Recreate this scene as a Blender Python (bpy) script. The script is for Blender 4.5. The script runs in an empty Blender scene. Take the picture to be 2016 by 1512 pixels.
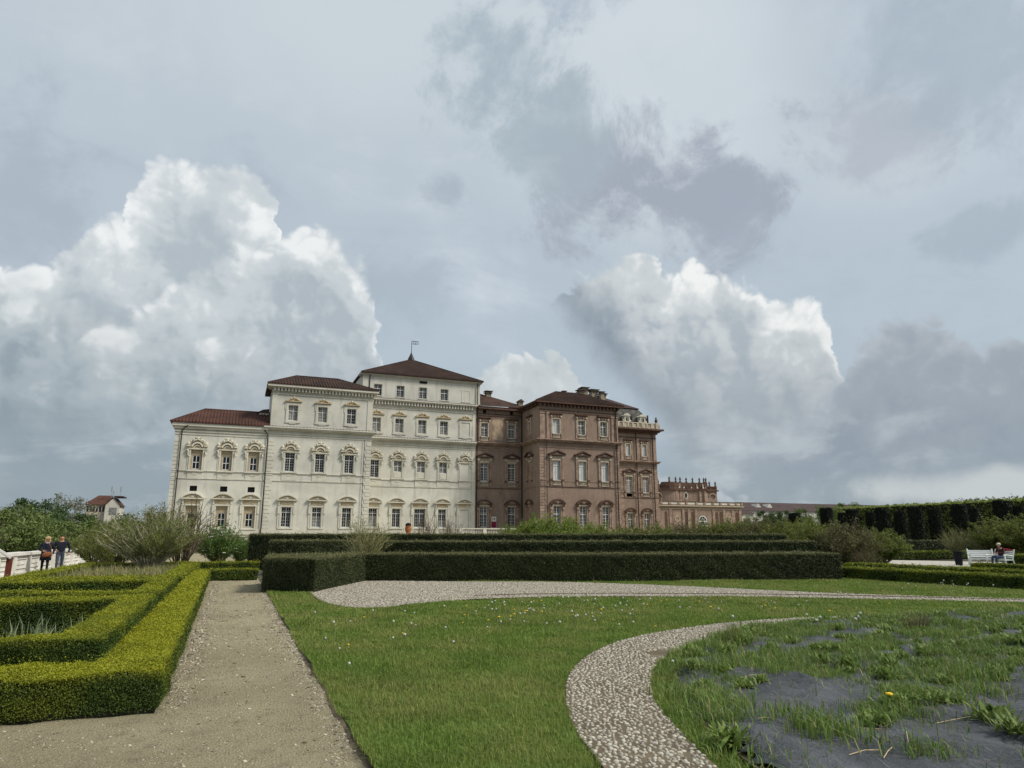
import bpy, math, random
import numpy as np
from mathutils import Vector, Matrix, noise as mnoise

# ----------------------------------------------------------------- camera
scene = bpy.context.scene
COL = scene.collection
cam_data = bpy.data.cameras.new("camera")
cam = bpy.data.objects.new("camera", cam_data)
COL.objects.link(cam)
EYE = 1.65
YAW = math.radians(21.6)
PITCH = math.atan(301 / 1350)
cam.location = (0, 0, EYE)
cam.rotation_euler = (math.pi / 2 + PITCH, 0, -YAW)
cam_data.sensor_width = 36
cam_data.lens = 1350 / 2016 * 36
cam_data.clip_end = 6000
scene.camera = cam

# ----------------------------------------------------------------- light and exposure
scene.view_settings.view_transform = 'Standard'
scene.view_settings.look = 'None'
scene.view_settings.gamma = 1
scene.view_settings.use_curve_mapping = False
EXPOSURE = 1.25
scene.view_settings.exposure = EXPOSURE
scene.cycles.max_bounces = 6
scene.cycles.diffuse_bounces = 3
scene.cycles.transparent_max_bounces = 6

SUN_EL = math.radians(47)
SUN_DIR = Vector((0.83, -0.56, 0)).normalized() * math.cos(SUN_EL) + Vector((0, 0, math.sin(SUN_EL)))
sun_data = bpy.data.lights.new("sun", 'SUN')
sun_data.energy = 1.5
sun_data.angle = math.radians(14)
sun_data.color = (1.0, 0.95, 0.86)
sun = bpy.data.objects.new("sun", sun_data)
COL.objects.link(sun)
sun.location = (60, -40, 80)
sun.rotation_euler = SUN_DIR.to_track_quat('Z', 'Y').to_euler()


def lin(c):
    return tuple(((v / 255) / 12.92 if v <= 10 else (((v / 255) + 0.055) / 1.055) ** 2.4) for v in c)


class Val:
    """a node socket with arithmetic"""
    tree = None

    def __init__(self, s):
        self.s = s

    @classmethod
    def node(cls, kind, **kw):
        n = cls.tree.nodes.new(kind)
        for k, v in kw.items():
            setattr(n, k, v)
        return n

    @classmethod
    def put(cls, sock, v):
        if isinstance(v, Val):
            cls.tree.links.new(v.s, sock)
        else:
            sock.default_value = v

    @classmethod
    def math(cls, op, *a, clamp=False):
        n = cls.node('ShaderNodeMath', operation=op)
        n.use_clamp = clamp
        for i, v in enumerate(a):
            cls.put(n.inputs[i], v)
        return Val(n.outputs[0])

    def __add__(self, o): return Val.math('ADD', self, o)
    def __radd__(self, o): return Val.math('ADD', o, self)
    def __sub__(self, o): return Val.math('SUBTRACT', self, o)
    def __rsub__(self, o): return Val.math('SUBTRACT', o, self)
    def __mul__(self, o): return Val.math('MULTIPLY', self, o)
    def __rmul__(self, o): return Val.math('MULTIPLY', o, self)
    def __truediv__(self, o): return Val.math('DIVIDE', self, o)


def smooth(x, a, b):
    n = Val.node('ShaderNodeMapRange', interpolation_type='SMOOTHSTEP')
    Val.put(n.inputs[0], x)
    n.inputs[1].default_value = a
    n.inputs[2].default_value = b
    return Val(n.outputs[0])


def linstep(x, a, b):
    n = Val.node('ShaderNodeMapRange')
    n.clamp = True
    Val.put(n.inputs[0], x)
    n.inputs[1].default_value = a
    n.inputs[2].default_value = b
    return Val(n.outputs[0])


def mixc(f, a, b):
    n = Val.node('ShaderNodeMix', data_type='RGBA')
    Val.put(n.inputs[0], f)
    for i, v in ((6, a), (7, b)):
        if isinstance(v, Val):
            Val.put(n.inputs[i], v)
        else:
            n.inputs[i].default_value = (*v, 1)
    return Val(n.outputs[2])


def vmath(op, a, b=None, scale=None):
    n = Val.node('ShaderNodeVectorMath', operation=op)
    for i, v in ((0, a), (1, b)):
        if v is None:
            continue
        if isinstance(v, Val):
            Val.put(n.inputs[i], v)
        else:
            n.inputs[i].default_value = v
    if scale is not None:
        Val.put(n.inputs['Scale'], scale)
    return Val(n.outputs[0])


def noise(vec, scale, detail=6, rough=0.55, dist=0.0, color=False):
    n = Val.node('ShaderNodeTexNoise')
    Val.put(n.inputs['Vector'], vec)
    n.inputs['Scale'].default_value = scale
    n.inputs['Detail'].default_value = detail
    n.inputs['Roughness'].default_value = rough
    n.inputs['Distortion'].default_value = dist
    return Val(n.outputs['Color' if color else 'Fac'])


def voro(vec, scale, smoothness=0.4, feature='SMOOTH_F1'):
    n = Val.node('ShaderNodeTexVoronoi', feature=feature)
    Val.put(n.inputs['Vector'], vec)
    n.inputs['Scale'].default_value = scale
    if feature == 'SMOOTH_F1':
        n.inputs['Smoothness'].default_value = smoothness
    return Val(n.outputs['Distance'])


AZ0, AZ1 = -40.0, 80.0


def profile(az, pts, lo=-10.0, hi=40.0):
    """elevation (degrees) as a curve over azimuth (degrees)"""
    n = Val.node('ShaderNodeFloatCurve')
    Val.put(n.inputs['Value'], (az - AZ0) * (1 / (AZ1 - AZ0)))
    c = n.mapping.curves[0]
    pts = sorted(pts)
    P = [((a - AZ0) / (AZ1 - AZ0), (e - lo) / (hi - lo)) for a, e in pts]
    c.points[0].location = P[0]
    c.points[1].location = P[-1]
    for p in P[1:-1]:
        q = c.points.new(*p)
    for p in c.points:
        p.handle_type = 'AUTO_CLAMPED'
    n.mapping.extend = 'HORIZONTAL'
    n.mapping.update()
    return Val(n.outputs[0]) * (hi - lo) + lo


def build_sky():
    world = bpy.data.worlds.new("World")
    scene.world = world
    world.use_nodes = True
    tree = world.node_tree
    tree.nodes.clear()
    Val.tree = tree
    STR = 0.1
    gain = 1 / STR / 2 ** EXPOSURE

    def C(r, g, b):
        return tuple(v * gain for v in lin((r, g, b)))

    tc = Val.node('ShaderNodeTexCoord')
    d = vmath('NORMALIZE', Val(tc.outputs['Generated']))
    sep = Val.node('ShaderNodeSeparateXYZ')
    Val.put(sep.inputs[0], d)
    x, y, z = (Val(sep.outputs[i]) for i in range(3))
    az = Val.math('ARCTAN2', x, y) * (180 / math.pi)
    el = Val.math('ARCSINE', z) * (180 / math.pi)

    # noises over the direction
    n_lo = noise(d, 2.6, 5, 0.55)
    n_mid = noise(d, 6.0, 7, 0.58, 0.3)
    n_hi = noise(d, 16.0, 6, 0.6)
    sq = vmath('MULTIPLY', d, (1.0, 1.0, 2.2))
    n_str = noise(sq, 5.0, 7, 0.6, 0.5)
    warp = vmath('ADD', d, vmath('SCALE', vmath('SUBTRACT', noise(d, 14, 3, 0.5, color=True), (0.5, 0.5, 0.5)), scale=0.05))

    def puff(v, sc):
        n = noise(v, sc, 0, 0.5)
        return Val.math('ABSOLUTE', n * 4.0 - 2.0, clamp=False)

    def billow(v):
        return puff(v, 12) * 0.50 + puff(v, 26) * 0.28 + puff(v, 58) * 0.16 + noise(v, 90, 3, 0.6) * 0.25 - 0.42

    def bulk(v):
        return noise(v, 7.0, 5, 0.52)
    bil = billow(warp)
    ld = Vector((0.80, -0.30, 0.60)).normalized() * 0.010
    bil2 = billow(vmath('ADD', warp, tuple(ld)))
    relief = (bil - bil2) * 0.35 + (bulk(vmath('ADD', d, tuple(ld * 3))) - bulk(d)) * -2.2   # > 0 where a lump turns to the sun

    # base: physical sky seen through a pale veil of high cloud
    st = Val.node('ShaderNodeTexSky', sky_type='NISHITA')
    st.sun_disc = False
    st.sun_elevation = SUN_EL
    st.sun_rotation = math.atan2(SUN_DIR.x, SUN_DIR.y)
    st.dust_density = 2.0
    nish = Val(st.outputs[0])
    veil_lo = mixc(smooth(el, 0, 16), C(142, 157, 168), C(180, 193, 202))
    veil = mixc(smooth(el, 14, 44), veil_lo, C(200, 210, 217))
    ws = vmath('MULTIPLY', d, (1.0, 0.8, 2.6))
    n_ci = noise(ws, 3.2, 8, 0.62, 0.9)
    tone = (n_lo - 0.5) * 1.5 + (n_mid - 0.5) * 0.6 + (n_ci - 0.5) * 1.1
    veil = mixc(smooth(tone, 0.0, 0.6), veil, C(216, 223, 229))
    veil = mixc(smooth(tone * -1.0, 0.0, 0.6), veil, C(160, 174, 187))
    sky = mixc(0.90, nish, veil)

    def blob(ca, ce, ra, re):
        da = (az - ca) * (1 / ra)
        de = (el - ce) * (1 / re)
        return Val.math('SQRT', da * da + de * de)
    rag = noise(d, 7, 9, 0.66, 0.25)
    edge = (rag - 0.5) * 4.6 + (n_lo - 0.5) * 0.8
    # broad brighter veil high in the middle
    b = blob(33, 36, 16, 13) + (n_lo - 0.5) * 1.2 + (n_ci - 0.5) * 1.2
    sky = mixc(smooth(b, 1.2, 0.2) * 0.8, sky, C(212, 221, 228))
    b = blob(8, 41, 20, 10) + (n_lo - 0.5) * 1.2 + (n_ci - 0.5) * 1.0
    sky = mixc(smooth(b, 1.2, 0.2) * 0.7, sky, C(206, 216, 223))
    b = blob(53, 27, 9, 5) + (n_ci - 0.5) * 1.6
    sky = mixc(smooth(b, 1.1, 0.3) * 0.5, sky, C(206, 214, 222))
    # dark ragged wisps
    for ca, ce, ra, re, col, k in ((34.0, 27.6, 8.6, 5.2, C(160, 169, 184), 1.0), (39.8, 26.2, 3.8, 5.0, C(160, 169, 185), 0.9),
                                   (20.5, 37.5, 5.5, 5.5, C(160, 178, 190), 0.85), (25.5, 32.0, 5.5, 4.4, C(166, 182, 193), 0.75),
                                   (16.3, 27.8, 3.0, 1.4, C(158, 172, 186), 0.6), (53.0, 28.4, 4.5, 3.2, C(172, 180, 193), 0.65),
                                   (57.3, 20.5, 3.4, 1.9, C(160, 176, 190), 0.6), (-17, 22, 4, 8, C(158, 170, 186), 0.5),
                                   (24, 44, 8, 4, C(162, 178, 196), 0.7), (59, 33, 6, 6, C(162, 180, 193), 0.6), (12, 20.0, 4, 3, C(158, 173, 187), 0.4),
                                   (110, 25, 14, 7, C(164, 172, 187), 0.7), (-90, 30, 18, 8, C(164, 172, 187), 0.7), (180, 35, 25, 9, C(170, 178, 190), 0.6)):
        b = blob(ca, ce, ra, re) + edge
        sky = mixc(smooth(b, 1.25, 0.35) * k, sky, col)

    n_soft = noise(d, 9.0, 3, 0.5)

    def cumulus(sky, top, amp, depth, bright, body, shade, fade=None, soft=0.5, mask=None, rel=1.0, dark=None):
        e = top - el + bil * (amp * 1.9)
        m = smooth(e / (n_soft * (soft * 3.4) + 0.12), 0.0, 1.0)
        lit = smooth(e, depth, 0.0)
        s = lit * 0.62 + relief * (rel * 1.9) + (n_mid - 0.5) * 1.3 + (n_hi - 0.5) * 0.5 + bil * 0.2
        col = mixc(smooth(s, -0.40, 0.32), shade, body)
        col = mixc(smooth(s, 0.30, 0.95), col, bright)
        if dark:
            col = mixc(smooth(el + (n_str - 0.5) * 12, dark[0], dark[1]) * dark[3], col, dark[2])
        if fade:
            m = m * smooth(el + (n_str - 0.5) * 9, fade[0], fade[1])
        if mask:
            m = m * mask
        return mixc(m, sky, col)

    LOW = C(142, 155, 165)
    azw = az + (noise(d, 13, 2, 0.5) - 0.5) * 3.4 + (noise(d, 36, 4, 0.6) - 0.5) * 1.8
    # small white heap behind the palace
    back = profile(azw, [(-40, -8), (12.5, 7), (14.8, 11.5), (16.9, 12.8), (18.6, 13.8), (20.8, 14.6), (22.6, 15.0), (23.9, 15.2), (25.2, 14.8), (26.9, 13.5), (29, 11.3), (31, 9.2), (34, 5), (80, -8)])
    sky = cumulus(sky, back, 1.6, 5, C(224, 229, 231), C(198, 206, 210), C(172, 183, 192), (-4, 4), 0.4)
    # the tall heap over the left: main tower, then the lower tower before it
    left = profile(azw, [(-40, 9), (-30, 12), (-22, 17), (-19, 22), (-17.6, 21), (-16.8, 17.3), (-15.2, 18), (-13.3, 19.6), (-12.2, 21.3), (-11.2, 22.2), (-10.3, 22.1), (-9.6, 24.6), (-8.4, 26.4), (-6.7, 27.3), (-5.2, 28), (-3.4, 28.6), (-1.4, 28.4), (0, 27.6), (0.9, 26.0), (1.2, 23.0), (2.0, 20.0), (4, 14), (8, 9), (14, 5), (80, -8)])
    sky = cumulus(sky, left, 1.3, 6.5, C(243, 246, 247), C(202, 211, 216), C(176, 188, 197), (3, 14), 0.6, dark=(19, 5, LOW, 1.0))
    left2 = profile(azw, [(-40, -8), (-14, 12), (-9, 16.5), (-6, 18.5), (-3.5, 20.2), (-1, 21.6), (0.6, 22.6), (1.7, 23.7), (3.0, 24.6), (4.2, 25.0), (5.6, 24.7), (6.6, 23.6), (7.5, 22.2), (8.6, 21), (9.7, 19.8), (10.1, 18), (10.3, 15.5), (11.5, 12), (13.5, 9.0), (16, 6.0), (80, -8)])
    sky = cumulus(sky, left2, 1.3, 5.5, C(241, 244, 245), C(200, 209, 214), C(172, 184, 193), (3, 13), 0.75, dark=(18, 4, LOW, 1.0))
    # lower lumps on the left, in front
    low = profile(azw, [(-40, 12), (-26, 16), (-21, 17), (-17.5, 16.6), (-14.5, 16.0), (-12.5, 14), (-10, 12.4), (-6, 11.4), (-3, 11.2), (0, 9.5), (3, 7.2), (6, 5), (9, 3), (80, -8)])
    sky = cumulus(sky, low, 2.4, 4.5, C(218, 225, 227), C(176, 188, 195), C(146, 161, 172), (1, 8), 1.6, dark=(13, 3, C(132, 149, 161), 0.9))
    # the heap over the right, with its dark underside
    right = profile(azw, [(-40, -8), (21, 14), (23.4, 18), (25.2, 19.8), (27, 20.7), (28.9, 21.8), (30.2, 22.4), (32.4, 22.7), (34.2, 22), (35.5, 20.3), (36.2, 20.8), (38.8, 21.2), (40.4, 20.3), (42.3, 19.8), (43.5, 19.2), (44.3, 18.3), (45.7, 18.6), (46.6, 18), (47.1, 16.8), (47.7, 14.5), (48.2, 11.5), (49.5, 9), (52, 6), (56, 2), (80, -8)])
    rbot = profile(az, [(-40, 25), (18, 22), (23.9, 19.8), (25.6, 17.8), (27.8, 15.5), (31.9, 10.7), (35.8, 6.0), (41.5, 1), (48, -3), (80, -8)])
    hb = el - rbot + (n_mid - 0.5) * 6 + (n_hi - 0.5) * 2.5
    mb = smooth(hb + (rag - 0.5) * 5, -1.6, 3.4)
    under = smooth(hb + (n_mid - 0.5) * 5, 9.5, 1.0)
    body = mixc(under, C(204, 211, 215), C(144, 157, 170))
    shade = mixc(under, C(172, 183, 192), C(132, 147, 160))
    bright = mixc(under, C(246, 248, 247), C(166, 177, 187))
    sky = cumulus(sky, right, 1.2, 4.2, bright, body, shade, (2, 9), 0.5, mb, 1.0, dark=(17, 5, C(148, 159, 169), 0.95))
    # grey bank on the far right
    gray = profile(azw, [(-40, -8), (30, -4), (36, 4), (41, 7), (45.4, 9), (47.2, 11.2), (49.2, 13.3), (50.4, 14.7), (51.9, 16), (53.1, 15.1), (55.6, 14.3), (56.6, 13.2), (57.6, 12.2), (59.3, 12.5), (64, 15), (70, 13), (80, 10)])
    sky = cumulus(sky, gray, 1.8, 4, C(176, 185, 194), C(154, 165, 177), C(142, 155, 169), (2.0, 7.0), 0.8, rel=0.6)
    # stratus towards the horizon
    lowm = smooth(el + (n_str - 0.5) * 12, 9, 0)
    sky = mixc(lowm * 0.7, sky, C(134, 150, 162))
    st2 = smooth(n_str + (n_hi - 0.5) * 0.35, 0.50, 0.70) * smooth(el, 15, 4) * smooth(el, -1, 2)
    sky = mixc(st2 * 0.6, sky, C(194, 204, 209))
    b = blob(57, 3.0, 11, 1.6) + (n_mid - 0.5) * 1.8 + (n_hi - 0.5) * 1.0
    sky = mixc(smooth(b, 1.1, 0.3) * 0.8, sky, C(206, 212, 213))
    sky = mixc(smooth(el, 1.6, 0.2) * 0.5, sky, C(180, 191, 199))

    sky = mixc(0.10, sky, C(190, 194, 192))
    bg = Val.node('ShaderNodeBackground')
    bg.inputs['Strength'].default_value = STR
    Val.put(bg.inputs['Color'], sky)
    out = Val.node('ShaderNodeOutputWorld')
    tree.links.new(bg.outputs[0], out.inputs[0])
    world.cycles.sampling_method = 'MANUAL'
    world.cycles.sample_map_resolution = 512


build_sky()

# ================================================================= helpers
R = random.Random(11)
rng = np.random.default_rng(7)
WL = {}                                   # world location of every object that parents others


def tag(o, label=None, cat=None, group=None, kind=None):
    if label: o['label'] = label
    if cat: o['category'] = cat
    if group: o['group'] = group
    if kind: o['kind'] = kind
    return o


def empty(name, loc, rz=0.0):
    o = bpy.data.objects.new(name, None)
    o.empty_display_size = 0.3
    COL.objects.link(o)
    o.location = loc
    o.rotation_euler = (0, 0, rz)
    WL[o.name] = Vector(loc)
    return o


def link(name, me, parent=None, loc=(0, 0, 0), rot=(0, 0, 0), scale=(1, 1, 1)):
    o = bpy.data.objects.new(name, me)
    COL.objects.link(o)
    o.location = loc
    o.rotation_euler = rot
    o.scale = scale
    if parent:
        o.parent = parent
    return o


def copy_tree(o, parent=None):
    c = o.copy()
    COL.objects.link(c)
    if parent:
        c.parent = parent
    for ch in o.children:
        copy_tree(ch, c)
    return c


class MB:
    """collects vertices and faces, one mesh at the end"""

    def __init__(self):
        self.v, self.f, self.mi = [], [], []

    def add(self, vs, fs, m=0):
        n = len(self.v)
        self.v += [tuple(p) for p in vs]
        self.f += [tuple(i + n for i in f) for f in fs]
        self.mi += [m] * len(fs)
        return self

    def box(self, x0, x1, y0, y1, z0, z1, m=0):
        vs = [(x0, y0, z0), (x1, y0, z0), (x1, y1, z0), (x0, y1, z0), (x0, y0, z1), (x1, y0, z1), (x1, y1, z1), (x0, y1, z1)]
        return self.add(vs, [(0, 3, 2, 1), (4, 5, 6, 7), (0, 1, 5, 4), (1, 2, 6, 5), (2, 3, 7, 6), (3, 0, 4, 7)], m)

    def obox(self, c, ax, ay, az, m=0):
        """oriented box: centre and three half-axis vectors"""
        c, ax, ay, az = map(Vector, (c, ax, ay, az))
        vs = [c + ax * i + ay * j + az * k for k in (-1, 1) for i, j in ((-1, -1), (1, -1), (1, 1), (-1, 1))]
        return self.add(vs, [(0, 3, 2, 1), (4, 5, 6, 7), (0, 1, 5, 4), (1, 2, 6, 5), (2, 3, 7, 6), (3, 0, 4, 7)], m)

    def prism(self, poly, y0, y1, m=0):
        """polygon in (x, z), counter-clockwise seen from -y, extruded along y"""
        n = len(poly)
        vs = [(x, y0, z) for x, z in poly] + [(x, y1, z) for x, z in poly]
        fs = [tuple(range(n)), tuple(range(2 * n - 1, n - 1, -1))]
        fs += [(i, i + n, (i + 1) % n + n, (i + 1) % n) for i in range(n)]
        return self.add(vs, fs, m)

    def slab(self, poly, z0, z1, m=0):
        """polygon in (x, y), counter-clockwise, extruded along z"""
        n = len(poly)
        vs = [(x, y, z0) for x, y in poly] + [(x, y, z1) for x, y in poly]
        fs = [tuple(range(n - 1, -1, -1)), tuple(range(n, 2 * n))]
        fs += [(i, (i + 1) % n, (i + 1) % n + n, i + n) for i in range(n)]
        return self.add(vs, fs, m)

    def tube(self, pts, rad, n=6, m=0, cap=True):
        pts = [Vector(p) for p in pts]
        if not hasattr(rad, '__len__'):
            rad = [rad] * len(pts)
        vs, fs = [], []
        up = Vector((0.13, 0.2, 0.97))
        for i, p in enumerate(pts):
            t = (pts[min(i + 1, len(pts) - 1)] - pts[max(i - 1, 0)])
            t = t.normalized() if t.length > 1e-9 else Vector((0, 0, 1))
            a = t.cross(up)
            if a.length < 0.05:
                a = t.cross(Vector((1, 0, 0)))
            a.normalize()
            b = t.cross(a)
            for k in range(n):
                w = 2 * math.pi * k / n
                vs.append(p + (a * math.cos(w) + b * math.sin(w)) * rad[i])
        for i in range(len(pts) - 1):
            for k in range(n):
                k2 = (k + 1) % n
                fs.append((i * n + k, i * n + k2, (i + 1) * n + k2, (i + 1) * n + k))
        if cap:
            fs.append(tuple(range(n - 1, -1, -1)))
            fs.append(tuple(range((len(pts) - 1) * n, len(pts) * n)))
        return self.add(vs, fs, m)

    def lathe(self, prof, c=(0, 0, 0), n=10, m=0):
        """profile of (radius, z) turned about the z axis at c"""
        vs, fs = [], []
        for r, z in prof:
            for k in range(n):
                w = 2 * math.pi * k / n
                vs.append((c[0] + r * math.cos(w), c[1] + r * math.sin(w), c[2] + z))
        for i in range(len(prof) - 1):
            for k in range(n):
                k2 = (k + 1) % n
                fs.append((i * n + k, i * n + k2, (i + 1) * n + k2, (i + 1) * n + k))
        fs.append(tuple(range(n - 1, -1, -1)))
        fs.append(tuple(range((len(prof) - 1) * n, len(prof) * n)))
        return self.add(vs, fs, m)

    def ball(self, c, r, n=6, k=4, m=0):
        rx, ry, rz = r if hasattr(r, '__len__') else (r, r, r)
        vs, fs = [(c[0], c[1], c[2] - rz)], []
        for i in range(1, k):
            w = math.pi * i / k
            for j in range(n):
                a = 2 * math.pi * j / n
                vs.append((c[0] + rx * math.sin(w) * math.cos(a), c[1] + ry * math.sin(w) * math.sin(a), c[2] - rz * math.cos(w)))
        vs.append((c[0], c[1], c[2] + rz))
        for j in range(n):
            fs.append((0, 1 + (j + 1) % n, 1 + j))
            fs.append((len(vs) - 1, len(vs) - 1 - n + j, len(vs) - 1 - n + (j + 1) % n))
        for i in range(k - 2):
            for j in range(n):
                a, b = 1 + i * n + j, 1 + i * n + (j + 1) % n
                fs.append((a, b, b + n, a + n))
        return self.add(vs, fs, m)

    def mesh(self, name, mats, smooth=False, off=None):
        me = bpy.data.meshes.new(name)
        v = self.v
        if off is not None:
            v = [(a - off[0], b - off[1], c - off[2]) for a, b, c in v]
        me.from_pydata(v, [], self.f)
        if not isinstance(mats, (list, tuple)):
            mats = [mats]
        for mm in mats:
            me.materials.append(mm)
        if len(mats) > 1:
            me.polygons.foreach_set('material_index', self.mi)
        if smooth:
            me.polygons.foreach_set('use_smooth', [True] * len(me.polygons))
        me.update()
        return me

    def build(self, name, mats, parent=None, smooth=False):
        """vertices given in world coordinates; the object sits on its parent's base"""
        off = WL.get(parent.name) if parent else None
        o = link(name, self.mesh(name, mats, smooth, off), parent)
        if parent:
            WL[o.name] = WL[parent.name]
        return o


def np_mesh(name, verts, faces_n, mats, attrs=None, smooth=False):
    """verts (N*k, 3) of N faces with k own vertices each"""
    me = bpy.data.meshes.new(name)
    nv = len(verts)
    k = faces_n
    nf = nv // k
    me.vertices.add(nv)
    me.vertices.foreach_set('co', np.ascontiguousarray(verts, dtype=np.float32).ravel())
    me.loops.add(nv)
    me.loops.foreach_set('vertex_index', np.arange(nv, dtype=np.int32))
    me.polygons.add(nf)
    me.polygons.foreach_set('loop_start', np.arange(0, nv, k, dtype=np.int32))
    me.polygons.foreach_set('loop_total', np.full(nf, k, dtype=np.int32))
    if attrs:
        for an, arr in attrs.items():
            a = me.attributes.new(an, 'FLOAT', 'FACE')
            a.data.foreach_set('value', np.ascontiguousarray(arr, dtype=np.float32))
    for mm in (mats if isinstance(mats, (list, tuple)) else [mats]):
        me.materials.append(mm)
    me.update(calc_edges=True)
    return me


def grid_mesh(name, V, F, mats, smooth=True):
    """verts (N,3) and quads (M,4)"""
    me = bpy.data.meshes.new(name)
    me.vertices.add(len(V))
    me.vertices.foreach_set('co', np.ascontiguousarray(V, dtype=np.float32).ravel())
    k = F.shape[1]
    me.loops.add(F.size)
    me.loops.foreach_set('vertex_index', F.astype(np.int32).ravel())
    me.polygons.add(len(F))
    me.polygons.foreach_set('loop_start', np.arange(0, F.size, k, dtype=np.int32))
    me.polygons.foreach_set('loop_total', np.full(len(F), k, dtype=np.int32))
    for mm in (mats if isinstance(mats, (list, tuple)) else [mats]):
        me.materials.append(mm)
    if smooth:
        me.polygons.foreach_set('use_smooth', [True] * len(F))
    me.update(calc_edges=True)
    return me


def unit(a):
    return a / np.maximum(np.linalg.norm(a, axis=1, keepdims=True), 1e-9)


def leaf_quads(P, N, size, spread=0.8, aspect=0.6, updroop=0.0):
    """one rhombic leaf at each point P, facing roughly N"""
    n = len(P)
    size = np.broadcast_to(np.asarray(size, dtype=float), (n,))
    nn = unit(N + rng.normal(0, spread, (n, 3)))
    a = rng.normal(0, 1, (n, 3))
    a[:, 2] += updroop
    u = unit(a - nn * np.sum(a * nn, axis=1, keepdims=True))
    w = np.cross(nn, u)
    L = (size * rng.uniform(0.7, 1.3, n))[:, None]
    W = L * aspect * 0.5
    bend = nn * L * 0.12
    V = np.stack([P - u * L * 0.5, P + w * W + bend, P + u * L * 0.5, P - w * W + bend], axis=1)
    return V.reshape(-1, 3)


def blades(P, h, w, lean=0.5, curl=0.4):
    """grass blades bent once: five points each, three triangles"""
    n = len(P)
    h = np.broadcast_to(np.asarray(h, dtype=float), (n,))[:, None]
    w = np.broadcast_to(np.asarray(w, dtype=float), (n,))[:, None]
    a = rng.uniform(0, 2 * np.pi, n)
    dirn = np.stack([np.cos(a), np.sin(a), np.zeros(n)], 1)
    side = np.stack([-np.sin(a), np.cos(a), np.zeros(n)], 1)
    ln = np.abs(rng.normal(0, lean, n))[:, None]
    mid = P + dirn * h * ln * 0.35 + np.array([0, 0, 1]) * h * 0.58
    tip = P + dirn * h * (ln * (1 + curl)) + np.array([0, 0, 1]) * h * np.maximum(0.25, 1 - 0.35 * ln)
    V = np.stack([P - side * w * 0.5, P + side * w * 0.5, mid + side * w * 0.42, tip, mid - side * w * 0.42], axis=1)
    return V.reshape(-1, 3)


def blade_mesh(name, V, mat, attrs=None):
    n = len(V) // 5
    t = np.array([[0, 1, 2], [0, 2, 4], [4, 2, 3]])
    F = (t[None] + (np.arange(n) * 5)[:, None, None]).reshape(-1, 3)
    me = grid_mesh(name, V, F, mat, False)
    for an, arr in (attrs or {}).items():
        at_ = me.attributes.new(an, 'FLOAT', 'FACE')
        at_.data.foreach_set('value', np.repeat(np.ascontiguousarray(arr, dtype=np.float32), 3))
    return me


def inside(P, poly):
    x, y = P[:, 0], P[:, 1]
    poly = np.asarray(poly)
    r = np.zeros(len(P), bool)
    j = len(poly) - 1
    for i in range(len(poly)):
        xi, yi = poly[i]
        xj, yj = poly[j]
        c = ((yi > y) != (yj > y)) & (x < (xj - xi) * (y - yi) / (yj - yi + 1e-12) + xi)
        r ^= c
        j = i
    return r


def spline(pts, k=8):
    """Catmull-Rom through 2-D points"""
    P = [np.array(p, float) for p in pts]
    P = [2 * P[0] - P[1]] + P + [2 * P[-1] - P[-2]]
    out = []
    for i in range(1, len(P) - 2):
        for j in range(k):
            t = j / k
            a, b, c, d = P[i - 1:i + 3]
            out.append(0.5 * (2 * b + (c - a) * t + (2 * a - 5 * b + 4 * c - d) * t * t + (3 * b - a - 3 * c + d) * t ** 3))
    out.append(P[-2])
    return np.array(out)


def sines(x, y, seed=0, f=1.0):
    """cheap smooth 2-D variation, about -1..1"""
    r = np.random.default_rng(seed)
    v = 0
    for i in range(7):
        a = r.uniform(0, 2 * np.pi)
        k = f * r.uniform(0.5, 2.2)
        v = v + np.sin((x * np.cos(a) + y * np.sin(a)) * k + r.uniform(0, 6.28)) * r.uniform(0.4, 1)
    return v / 3.2


# ================================================================= materials
def new_mat(name, rough=0.9, spec=0.2):
    m = bpy.data.materials.new(name)
    m.use_nodes = True
    Val.tree = m.node_tree
    b = m.node_tree.nodes['Principled BSDF']
    b.inputs['Roughness'].default_value = rough
    b.inputs['Specular IOR Level'].default_value = spec
    return m, b


def pos():
    return Val(Val.node('ShaderNodeNewGeometry').outputs['Position'])


def island():
    return Val(Val.node('ShaderNodeNewGeometry').outputs['Random Per Island'])


def objrand():
    return Val(Val.node('ShaderNodeObjectInfo').outputs['Random'])


def attr(name):
    n = Val.node('ShaderNodeAttribute')
    n.attribute_name = name
    return Val(n.outputs['Fac'])


def bump(b, h, strength=0.3, dist=0.02):
    n = Val.node('ShaderNodeBump')
    n.inputs['Strength'].default_value = strength
    n.inputs['Distance'].default_value = dist
    Val.put(n.inputs['Height'], h)
    Val.tree.links.new(n.outputs[0], b.inputs['Normal'])


def base(b, v):
    if isinstance(v, Val):
        Val.put(b.inputs['Base Color'], v)
    else:
        b.inputs['Base Color'].default_value = (*v, 1)


def plain(name, col, rough=0.85, spec=0.2, var=0.15, scale=3.0, bmp=0.0):
    m, b = new_mat(name, rough, spec)
    p = pos()
    n = noise(p, scale, 6, 0.6)
    dark = tuple(c * (1 - var) for c in col)
    light = tuple(min(1, c * (1 + var)) for c in col)
    base(b, mixc(smooth(n, 0.3, 0.7), dark, light))
    if bmp:
        bump(b, noise(p, scale * 8, 4, 0.6), bmp, 0.01)
    return m


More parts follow.
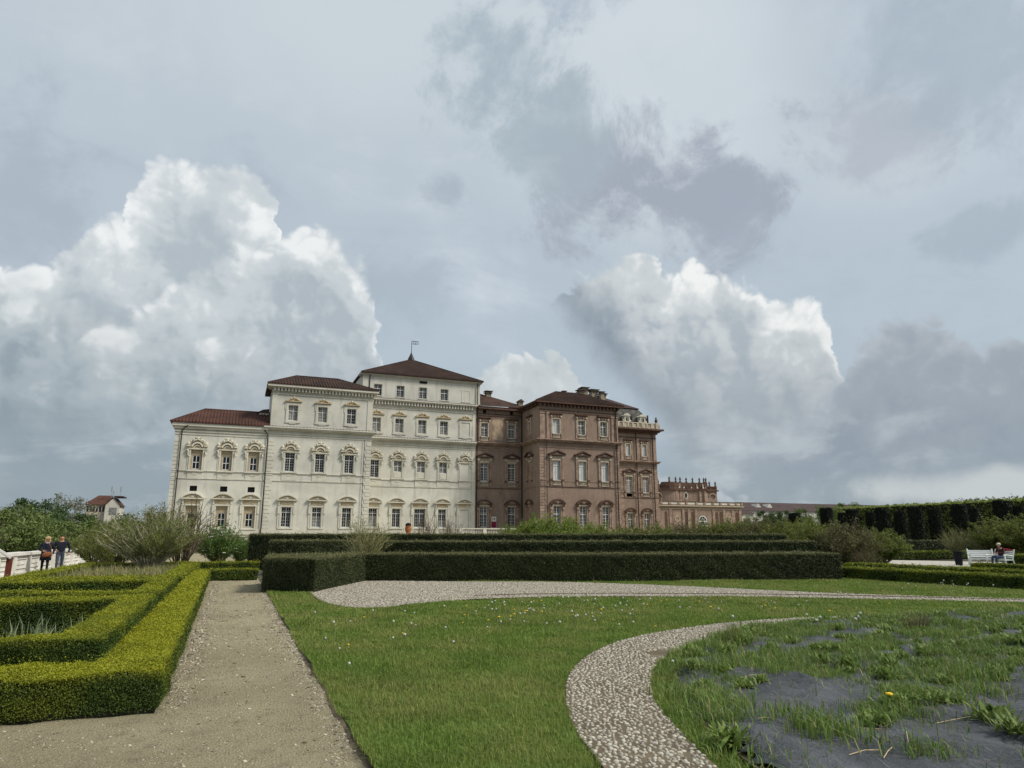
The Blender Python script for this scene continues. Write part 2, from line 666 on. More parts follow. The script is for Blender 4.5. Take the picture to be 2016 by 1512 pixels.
def leafmat(name, cols, accent=None, accent_attr=None, transl=0.35, rough=0.6):
    """cols: dark, middle, light; varies leaf by leaf"""
    m, b = new_mat(name, rough, 0.25)
    r = island()
    p = pos()
    n = noise(p, 0.9, 4, 0.6)
    t = r * 0.6 + (n - 0.5) * 1.3 + 0.2
    c = mixc(smooth(t, 0.05, 0.5), cols[0], cols[1])
    c = mixc(smooth(t, 0.45, 0.95), c, cols[2])
    if accent_attr:
        c = mixc(Val.math('MULTIPLY', attr(accent_attr), r * 0.5 + 0.7, clamp=True), c, accent)
    base(b, c)
    tr = Val.node('ShaderNodeBsdfTranslucent')
    Val.put(tr.inputs['Color'], c)
    mx = Val.node('ShaderNodeMixShader')
    mx.inputs[0].default_value = transl
    T = m.node_tree
    T.links.new(b.outputs[0], mx.inputs[1])
    T.links.new(tr.outputs[0], mx.inputs[2])
    T.links.new(mx.outputs[0], T.nodes['Material Output'].inputs[0])
    return m


M = {}


def make_materials():
    # --- palace plaster: pale, with stains that run down and patches
    for name, col in (('plaster', (0.600, 0.585, 0.510)), ('plaster_trim', (0.61, 0.585, 0.495))):
        m, b = new_mat(name, 0.92, 0.15)
        p = pos()
        n1 = noise(p, 0.35, 6, 0.62)
        n2 = noise(vmath('MULTIPLY', p, (1.6, 1.6, 0.16)), 1.0, 7, 0.66)
        n3 = noise(p, 3.5, 5, 0.65)
        c = mixc(smooth(n1, 0.34, 0.66), tuple(v * 0.86 for v in col), tuple(v * 1.08 for v in col))
        c = mixc(smooth(n2, 0.50, 0.74) * 0.55, c, (0.37, 0.35, 0.285))
        c = mixc(smooth(n3, 0.60, 0.85) * 0.30, c, (0.56, 0.55, 0.50))
        base(b, c)
        bump(b, n3, 0.25, 0.03)
        M[name] = m
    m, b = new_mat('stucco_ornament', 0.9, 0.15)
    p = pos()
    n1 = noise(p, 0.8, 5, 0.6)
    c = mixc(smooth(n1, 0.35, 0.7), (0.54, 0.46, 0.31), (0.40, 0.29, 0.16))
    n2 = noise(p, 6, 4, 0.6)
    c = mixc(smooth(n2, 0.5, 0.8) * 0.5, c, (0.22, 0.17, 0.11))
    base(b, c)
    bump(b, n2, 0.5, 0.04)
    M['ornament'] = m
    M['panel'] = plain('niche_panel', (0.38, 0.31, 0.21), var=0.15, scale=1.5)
    # --- brick
    m, b = new_mat('brick', 0.92, 0.12)
    p = pos()
    br = Val.node('ShaderNodeTexBrick')
    sw = vmath('MULTIPLY', p, (1, 1, 1))
    sx = Val.node('ShaderNodeSeparateXYZ')
    Val.put(sx.inputs[0], sw)
    cb = Val.node('ShaderNodeCombineXYZ')
    Val.put(cb.inputs[0], Val(sx.outputs[0]) + Val(sx.outputs[1]))
    Val.put(cb.inputs[1], Val(sx.outputs[2]))
    Val.put(br.inputs['Vector'], Val(cb.outputs[0]))
    br.inputs['Scale'].default_value = 3.2
    br.inputs['Mortar Size'].default_value = 0.018
    br.inputs['Color1'].default_value = (0.325, 0.238, 0.185, 1)
    br.inputs['Color2'].default_value = (0.245, 0.178, 0.140, 1)
    br.inputs['Mortar'].default_value = (0.33, 0.265, 0.21, 1)
    n1 = noise(p, 0.22, 6, 0.62)
    n2 = noise(vmath('MULTIPLY', p, (2.2, 2.2, 0.5)), 0.8, 6, 0.65)
    n3 = noise(p, 1.7, 6, 0.68)
    c = mixc(smooth(n1, 0.40, 0.68) * 0.55, Val(br.outputs['Color']), (0.205, 0.148, 0.112))
    c = mixc(smooth(n2, 0.50, 0.75) * 0.65, c, (0.120, 0.088, 0.068))
    c = mixc(smooth(n3, 0.56, 0.75) * 0.6, c, (0.40, 0.30, 0.235))
    base(b, c)
    bump(b, Val(br.outputs['Fac']), 0.4, -0.01)
    M['brick'] = m
    M['brick_trim'] = plain('brick_trim', (0.300, 0.215, 0.165), var=0.32, scale=1.6, bmp=0.3)
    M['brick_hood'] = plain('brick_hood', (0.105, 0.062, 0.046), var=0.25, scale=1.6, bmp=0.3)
    M['stone_sill'] = plain('pale_stone', (0.50, 0.43, 0.33), var=0.2, scale=2.0)
    M['old_plaster'] = plain('old_plaster', (0.42, 0.32, 0.22), var=0.3, scale=1.1)
    # --- roofs
    m, b = new_mat('roof_tile', 0.9, 0.15)
    p = pos()
    n1 = noise(p, 0.6, 6, 0.65)
    n2 = noise(p, 5, 4, 0.6)
    c = mixc(smooth(n1, 0.35, 0.68), (0.040, 0.026, 0.021), (0.074, 0.042, 0.032))
    c = mixc(smooth(n2, 0.5, 0.75) * 0.5, c, (0.032, 0.025, 0.021))
    base(b, c)
    bump(b, n2, 0.4, 0.04)
    M['tile'] = m
    m, b = new_mat('roof_tile_red', 0.9, 0.15)
    p = pos()
    n1 = noise(p, 0.6, 6, 0.65)
    n2 = noise(p, 5, 4, 0.6)
    c = mixc(smooth(n1, 0.35, 0.68), (0.062, 0.032, 0.024), (0.105, 0.050, 0.037))
    c = mixc(smooth(n2, 0.5, 0.75) * 0.5, c, (0.085, 0.042, 0.032))
    base(b, c)
    M['tile_red'] = m
    M['mansard'] = plain('mansard_slate', (0.080, 0.076, 0.066), var=0.45, scale=1.3, bmp=0.4)
    M['far_roof'] = plain('far_roof', (0.062, 0.040, 0.038), var=0.2, scale=0.5)
    M['iron'] = plain('dark_iron', (0.018, 0.016, 0.017), rough=0.6, spec=0.4)
    M['lead'] = plain('lead_pipe', (0.030, 0.024, 0.022), rough=0.7)
    M['chimney'] = plain('chimney_render', (0.27, 0.23, 0.16), var=0.3, scale=2)
    M['cap'] = plain('chimney_cap', (0.10, 0.085, 0.065), var=0.3, scale=2)
    # --- windows
    M['frame'] = plain('white_window_frame', (0.66, 0.66, 0.63), rough=0.5, var=0.06)
    m, b = new_mat('window_glass', 0.06, 0.35)
    r = objrand()
    base(b, mixc(r, (0.003, 0.004, 0.006), (0.016, 0.018, 0.024)))
    n = noise(pos(), 1.2, 2, 0.5)
    bump(b, n, 0.15, 0.05)
    M['glass'] = m
    M['blind'] = plain('white_blind', (0.56, 0.59, 0.57), rough=0.7, var=0.08, scale=1.5)
    M['curtain'] = plain('grey_curtain', (0.20, 0.20, 0.19), rough=0.9, var=0.35, scale=2.5)
    M['white_paint'] = plain('white_paint', (0.74, 0.75, 0.72), rough=0.55, var=0.06)
    M['opening'] = plain('dark_opening', (0.010, 0.010, 0.010))
    # --- parapet
    m, b = new_mat('whitewashed_wall', 0.9, 0.15)
    p = pos()
    n1 = noise(p, 1.3, 6, 0.62)
    n2 = noise(vmath('MULTIPLY', p, (3, 3, 0.7)), 1.6, 6, 0.65)
    c = mixc(smooth(n1, 0.3, 0.7), (0.58, 0.56, 0.51), (0.74, 0.72, 0.67))
    c = mixc(smooth(n2, 0.54, 0.76) * 0.6, c, (0.34, 0.315, 0.27))
    base(b, c)
    bump(b, n2, 0.3, 0.03)
    M['whitewash'] = m
    # --- ground
    m, b = new_mat('gravel', 0.95, 0.15)
    p = pos()
    big = noise(p, 0.5, 6, 0.6)
    mid = noise(p, 4.5, 7, 0.72)
    fine = voro(p, 42, 0.2, 'F1')
    grain = noise(p, 120, 3, 0.7)
    c = mixc(smooth(big, 0.32, 0.68), (0.245, 0.210, 0.118), (0.345, 0.302, 0.182))
    c = mixc(smooth(mid, 0.48, 0.70) * 0.65, c, (0.150, 0.118, 0.068))
    c = mixc(smooth(grain, 0.48, 0.72) * 0.75, c, (0.56, 0.51, 0.37))
    c = mixc(smooth(noise(p, 70, 3, 0.7), 0.56, 0.72) * 0.6, c, (0.085, 0.068, 0.045))
    c = mixc(smooth(fine, 0.55, 0.10) * 0.35, c, (0.50, 0.46, 0.38))
    base(b, c)
    bump(b, fine * -0.6 + grain * 0.7 + mid * 0.6, 1.0, 0.03)
    M['gravel'] = m
    M['pebble'] = None
    m, b = new_mat('pebble_stone', 0.8, 0.25)
    r = island()
    c = mixc(Val.math('POWER', r, 1.2), (0.095, 0.076, 0.046), (0.54, 0.49, 0.37))
    base(b, c)
    M['pebble'] = m
    m, b = new_mat('cobble_stone', 0.75, 0.3)
    r = objrand()
    ri = island()
    n = noise(pos(), 30, 4, 0.6)
    t = Val.math('FRACT', r * 7.3 + ri * 3.1)
    c = mixc(t, (0.22, 0.20, 0.155), (0.52, 0.485, 0.40))
    c = mixc(smooth(Val.math('FRACT', r * 31.7 + ri * 17.0), 0.82, 0.95) * 0.7, c, (0.27, 0.22, 0.17))
    c = mixc(smooth(n, 0.5, 0.8) * 0.3, c, (0.22, 0.20, 0.16))
    base(b, c)
    M['cobble'] = m
    m, b = new_mat('cobble_bed', 0.95, 0.1)
    p = pos()
    n = noise(p, 1.6, 6, 0.65)
    n2 = noise(p, 45, 4, 0.65)
    c = mixc(smooth(n, 0.40, 0.62), (0.105, 0.083, 0.056), (0.160, 0.130, 0.090))
    c = mixc(smooth(n2, 0.5, 0.75) * 0.5, c, (0.20, 0.165, 0.12))
    base(b, c)
    bump(b, n2, 0.5, 0.01)
    M['cobble_bed'] = m
    # distant cobbles, too small to pick apart
    m, b = new_mat('cobble_field', 0.9, 0.2)
    p = pos()
    v = voro(p, 11, 0.1, 'F1')
    n = noise(p, 0.8, 6, 0.6)
    c = mixc(smooth(v, 0.58, 0.30), (0.10, 0.08, 0.056), (0.36, 0.32, 0.26))
    c = mixc(smooth(n, 0.48, 0.7) * 0.35, c, (0.24, 0.195, 0.15))
    base(b, c)
    bump(b, v * -1.0, 0.8, 0.03)
    M['cobble_field'] = m
    M['soil'] = plain('soil', (0.060, 0.045, 0.032), var=0.4, scale=5, bmp=0.6)
    M['soil_edge'] = plain('soil_edge', (0.105, 0.082, 0.052), var=0.45, scale=9, bmp=0.6)
    M['dirt'] = plain('dirt', (0.085, 0.075, 0.050), var=0.4, scale=0.4, bmp=0.4)
    m, b = new_mat('turf', 0.95, 0.1)
    p = pos()
    n = noise(p, 0.7, 6, 0.6)
    n2 = noise(p, 22, 4, 0.7)
    c = mixc(smooth(n, 0.35, 0.65), (0.055, 0.105, 0.020), (0.090, 0.155, 0.032))
    c = mixc(smooth(n2, 0.5, 0.8) * 0.5, c, (0.042, 0.060, 0.018))
    base(b, c)
    bump(b, n2, 0.6, 0.03)
    M['turf'] = m
    m, b = new_mat('weed_membrane', 0.75, 0.35)
    p = pos()
    n = noise(p, 1.4, 6, 0.6)
    n2 = noise(p, 8, 5, 0.65)
    c = mixc(smooth(n, 0.35, 0.65), (0.036, 0.041, 0.047), (0.074, 0.081, 0.090))
    c = mixc(smooth(n2, 0.54, 0.74) * 0.55, c, (0.095, 0.078, 0.056))
    sx = Val.node('ShaderNodeSeparateXYZ')
    rot = Val.node('ShaderNodeVectorRotate')
    Val.put(rot.inputs['Vector'], p)
    rot.inputs['Axis'].default_value = (0, 0, 1)
    rot.inputs['Angle'].default_value = 0.42
    Val.put(sx.inputs[0], Val(rot.outputs[0]))
    for i in (0, 1):
        f = Val.math('FRACT', Val(sx.outputs[i]) * 3.2)
        ln = smooth(Val.math('ABSOLUTE', f - 0.5), 0.016, 0.004) * smooth(n2, 0.35, 0.6)
        c = mixc(ln * 0.6, c, (0.19, 0.20, 0.20))
    base(b, c)
    bump(b, noise(p, 3.5, 6, 0.62, 1.2) + noise(p, 14, 4, 0.6, 1.5) * 0.25, 0.8, 0.09)
    M['membrane'] = m
    M['pale_gravel'] = plain('pale_gravel', (0.40, 0.375, 0.32), var=0.2, scale=6)
    M['straw'] = plain('straw', (0.42, 0.33, 0.20), var=0.3, scale=9)
    # --- foliage
    M['grass'] = None
    m = leafmat('grass_blade', ((0.100, 0.162, 0.024), (0.160, 0.238, 0.040), (0.230, 0.300, 0.066)), (0.340, 0.310, 0.110), 'dry', 0.35)
    M['grass'] = m
    M['box_leaf'] = leafmat('box_leaf', ((0.022, 0.040, 0.009), (0.054, 0.094, 0.015), (0.100, 0.140, 0.022)), (0.320, 0.330, 0.018), 'young', 0.22)
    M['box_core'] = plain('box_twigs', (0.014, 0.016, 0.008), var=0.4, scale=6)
    M['yew_leaf'] = leafmat('yew_needles', ((0.016, 0.027, 0.010), (0.034, 0.052, 0.017), (0.066, 0.080, 0.030)), (0.170, 0.165, 0.070), 'young', 0.12)
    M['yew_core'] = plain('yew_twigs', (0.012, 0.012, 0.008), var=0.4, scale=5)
    M['shrub_leaf'] = leafmat('shrub_leaf', ((0.090, 0.115, 0.022), (0.150, 0.180, 0.034), (0.215, 0.235, 0.058)), None, None, 0.35)
    M['shrub_green'] = leafmat('green_leaf', ((0.040, 0.090, 0.016), (0.085, 0.170, 0.028), (0.155, 0.240, 0.052)), None, None, 0.35)
    M['shrub_brown'] = leafmat('budding_leaf', ((0.105, 0.085, 0.050), (0.145, 0.135, 0.058), (0.185, 0.185, 0.070)), None, None, 0.30)
    M['tree_dark'] = leafmat('tree_leaf_dark', ((0.030, 0.060, 0.018), (0.058, 0.098, 0.028), (0.092, 0.138, 0.042)), None, None, 0.25)
    M['tree_mid'] = leafmat('tree_leaf_mid', ((0.085, 0.120, 0.032), (0.140, 0.185, 0.050), (0.205, 0.245, 0.080)), None, None, 0.3)
    M['tree_pale'] = leafmat('tree_leaf_pale', ((0.130, 0.140, 0.090), (0.185, 0.195, 0.125), (0.260, 0.265, 0.190)), None, None, 0.3)
    M['hornbeam_leaf'] = leafmat('hornbeam_leaf', ((0.150, 0.200, 0.045), (0.230, 0.290, 0.068), (0.320, 0.360, 0.110)), None, None, 0.6)
    M['topiary_leaf'] = leafmat('topiary_needles', ((0.006, 0.010, 0.005), (0.010, 0.016, 0.007), (0.018, 0.024, 0.010)), None, None, 0.08)
    M['tree_green'] = leafmat('tree_leaf_green', ((0.055, 0.090, 0.024), (0.100, 0.150, 0.038), (0.160, 0.215, 0.062)), None, None, 0.3)
    M['fresh_leaf'] = leafmat('fresh_leaf', ((0.110, 0.165, 0.026), (0.180, 0.245, 0.040), (0.260, 0.320, 0.066)), None, None, 0.4)
    M['weed_leaf'] = leafmat('weed_leaf', ((0.075, 0.135, 0.024), (0.135, 0.215, 0.040), (0.215, 0.300, 0.072)), (0.33, 0.28, 0.14), 'dry', 0.3)
    M['iris_leaf'] = leafmat('iris_leaf', ((0.100, 0.150, 0.070), (0.180, 0.230, 0.115), (0.360, 0.380, 0.220)), None, None, 0.3)
    M['bark'] = plain('bark', (0.115, 0.090, 0.062), var=0.3, scale=4)
    M['bark_grey'] = plain('grey_bark', (0.33, 0.30, 0.22), var=0.3, scale=4)
    M['pale_twig'] = plain('pale_twig', (0.27, 0.25, 0.13), var=0.3, scale=6)
    M['twig'] = plain('brown_twig', (0.125, 0.085, 0.058), var=0.3, scale=6)
    M['petal'] = plain('white_petal', (0.72, 0.72, 0.66), var=0.05)
    M['yellow'] = plain('yellow_petal', (0.72, 0.50, 0.03), var=0.1)
    M['clock'] = plain('seed_fluff', (0.50, 0.50, 0.46), var=0.05)
    M['stalk'] = plain('flower_stalk', (0.16, 0.17, 0.07), var=0.2)
    # --- people and furniture
    for k, col in dict(navy=(0.012, 0.014, 0.026), denim=(0.060, 0.075, 0.110), black=(0.010, 0.009, 0.012), skin=(0.52, 0.30, 0.22), blond=(0.42, 0.29, 0.15),
                       scalp=(0.50, 0.24, 0.15), leather=(0.20, 0.075, 0.032), red=(0.36, 0.012, 0.030), maroon=(0.055, 0.018, 0.018), sand_hat=(0.62, 0.52, 0.38), shoe=(0.03, 0.025, 0.025),
                       white_shoe=(0.62, 0.62, 0.60), scarf=(0.55, 0.50, 0.52), jeans=(0.035, 0.048, 0.095), rust=(0.115, 0.030, 0.022), signplate=(0.40, 0.38, 0.34), pot=(0.010, 0.013, 0.020), terracotta=(0.33, 0.13, 0.055),
                       banner=(0.62, 0.56, 0.50), banner_red=(0.20, 0.018, 0.050), antenna=(0.30, 0.30, 0.30), eye=(0.02, 0.015, 0.012)).items():
        M[k] = plain(k, col, rough=0.75, var=0.12, scale=6)


make_materials()

# ================================================================= setting: ground
def flat(name, poly, z, mat, kind='structure', label=None, parent=None):
    me = bpy.data.meshes.new(name)
    me.from_pydata([(x, y, z) for x, y in poly], [], [tuple(range(len(poly)))])
    me.materials.append(mat)
    # face up
    if me.polygons[0].normal.z < 0:
        me.flip_normals()
    o = link(name, me, parent)
    return tag(o, label, kind=kind)


PATH_X = 1.05          # edge between gravel path and lawn
MX = -9.0              # outer edge of the terrace garden, behind the parapet

b = MB()
B_ = 3000
b.add([(MX, -B_, -0.05), (B_, -B_, -0.05), (B_, B_, -0.05), (MX, B_, -0.05), (MX, -B_, -4.5), (MX, B_, -4.5), (-B_, B_, -4.5), (-B_, -B_, -4.5)],
      [(0, 1, 2, 3), (0, 3, 5, 4), (4, 5, 6, 7)])
tag(b.build('ground', M['dirt']), kind='structure')

gx, gy = np.meshgrid(np.arange(-8.7, PATH_X + 0.01, 0.15), np.concatenate([np.arange(-4, 34, 0.15), np.arange(34, 79, 1.0)]))
gz = 0.012 * sines(gx, gy, 3, 2.2) + 0.010 * sines(gx, gy, 4, 9.0)
gz = gz - 0.012
nx, ny = gx.shape[1], gx.shape[0]
idx = np.arange(nx * ny).reshape(ny, nx)
Fq = np.stack([idx[:-1, :-1], idx[:-1, 1:], idx[1:, 1:], idx[1:, :-1]], -1).reshape(-1, 4)
path_o = link('gravel_path', grid_mesh('gravel_path', np.stack([gx, gy, gz], -1).reshape(-1, 3), Fq, M['gravel']))
tag(path_o, kind='structure')

LAWN = [(PATH_X + 0.03, -6), (45, -6), (45, 26.5), (12, 27.5), (PATH_X + 0.03, 27.5)]
lx, ly = np.meshgrid(np.arange(PATH_X + 0.03, 46, 0.4), np.arange(-6, 27.6, 0.4))
lz = 0.012 + 0.022 * sines(lx, ly, 9, 0.8)
nx, ny = lx.shape[1], lx.shape[0]
idx = np.arange(nx * ny).reshape(ny, nx)
Fq = np.stack([idx[:-1, :-1], idx[:-1, 1:], idx[1:, 1:], idx[1:, :-1]], -1).reshape(-1, 4)
lawn_o = tag(link('lawn', grid_mesh('lawn', np.stack([lx, ly, lz], -1).reshape(-1, 3), Fq, M['turf'])), kind='structure')


def lawn_z(x, y):
    return 0.012 + 0.022 * sines(x, y, 9, 0.8)


# crumbling earth edge where the lawn is cut along the path
ye = np.arange(-4, 28, 0.06)
we = 0.012 + 0.030 * np.clip(sines(ye * 2.0, ye * 0, 12, 2.0) + 0.5 * sines(ye * 7, ye * 0, 13, 2.0) + 0.4, 0, 1.4)
Ve = np.concatenate([np.c_[PATH_X - we, ye, np.full(len(ye), -0.022)], np.c_[np.full(len(ye), PATH_X + 0.02), ye, 0.004 + 0.006 * sines(ye * 9, ye * 0, 14, 1.0)], np.c_[np.full(len(ye), PATH_X + 0.10), ye, np.full(len(ye), -0.03)]])
ne = len(ye)
Fe = np.array([(i + a_ * ne, i + (a_ + 1) * ne, i + 1 + (a_ + 1) * ne, i + 1 + a_ * ne) for a_ in (0, 1) for i in range(ne - 1)])
tag(link('soil_edge', grid_mesh('soil_edge', Ve, Fe, M['soil_edge'])), kind='structure')

# cobbled paths -------------------------------------------------------------
C_OUT = spline([(2.0, 2.6), (2.35, 3.9), (2.62, 4.88), (2.88, 5.82), (3.32, 6.87), (3.96, 8.04), (4.92, 9.24), (6.11, 10.24), (7.57, 10.92), (9.18, 11.38), (10.99, 11.45), (13.0, 11.2)], 6)
C_IN = spline([(2.9, 2.6), (3.15, 3.7), (3.38, 4.58), (3.70, 5.5), (4.15, 6.54), (4.88, 7.67), (5.63, 8.52), (6.62, 9.31), (8.11, 10.21), (9.2, 10.62), (10.9, 10.95), (12.9, 10.85)], 6)
CURVE = [tuple(p) for p in C_OUT] + [tuple(p) for p in C_IN[::-1]]
b = MB()
n = len(C_OUT)
for i in range(n - 1):
    q = [C_OUT[i], C_OUT[i + 1], C_IN[i + 1], C_IN[i]]
    b.add([(p[0], p[1], 0.047) for p in q] + [(p[0], p[1], -0.05) for p in q], [(3, 2, 1, 0), (0, 1, 5, 4), (2, 3, 7, 6)])
cob = b.build('cobble_path', M['cobble_bed'])
tag(cob, kind='structure')

AREA_N = spline([(2.26, 22.1), (2.2, 19.6), (2.35, 17.9), (2.7, 16.9), (3.25, 16.55), (4.1, 17.1), (5.4, 17.75), (7.03, 18.0), (9.2, 17.6), (11.3, 16.75), (13.6, 15.6), (15.9, 14.1), (18.5, 11.95), (21.5, 9.2), (25, 6)], 6)
AREA_F = spline([(2.3, 22.2), (3.2, 24.0), (4.6, 26.6), (8.0, 25.0), (11.0, 23.6), (13.2, 21.2), (14.9, 18.6), (16.5, 15.8), (19.5, 12.75), (22.5, 10.1), (26, 7)], 6)
AREA = [tuple(p) for p in AREA_N] + [tuple(p) for p in AREA_F[::-1]]
bm_ = bpy.data.meshes.new('cobble_area')
import bmesh
bmm = bmesh.new()
bmm.faces.new([bmm.verts.new((x, y, 0.05)) for x, y in AREA])
bmesh.ops.triangulate(bmm, faces=bmm.faces[:])
bmesh.ops.recalc_face_normals(bmm, faces=bmm.faces[:])
bmm.to_mesh(bm_)
bmm.free()
if sum(p.normal.z for p in bm_.polygons) < 0:
    bm_.flip_normals()
bm_.materials.append(M['cobble_field'])
area_o = tag(link('cobbled_court', bm_), kind='structure')

AN = AREA_N[40:]
tn = np.gradient(AN, axis=0)
nn_ = np.stack([-tn[:, 1], tn[:, 0]], 1) / np.linalg.norm(tn, axis=1, keepdims=True)
b = MB()
for i in range(len(AN) - 1):
    q = [AN[i] + nn_[i] * 0.86, AN[i + 1] + nn_[i + 1] * 0.86, AN[i + 1] + nn_[i + 1] * 0.98, AN[i] + nn_[i] * 0.98]
    if inside(np.array(q), AREA).all():
        b.slab([tuple(p) for p in q], 0.03, 0.066)
tag(b.build('stone_edging', M['cobble_bed']), kind='structure')

# ================================================================= the palace
TZ = 1.9           # terrace level


def wall_front(mb, x0, x1, z0, z1, Y, holes, depth=0.34, m=0):
    """front of a wall facing -y with real openings and reveals"""
    xs = sorted({x0, x1, *[h[0] for h in holes], *[h[1] for h in holes]})
    zs = sorted({z0, z1, *[h[2] for h in holes], *[h[3] for h in holes]})
    for i in range(len(xs) - 1):
        for j in range(len(zs) - 1):
            cx, cz = (xs[i] + xs[i + 1]) / 2, (zs[j] + zs[j + 1]) / 2
            if any(h[0] < cx < h[1] and h[2] < cz < h[3] for h in holes):
                continue
            mb.add([(xs[i], Y, zs[j]), (xs[i + 1], Y, zs[j]), (xs[i + 1], Y, zs[j + 1]), (xs[i], Y, zs[j + 1])], [(0, 1, 2, 3)], m)
    for a, c, d, e in holes:
        D = Y + depth
        mb.add([(a, Y, d), (c, Y, d), (c, Y, e), (a, Y, e), (a, D, d), (c, D, d), (c, D, e), (a, D, e)],
               [(0, 4, 5, 1), (1, 5, 6, 2), (2, 6, 7, 3), (3, 7, 4, 0)], m)


def wall_box(mb, x0, x1, z0, z1, Y, Yb, m=0):
    """left, right, back and top of the block behind a front"""
    mb.add([(x0, Y, z0), (x0, Yb, z0), (x0, Yb, z1), (x0, Y, z1)], [(0, 3, 2, 1)], m)
    mb.add([(x1, Y, z0), (x1, Yb, z0), (x1, Yb, z1), (x1, Y, z1)], [(0, 1, 2, 3)], m)
    mb.add([(x0, Yb, z0), (x1, Yb, z0), (x1, Yb, z1), (x0, Yb, z1)], [(0, 3, 2, 1)], m)
    mb.add([(x0, Y, z1), (x1, Y, z1), (x1, Yb, z1), (x0, Yb, z1)], [(0, 1, 2, 3)], m)


def cornice(mb, x0, x1, Y, prof, left=True, right=True, back=1.5, m=0):
    for z0, z1, pr in prof:
        mb.box(x0 - (pr if left else -0.003), x1 + (pr if right else -0.003), Y - pr, Y + back * (1 if left or right else 0.1), z0, z1, m)


def arc_pts(half, rise, n=10):
    rr = (half * half + rise * rise) / (2 * rise)
    a = math.asin(min(1, half / rr))
    return [(rr * math.sin(-a + 2 * a * i / n), rr * math.cos(-a + 2 * a * i / n) - rr + rise) for i in range(n + 1)]


def arc_band(mb, cx, cz, half, rise, thick, y0, y1, n=10, m=0):
    o = arc_pts(half, rise, n)
    i_ = arc_pts(half - thick, rise - thick, n)
    for k in range(n):
        mb.prism([(cx + i_[k][0], cz + i_[k][1]), (cx + i_[k + 1][0], cz + i_[k + 1][1]), (cx + o[k + 1][0], cz + o[k + 1][1]), (cx + o[k][0], cz + o[k][1])], y0, y1, m)


CACHE = {}


def frame_mesh(w, h, cols, rows, transom, thin=0.020, thick=0.064):
    key = ('frame', w, h, cols, rows, transom, thin)
    if key not in CACHE:
        b = MB()
        y0, y1 = 0.20, 0.27
        b.box(-w / 2, -w / 2 + thick, y0, y1, 0, h).box(w / 2 - thick, w / 2, y0, y1, 0, h)
        b.box(-w / 2 + thick, w / 2 - thick, y0, y1, 0, thick).box(-w / 2 + thick, w / 2 - thick, y0, y1, h - thick, h)
        b.box(-thick / 2, thick / 2, y0 - 0.012, y1, thick, h - thick)
        if transom:
            for sx in (-1, 1):
                a, c = sorted((sx * thick / 2, sx * (w / 2 - thick)))
                b.box(a, c, y0 - 0.008, y1, h * transom - thick * 0.6, h * transom + thick * 0.6)
        half = w / 2 - thick * 1.5
        for s in (-1, 1):
            for k in range(1, cols):
                x = s * (thick / 2 + half * k / cols)
                b.box(x - thin / 2, x + thin / 2, y0 + 0.02, y1 - 0.01, thick, h - thick)
            for k in range(1, rows):
                z = h * k / rows
                if transom and abs(z - h * transom) < h / rows * 0.45:
                    continue
                a, c = sorted((s * thick / 2, s * (w / 2 - thick)))
                b.box(a, c, y0 + 0.026, y1 - 0.014, z - thin / 2, z + thin / 2)
        CACHE[key] = b.mesh('window_frame', M['frame'])
    return CACHE[key]


def rect_mesh(name, x0, x1, z0, z1, y, mat):
    key = (name, x0, x1, z0, z1, y)
    if key not in CACHE:
        me = bpy.data.meshes.new(name)
        me.from_pydata([(x0, y, z0), (x1, y, z0), (x1, y, z1), (x0, y, z1)], [], [(0, 1, 2, 3)])
        me.materials.append(mat)
        CACHE[key] = me
    return CACHE[key]


def baluster_mesh(w, h, n, mat, name='balustrade', y0=-0.06, y1=0.06):
    key = ('bal', w, h, n, mat.name)
    if key not in CACHE:
        b = MB()
        b.box(-w / 2 - 0.06, w / 2 + 0.06, y0, y1, 0, 0.09).box(-w / 2 - 0.06, w / 2 + 0.06, y0, y1, h - 0.09, h)
        for k in range(n):
            x = -w / 2 + w * (k + 0.5) / n
            b.lathe([(0.035, 0.08), (0.065, h * 0.3), (0.03, h * 0.62), (0.05, h - 0.08)], (x, 0, 0), 6)
        CACHE[key] = b.mesh(name, mat)
    return CACHE[key]


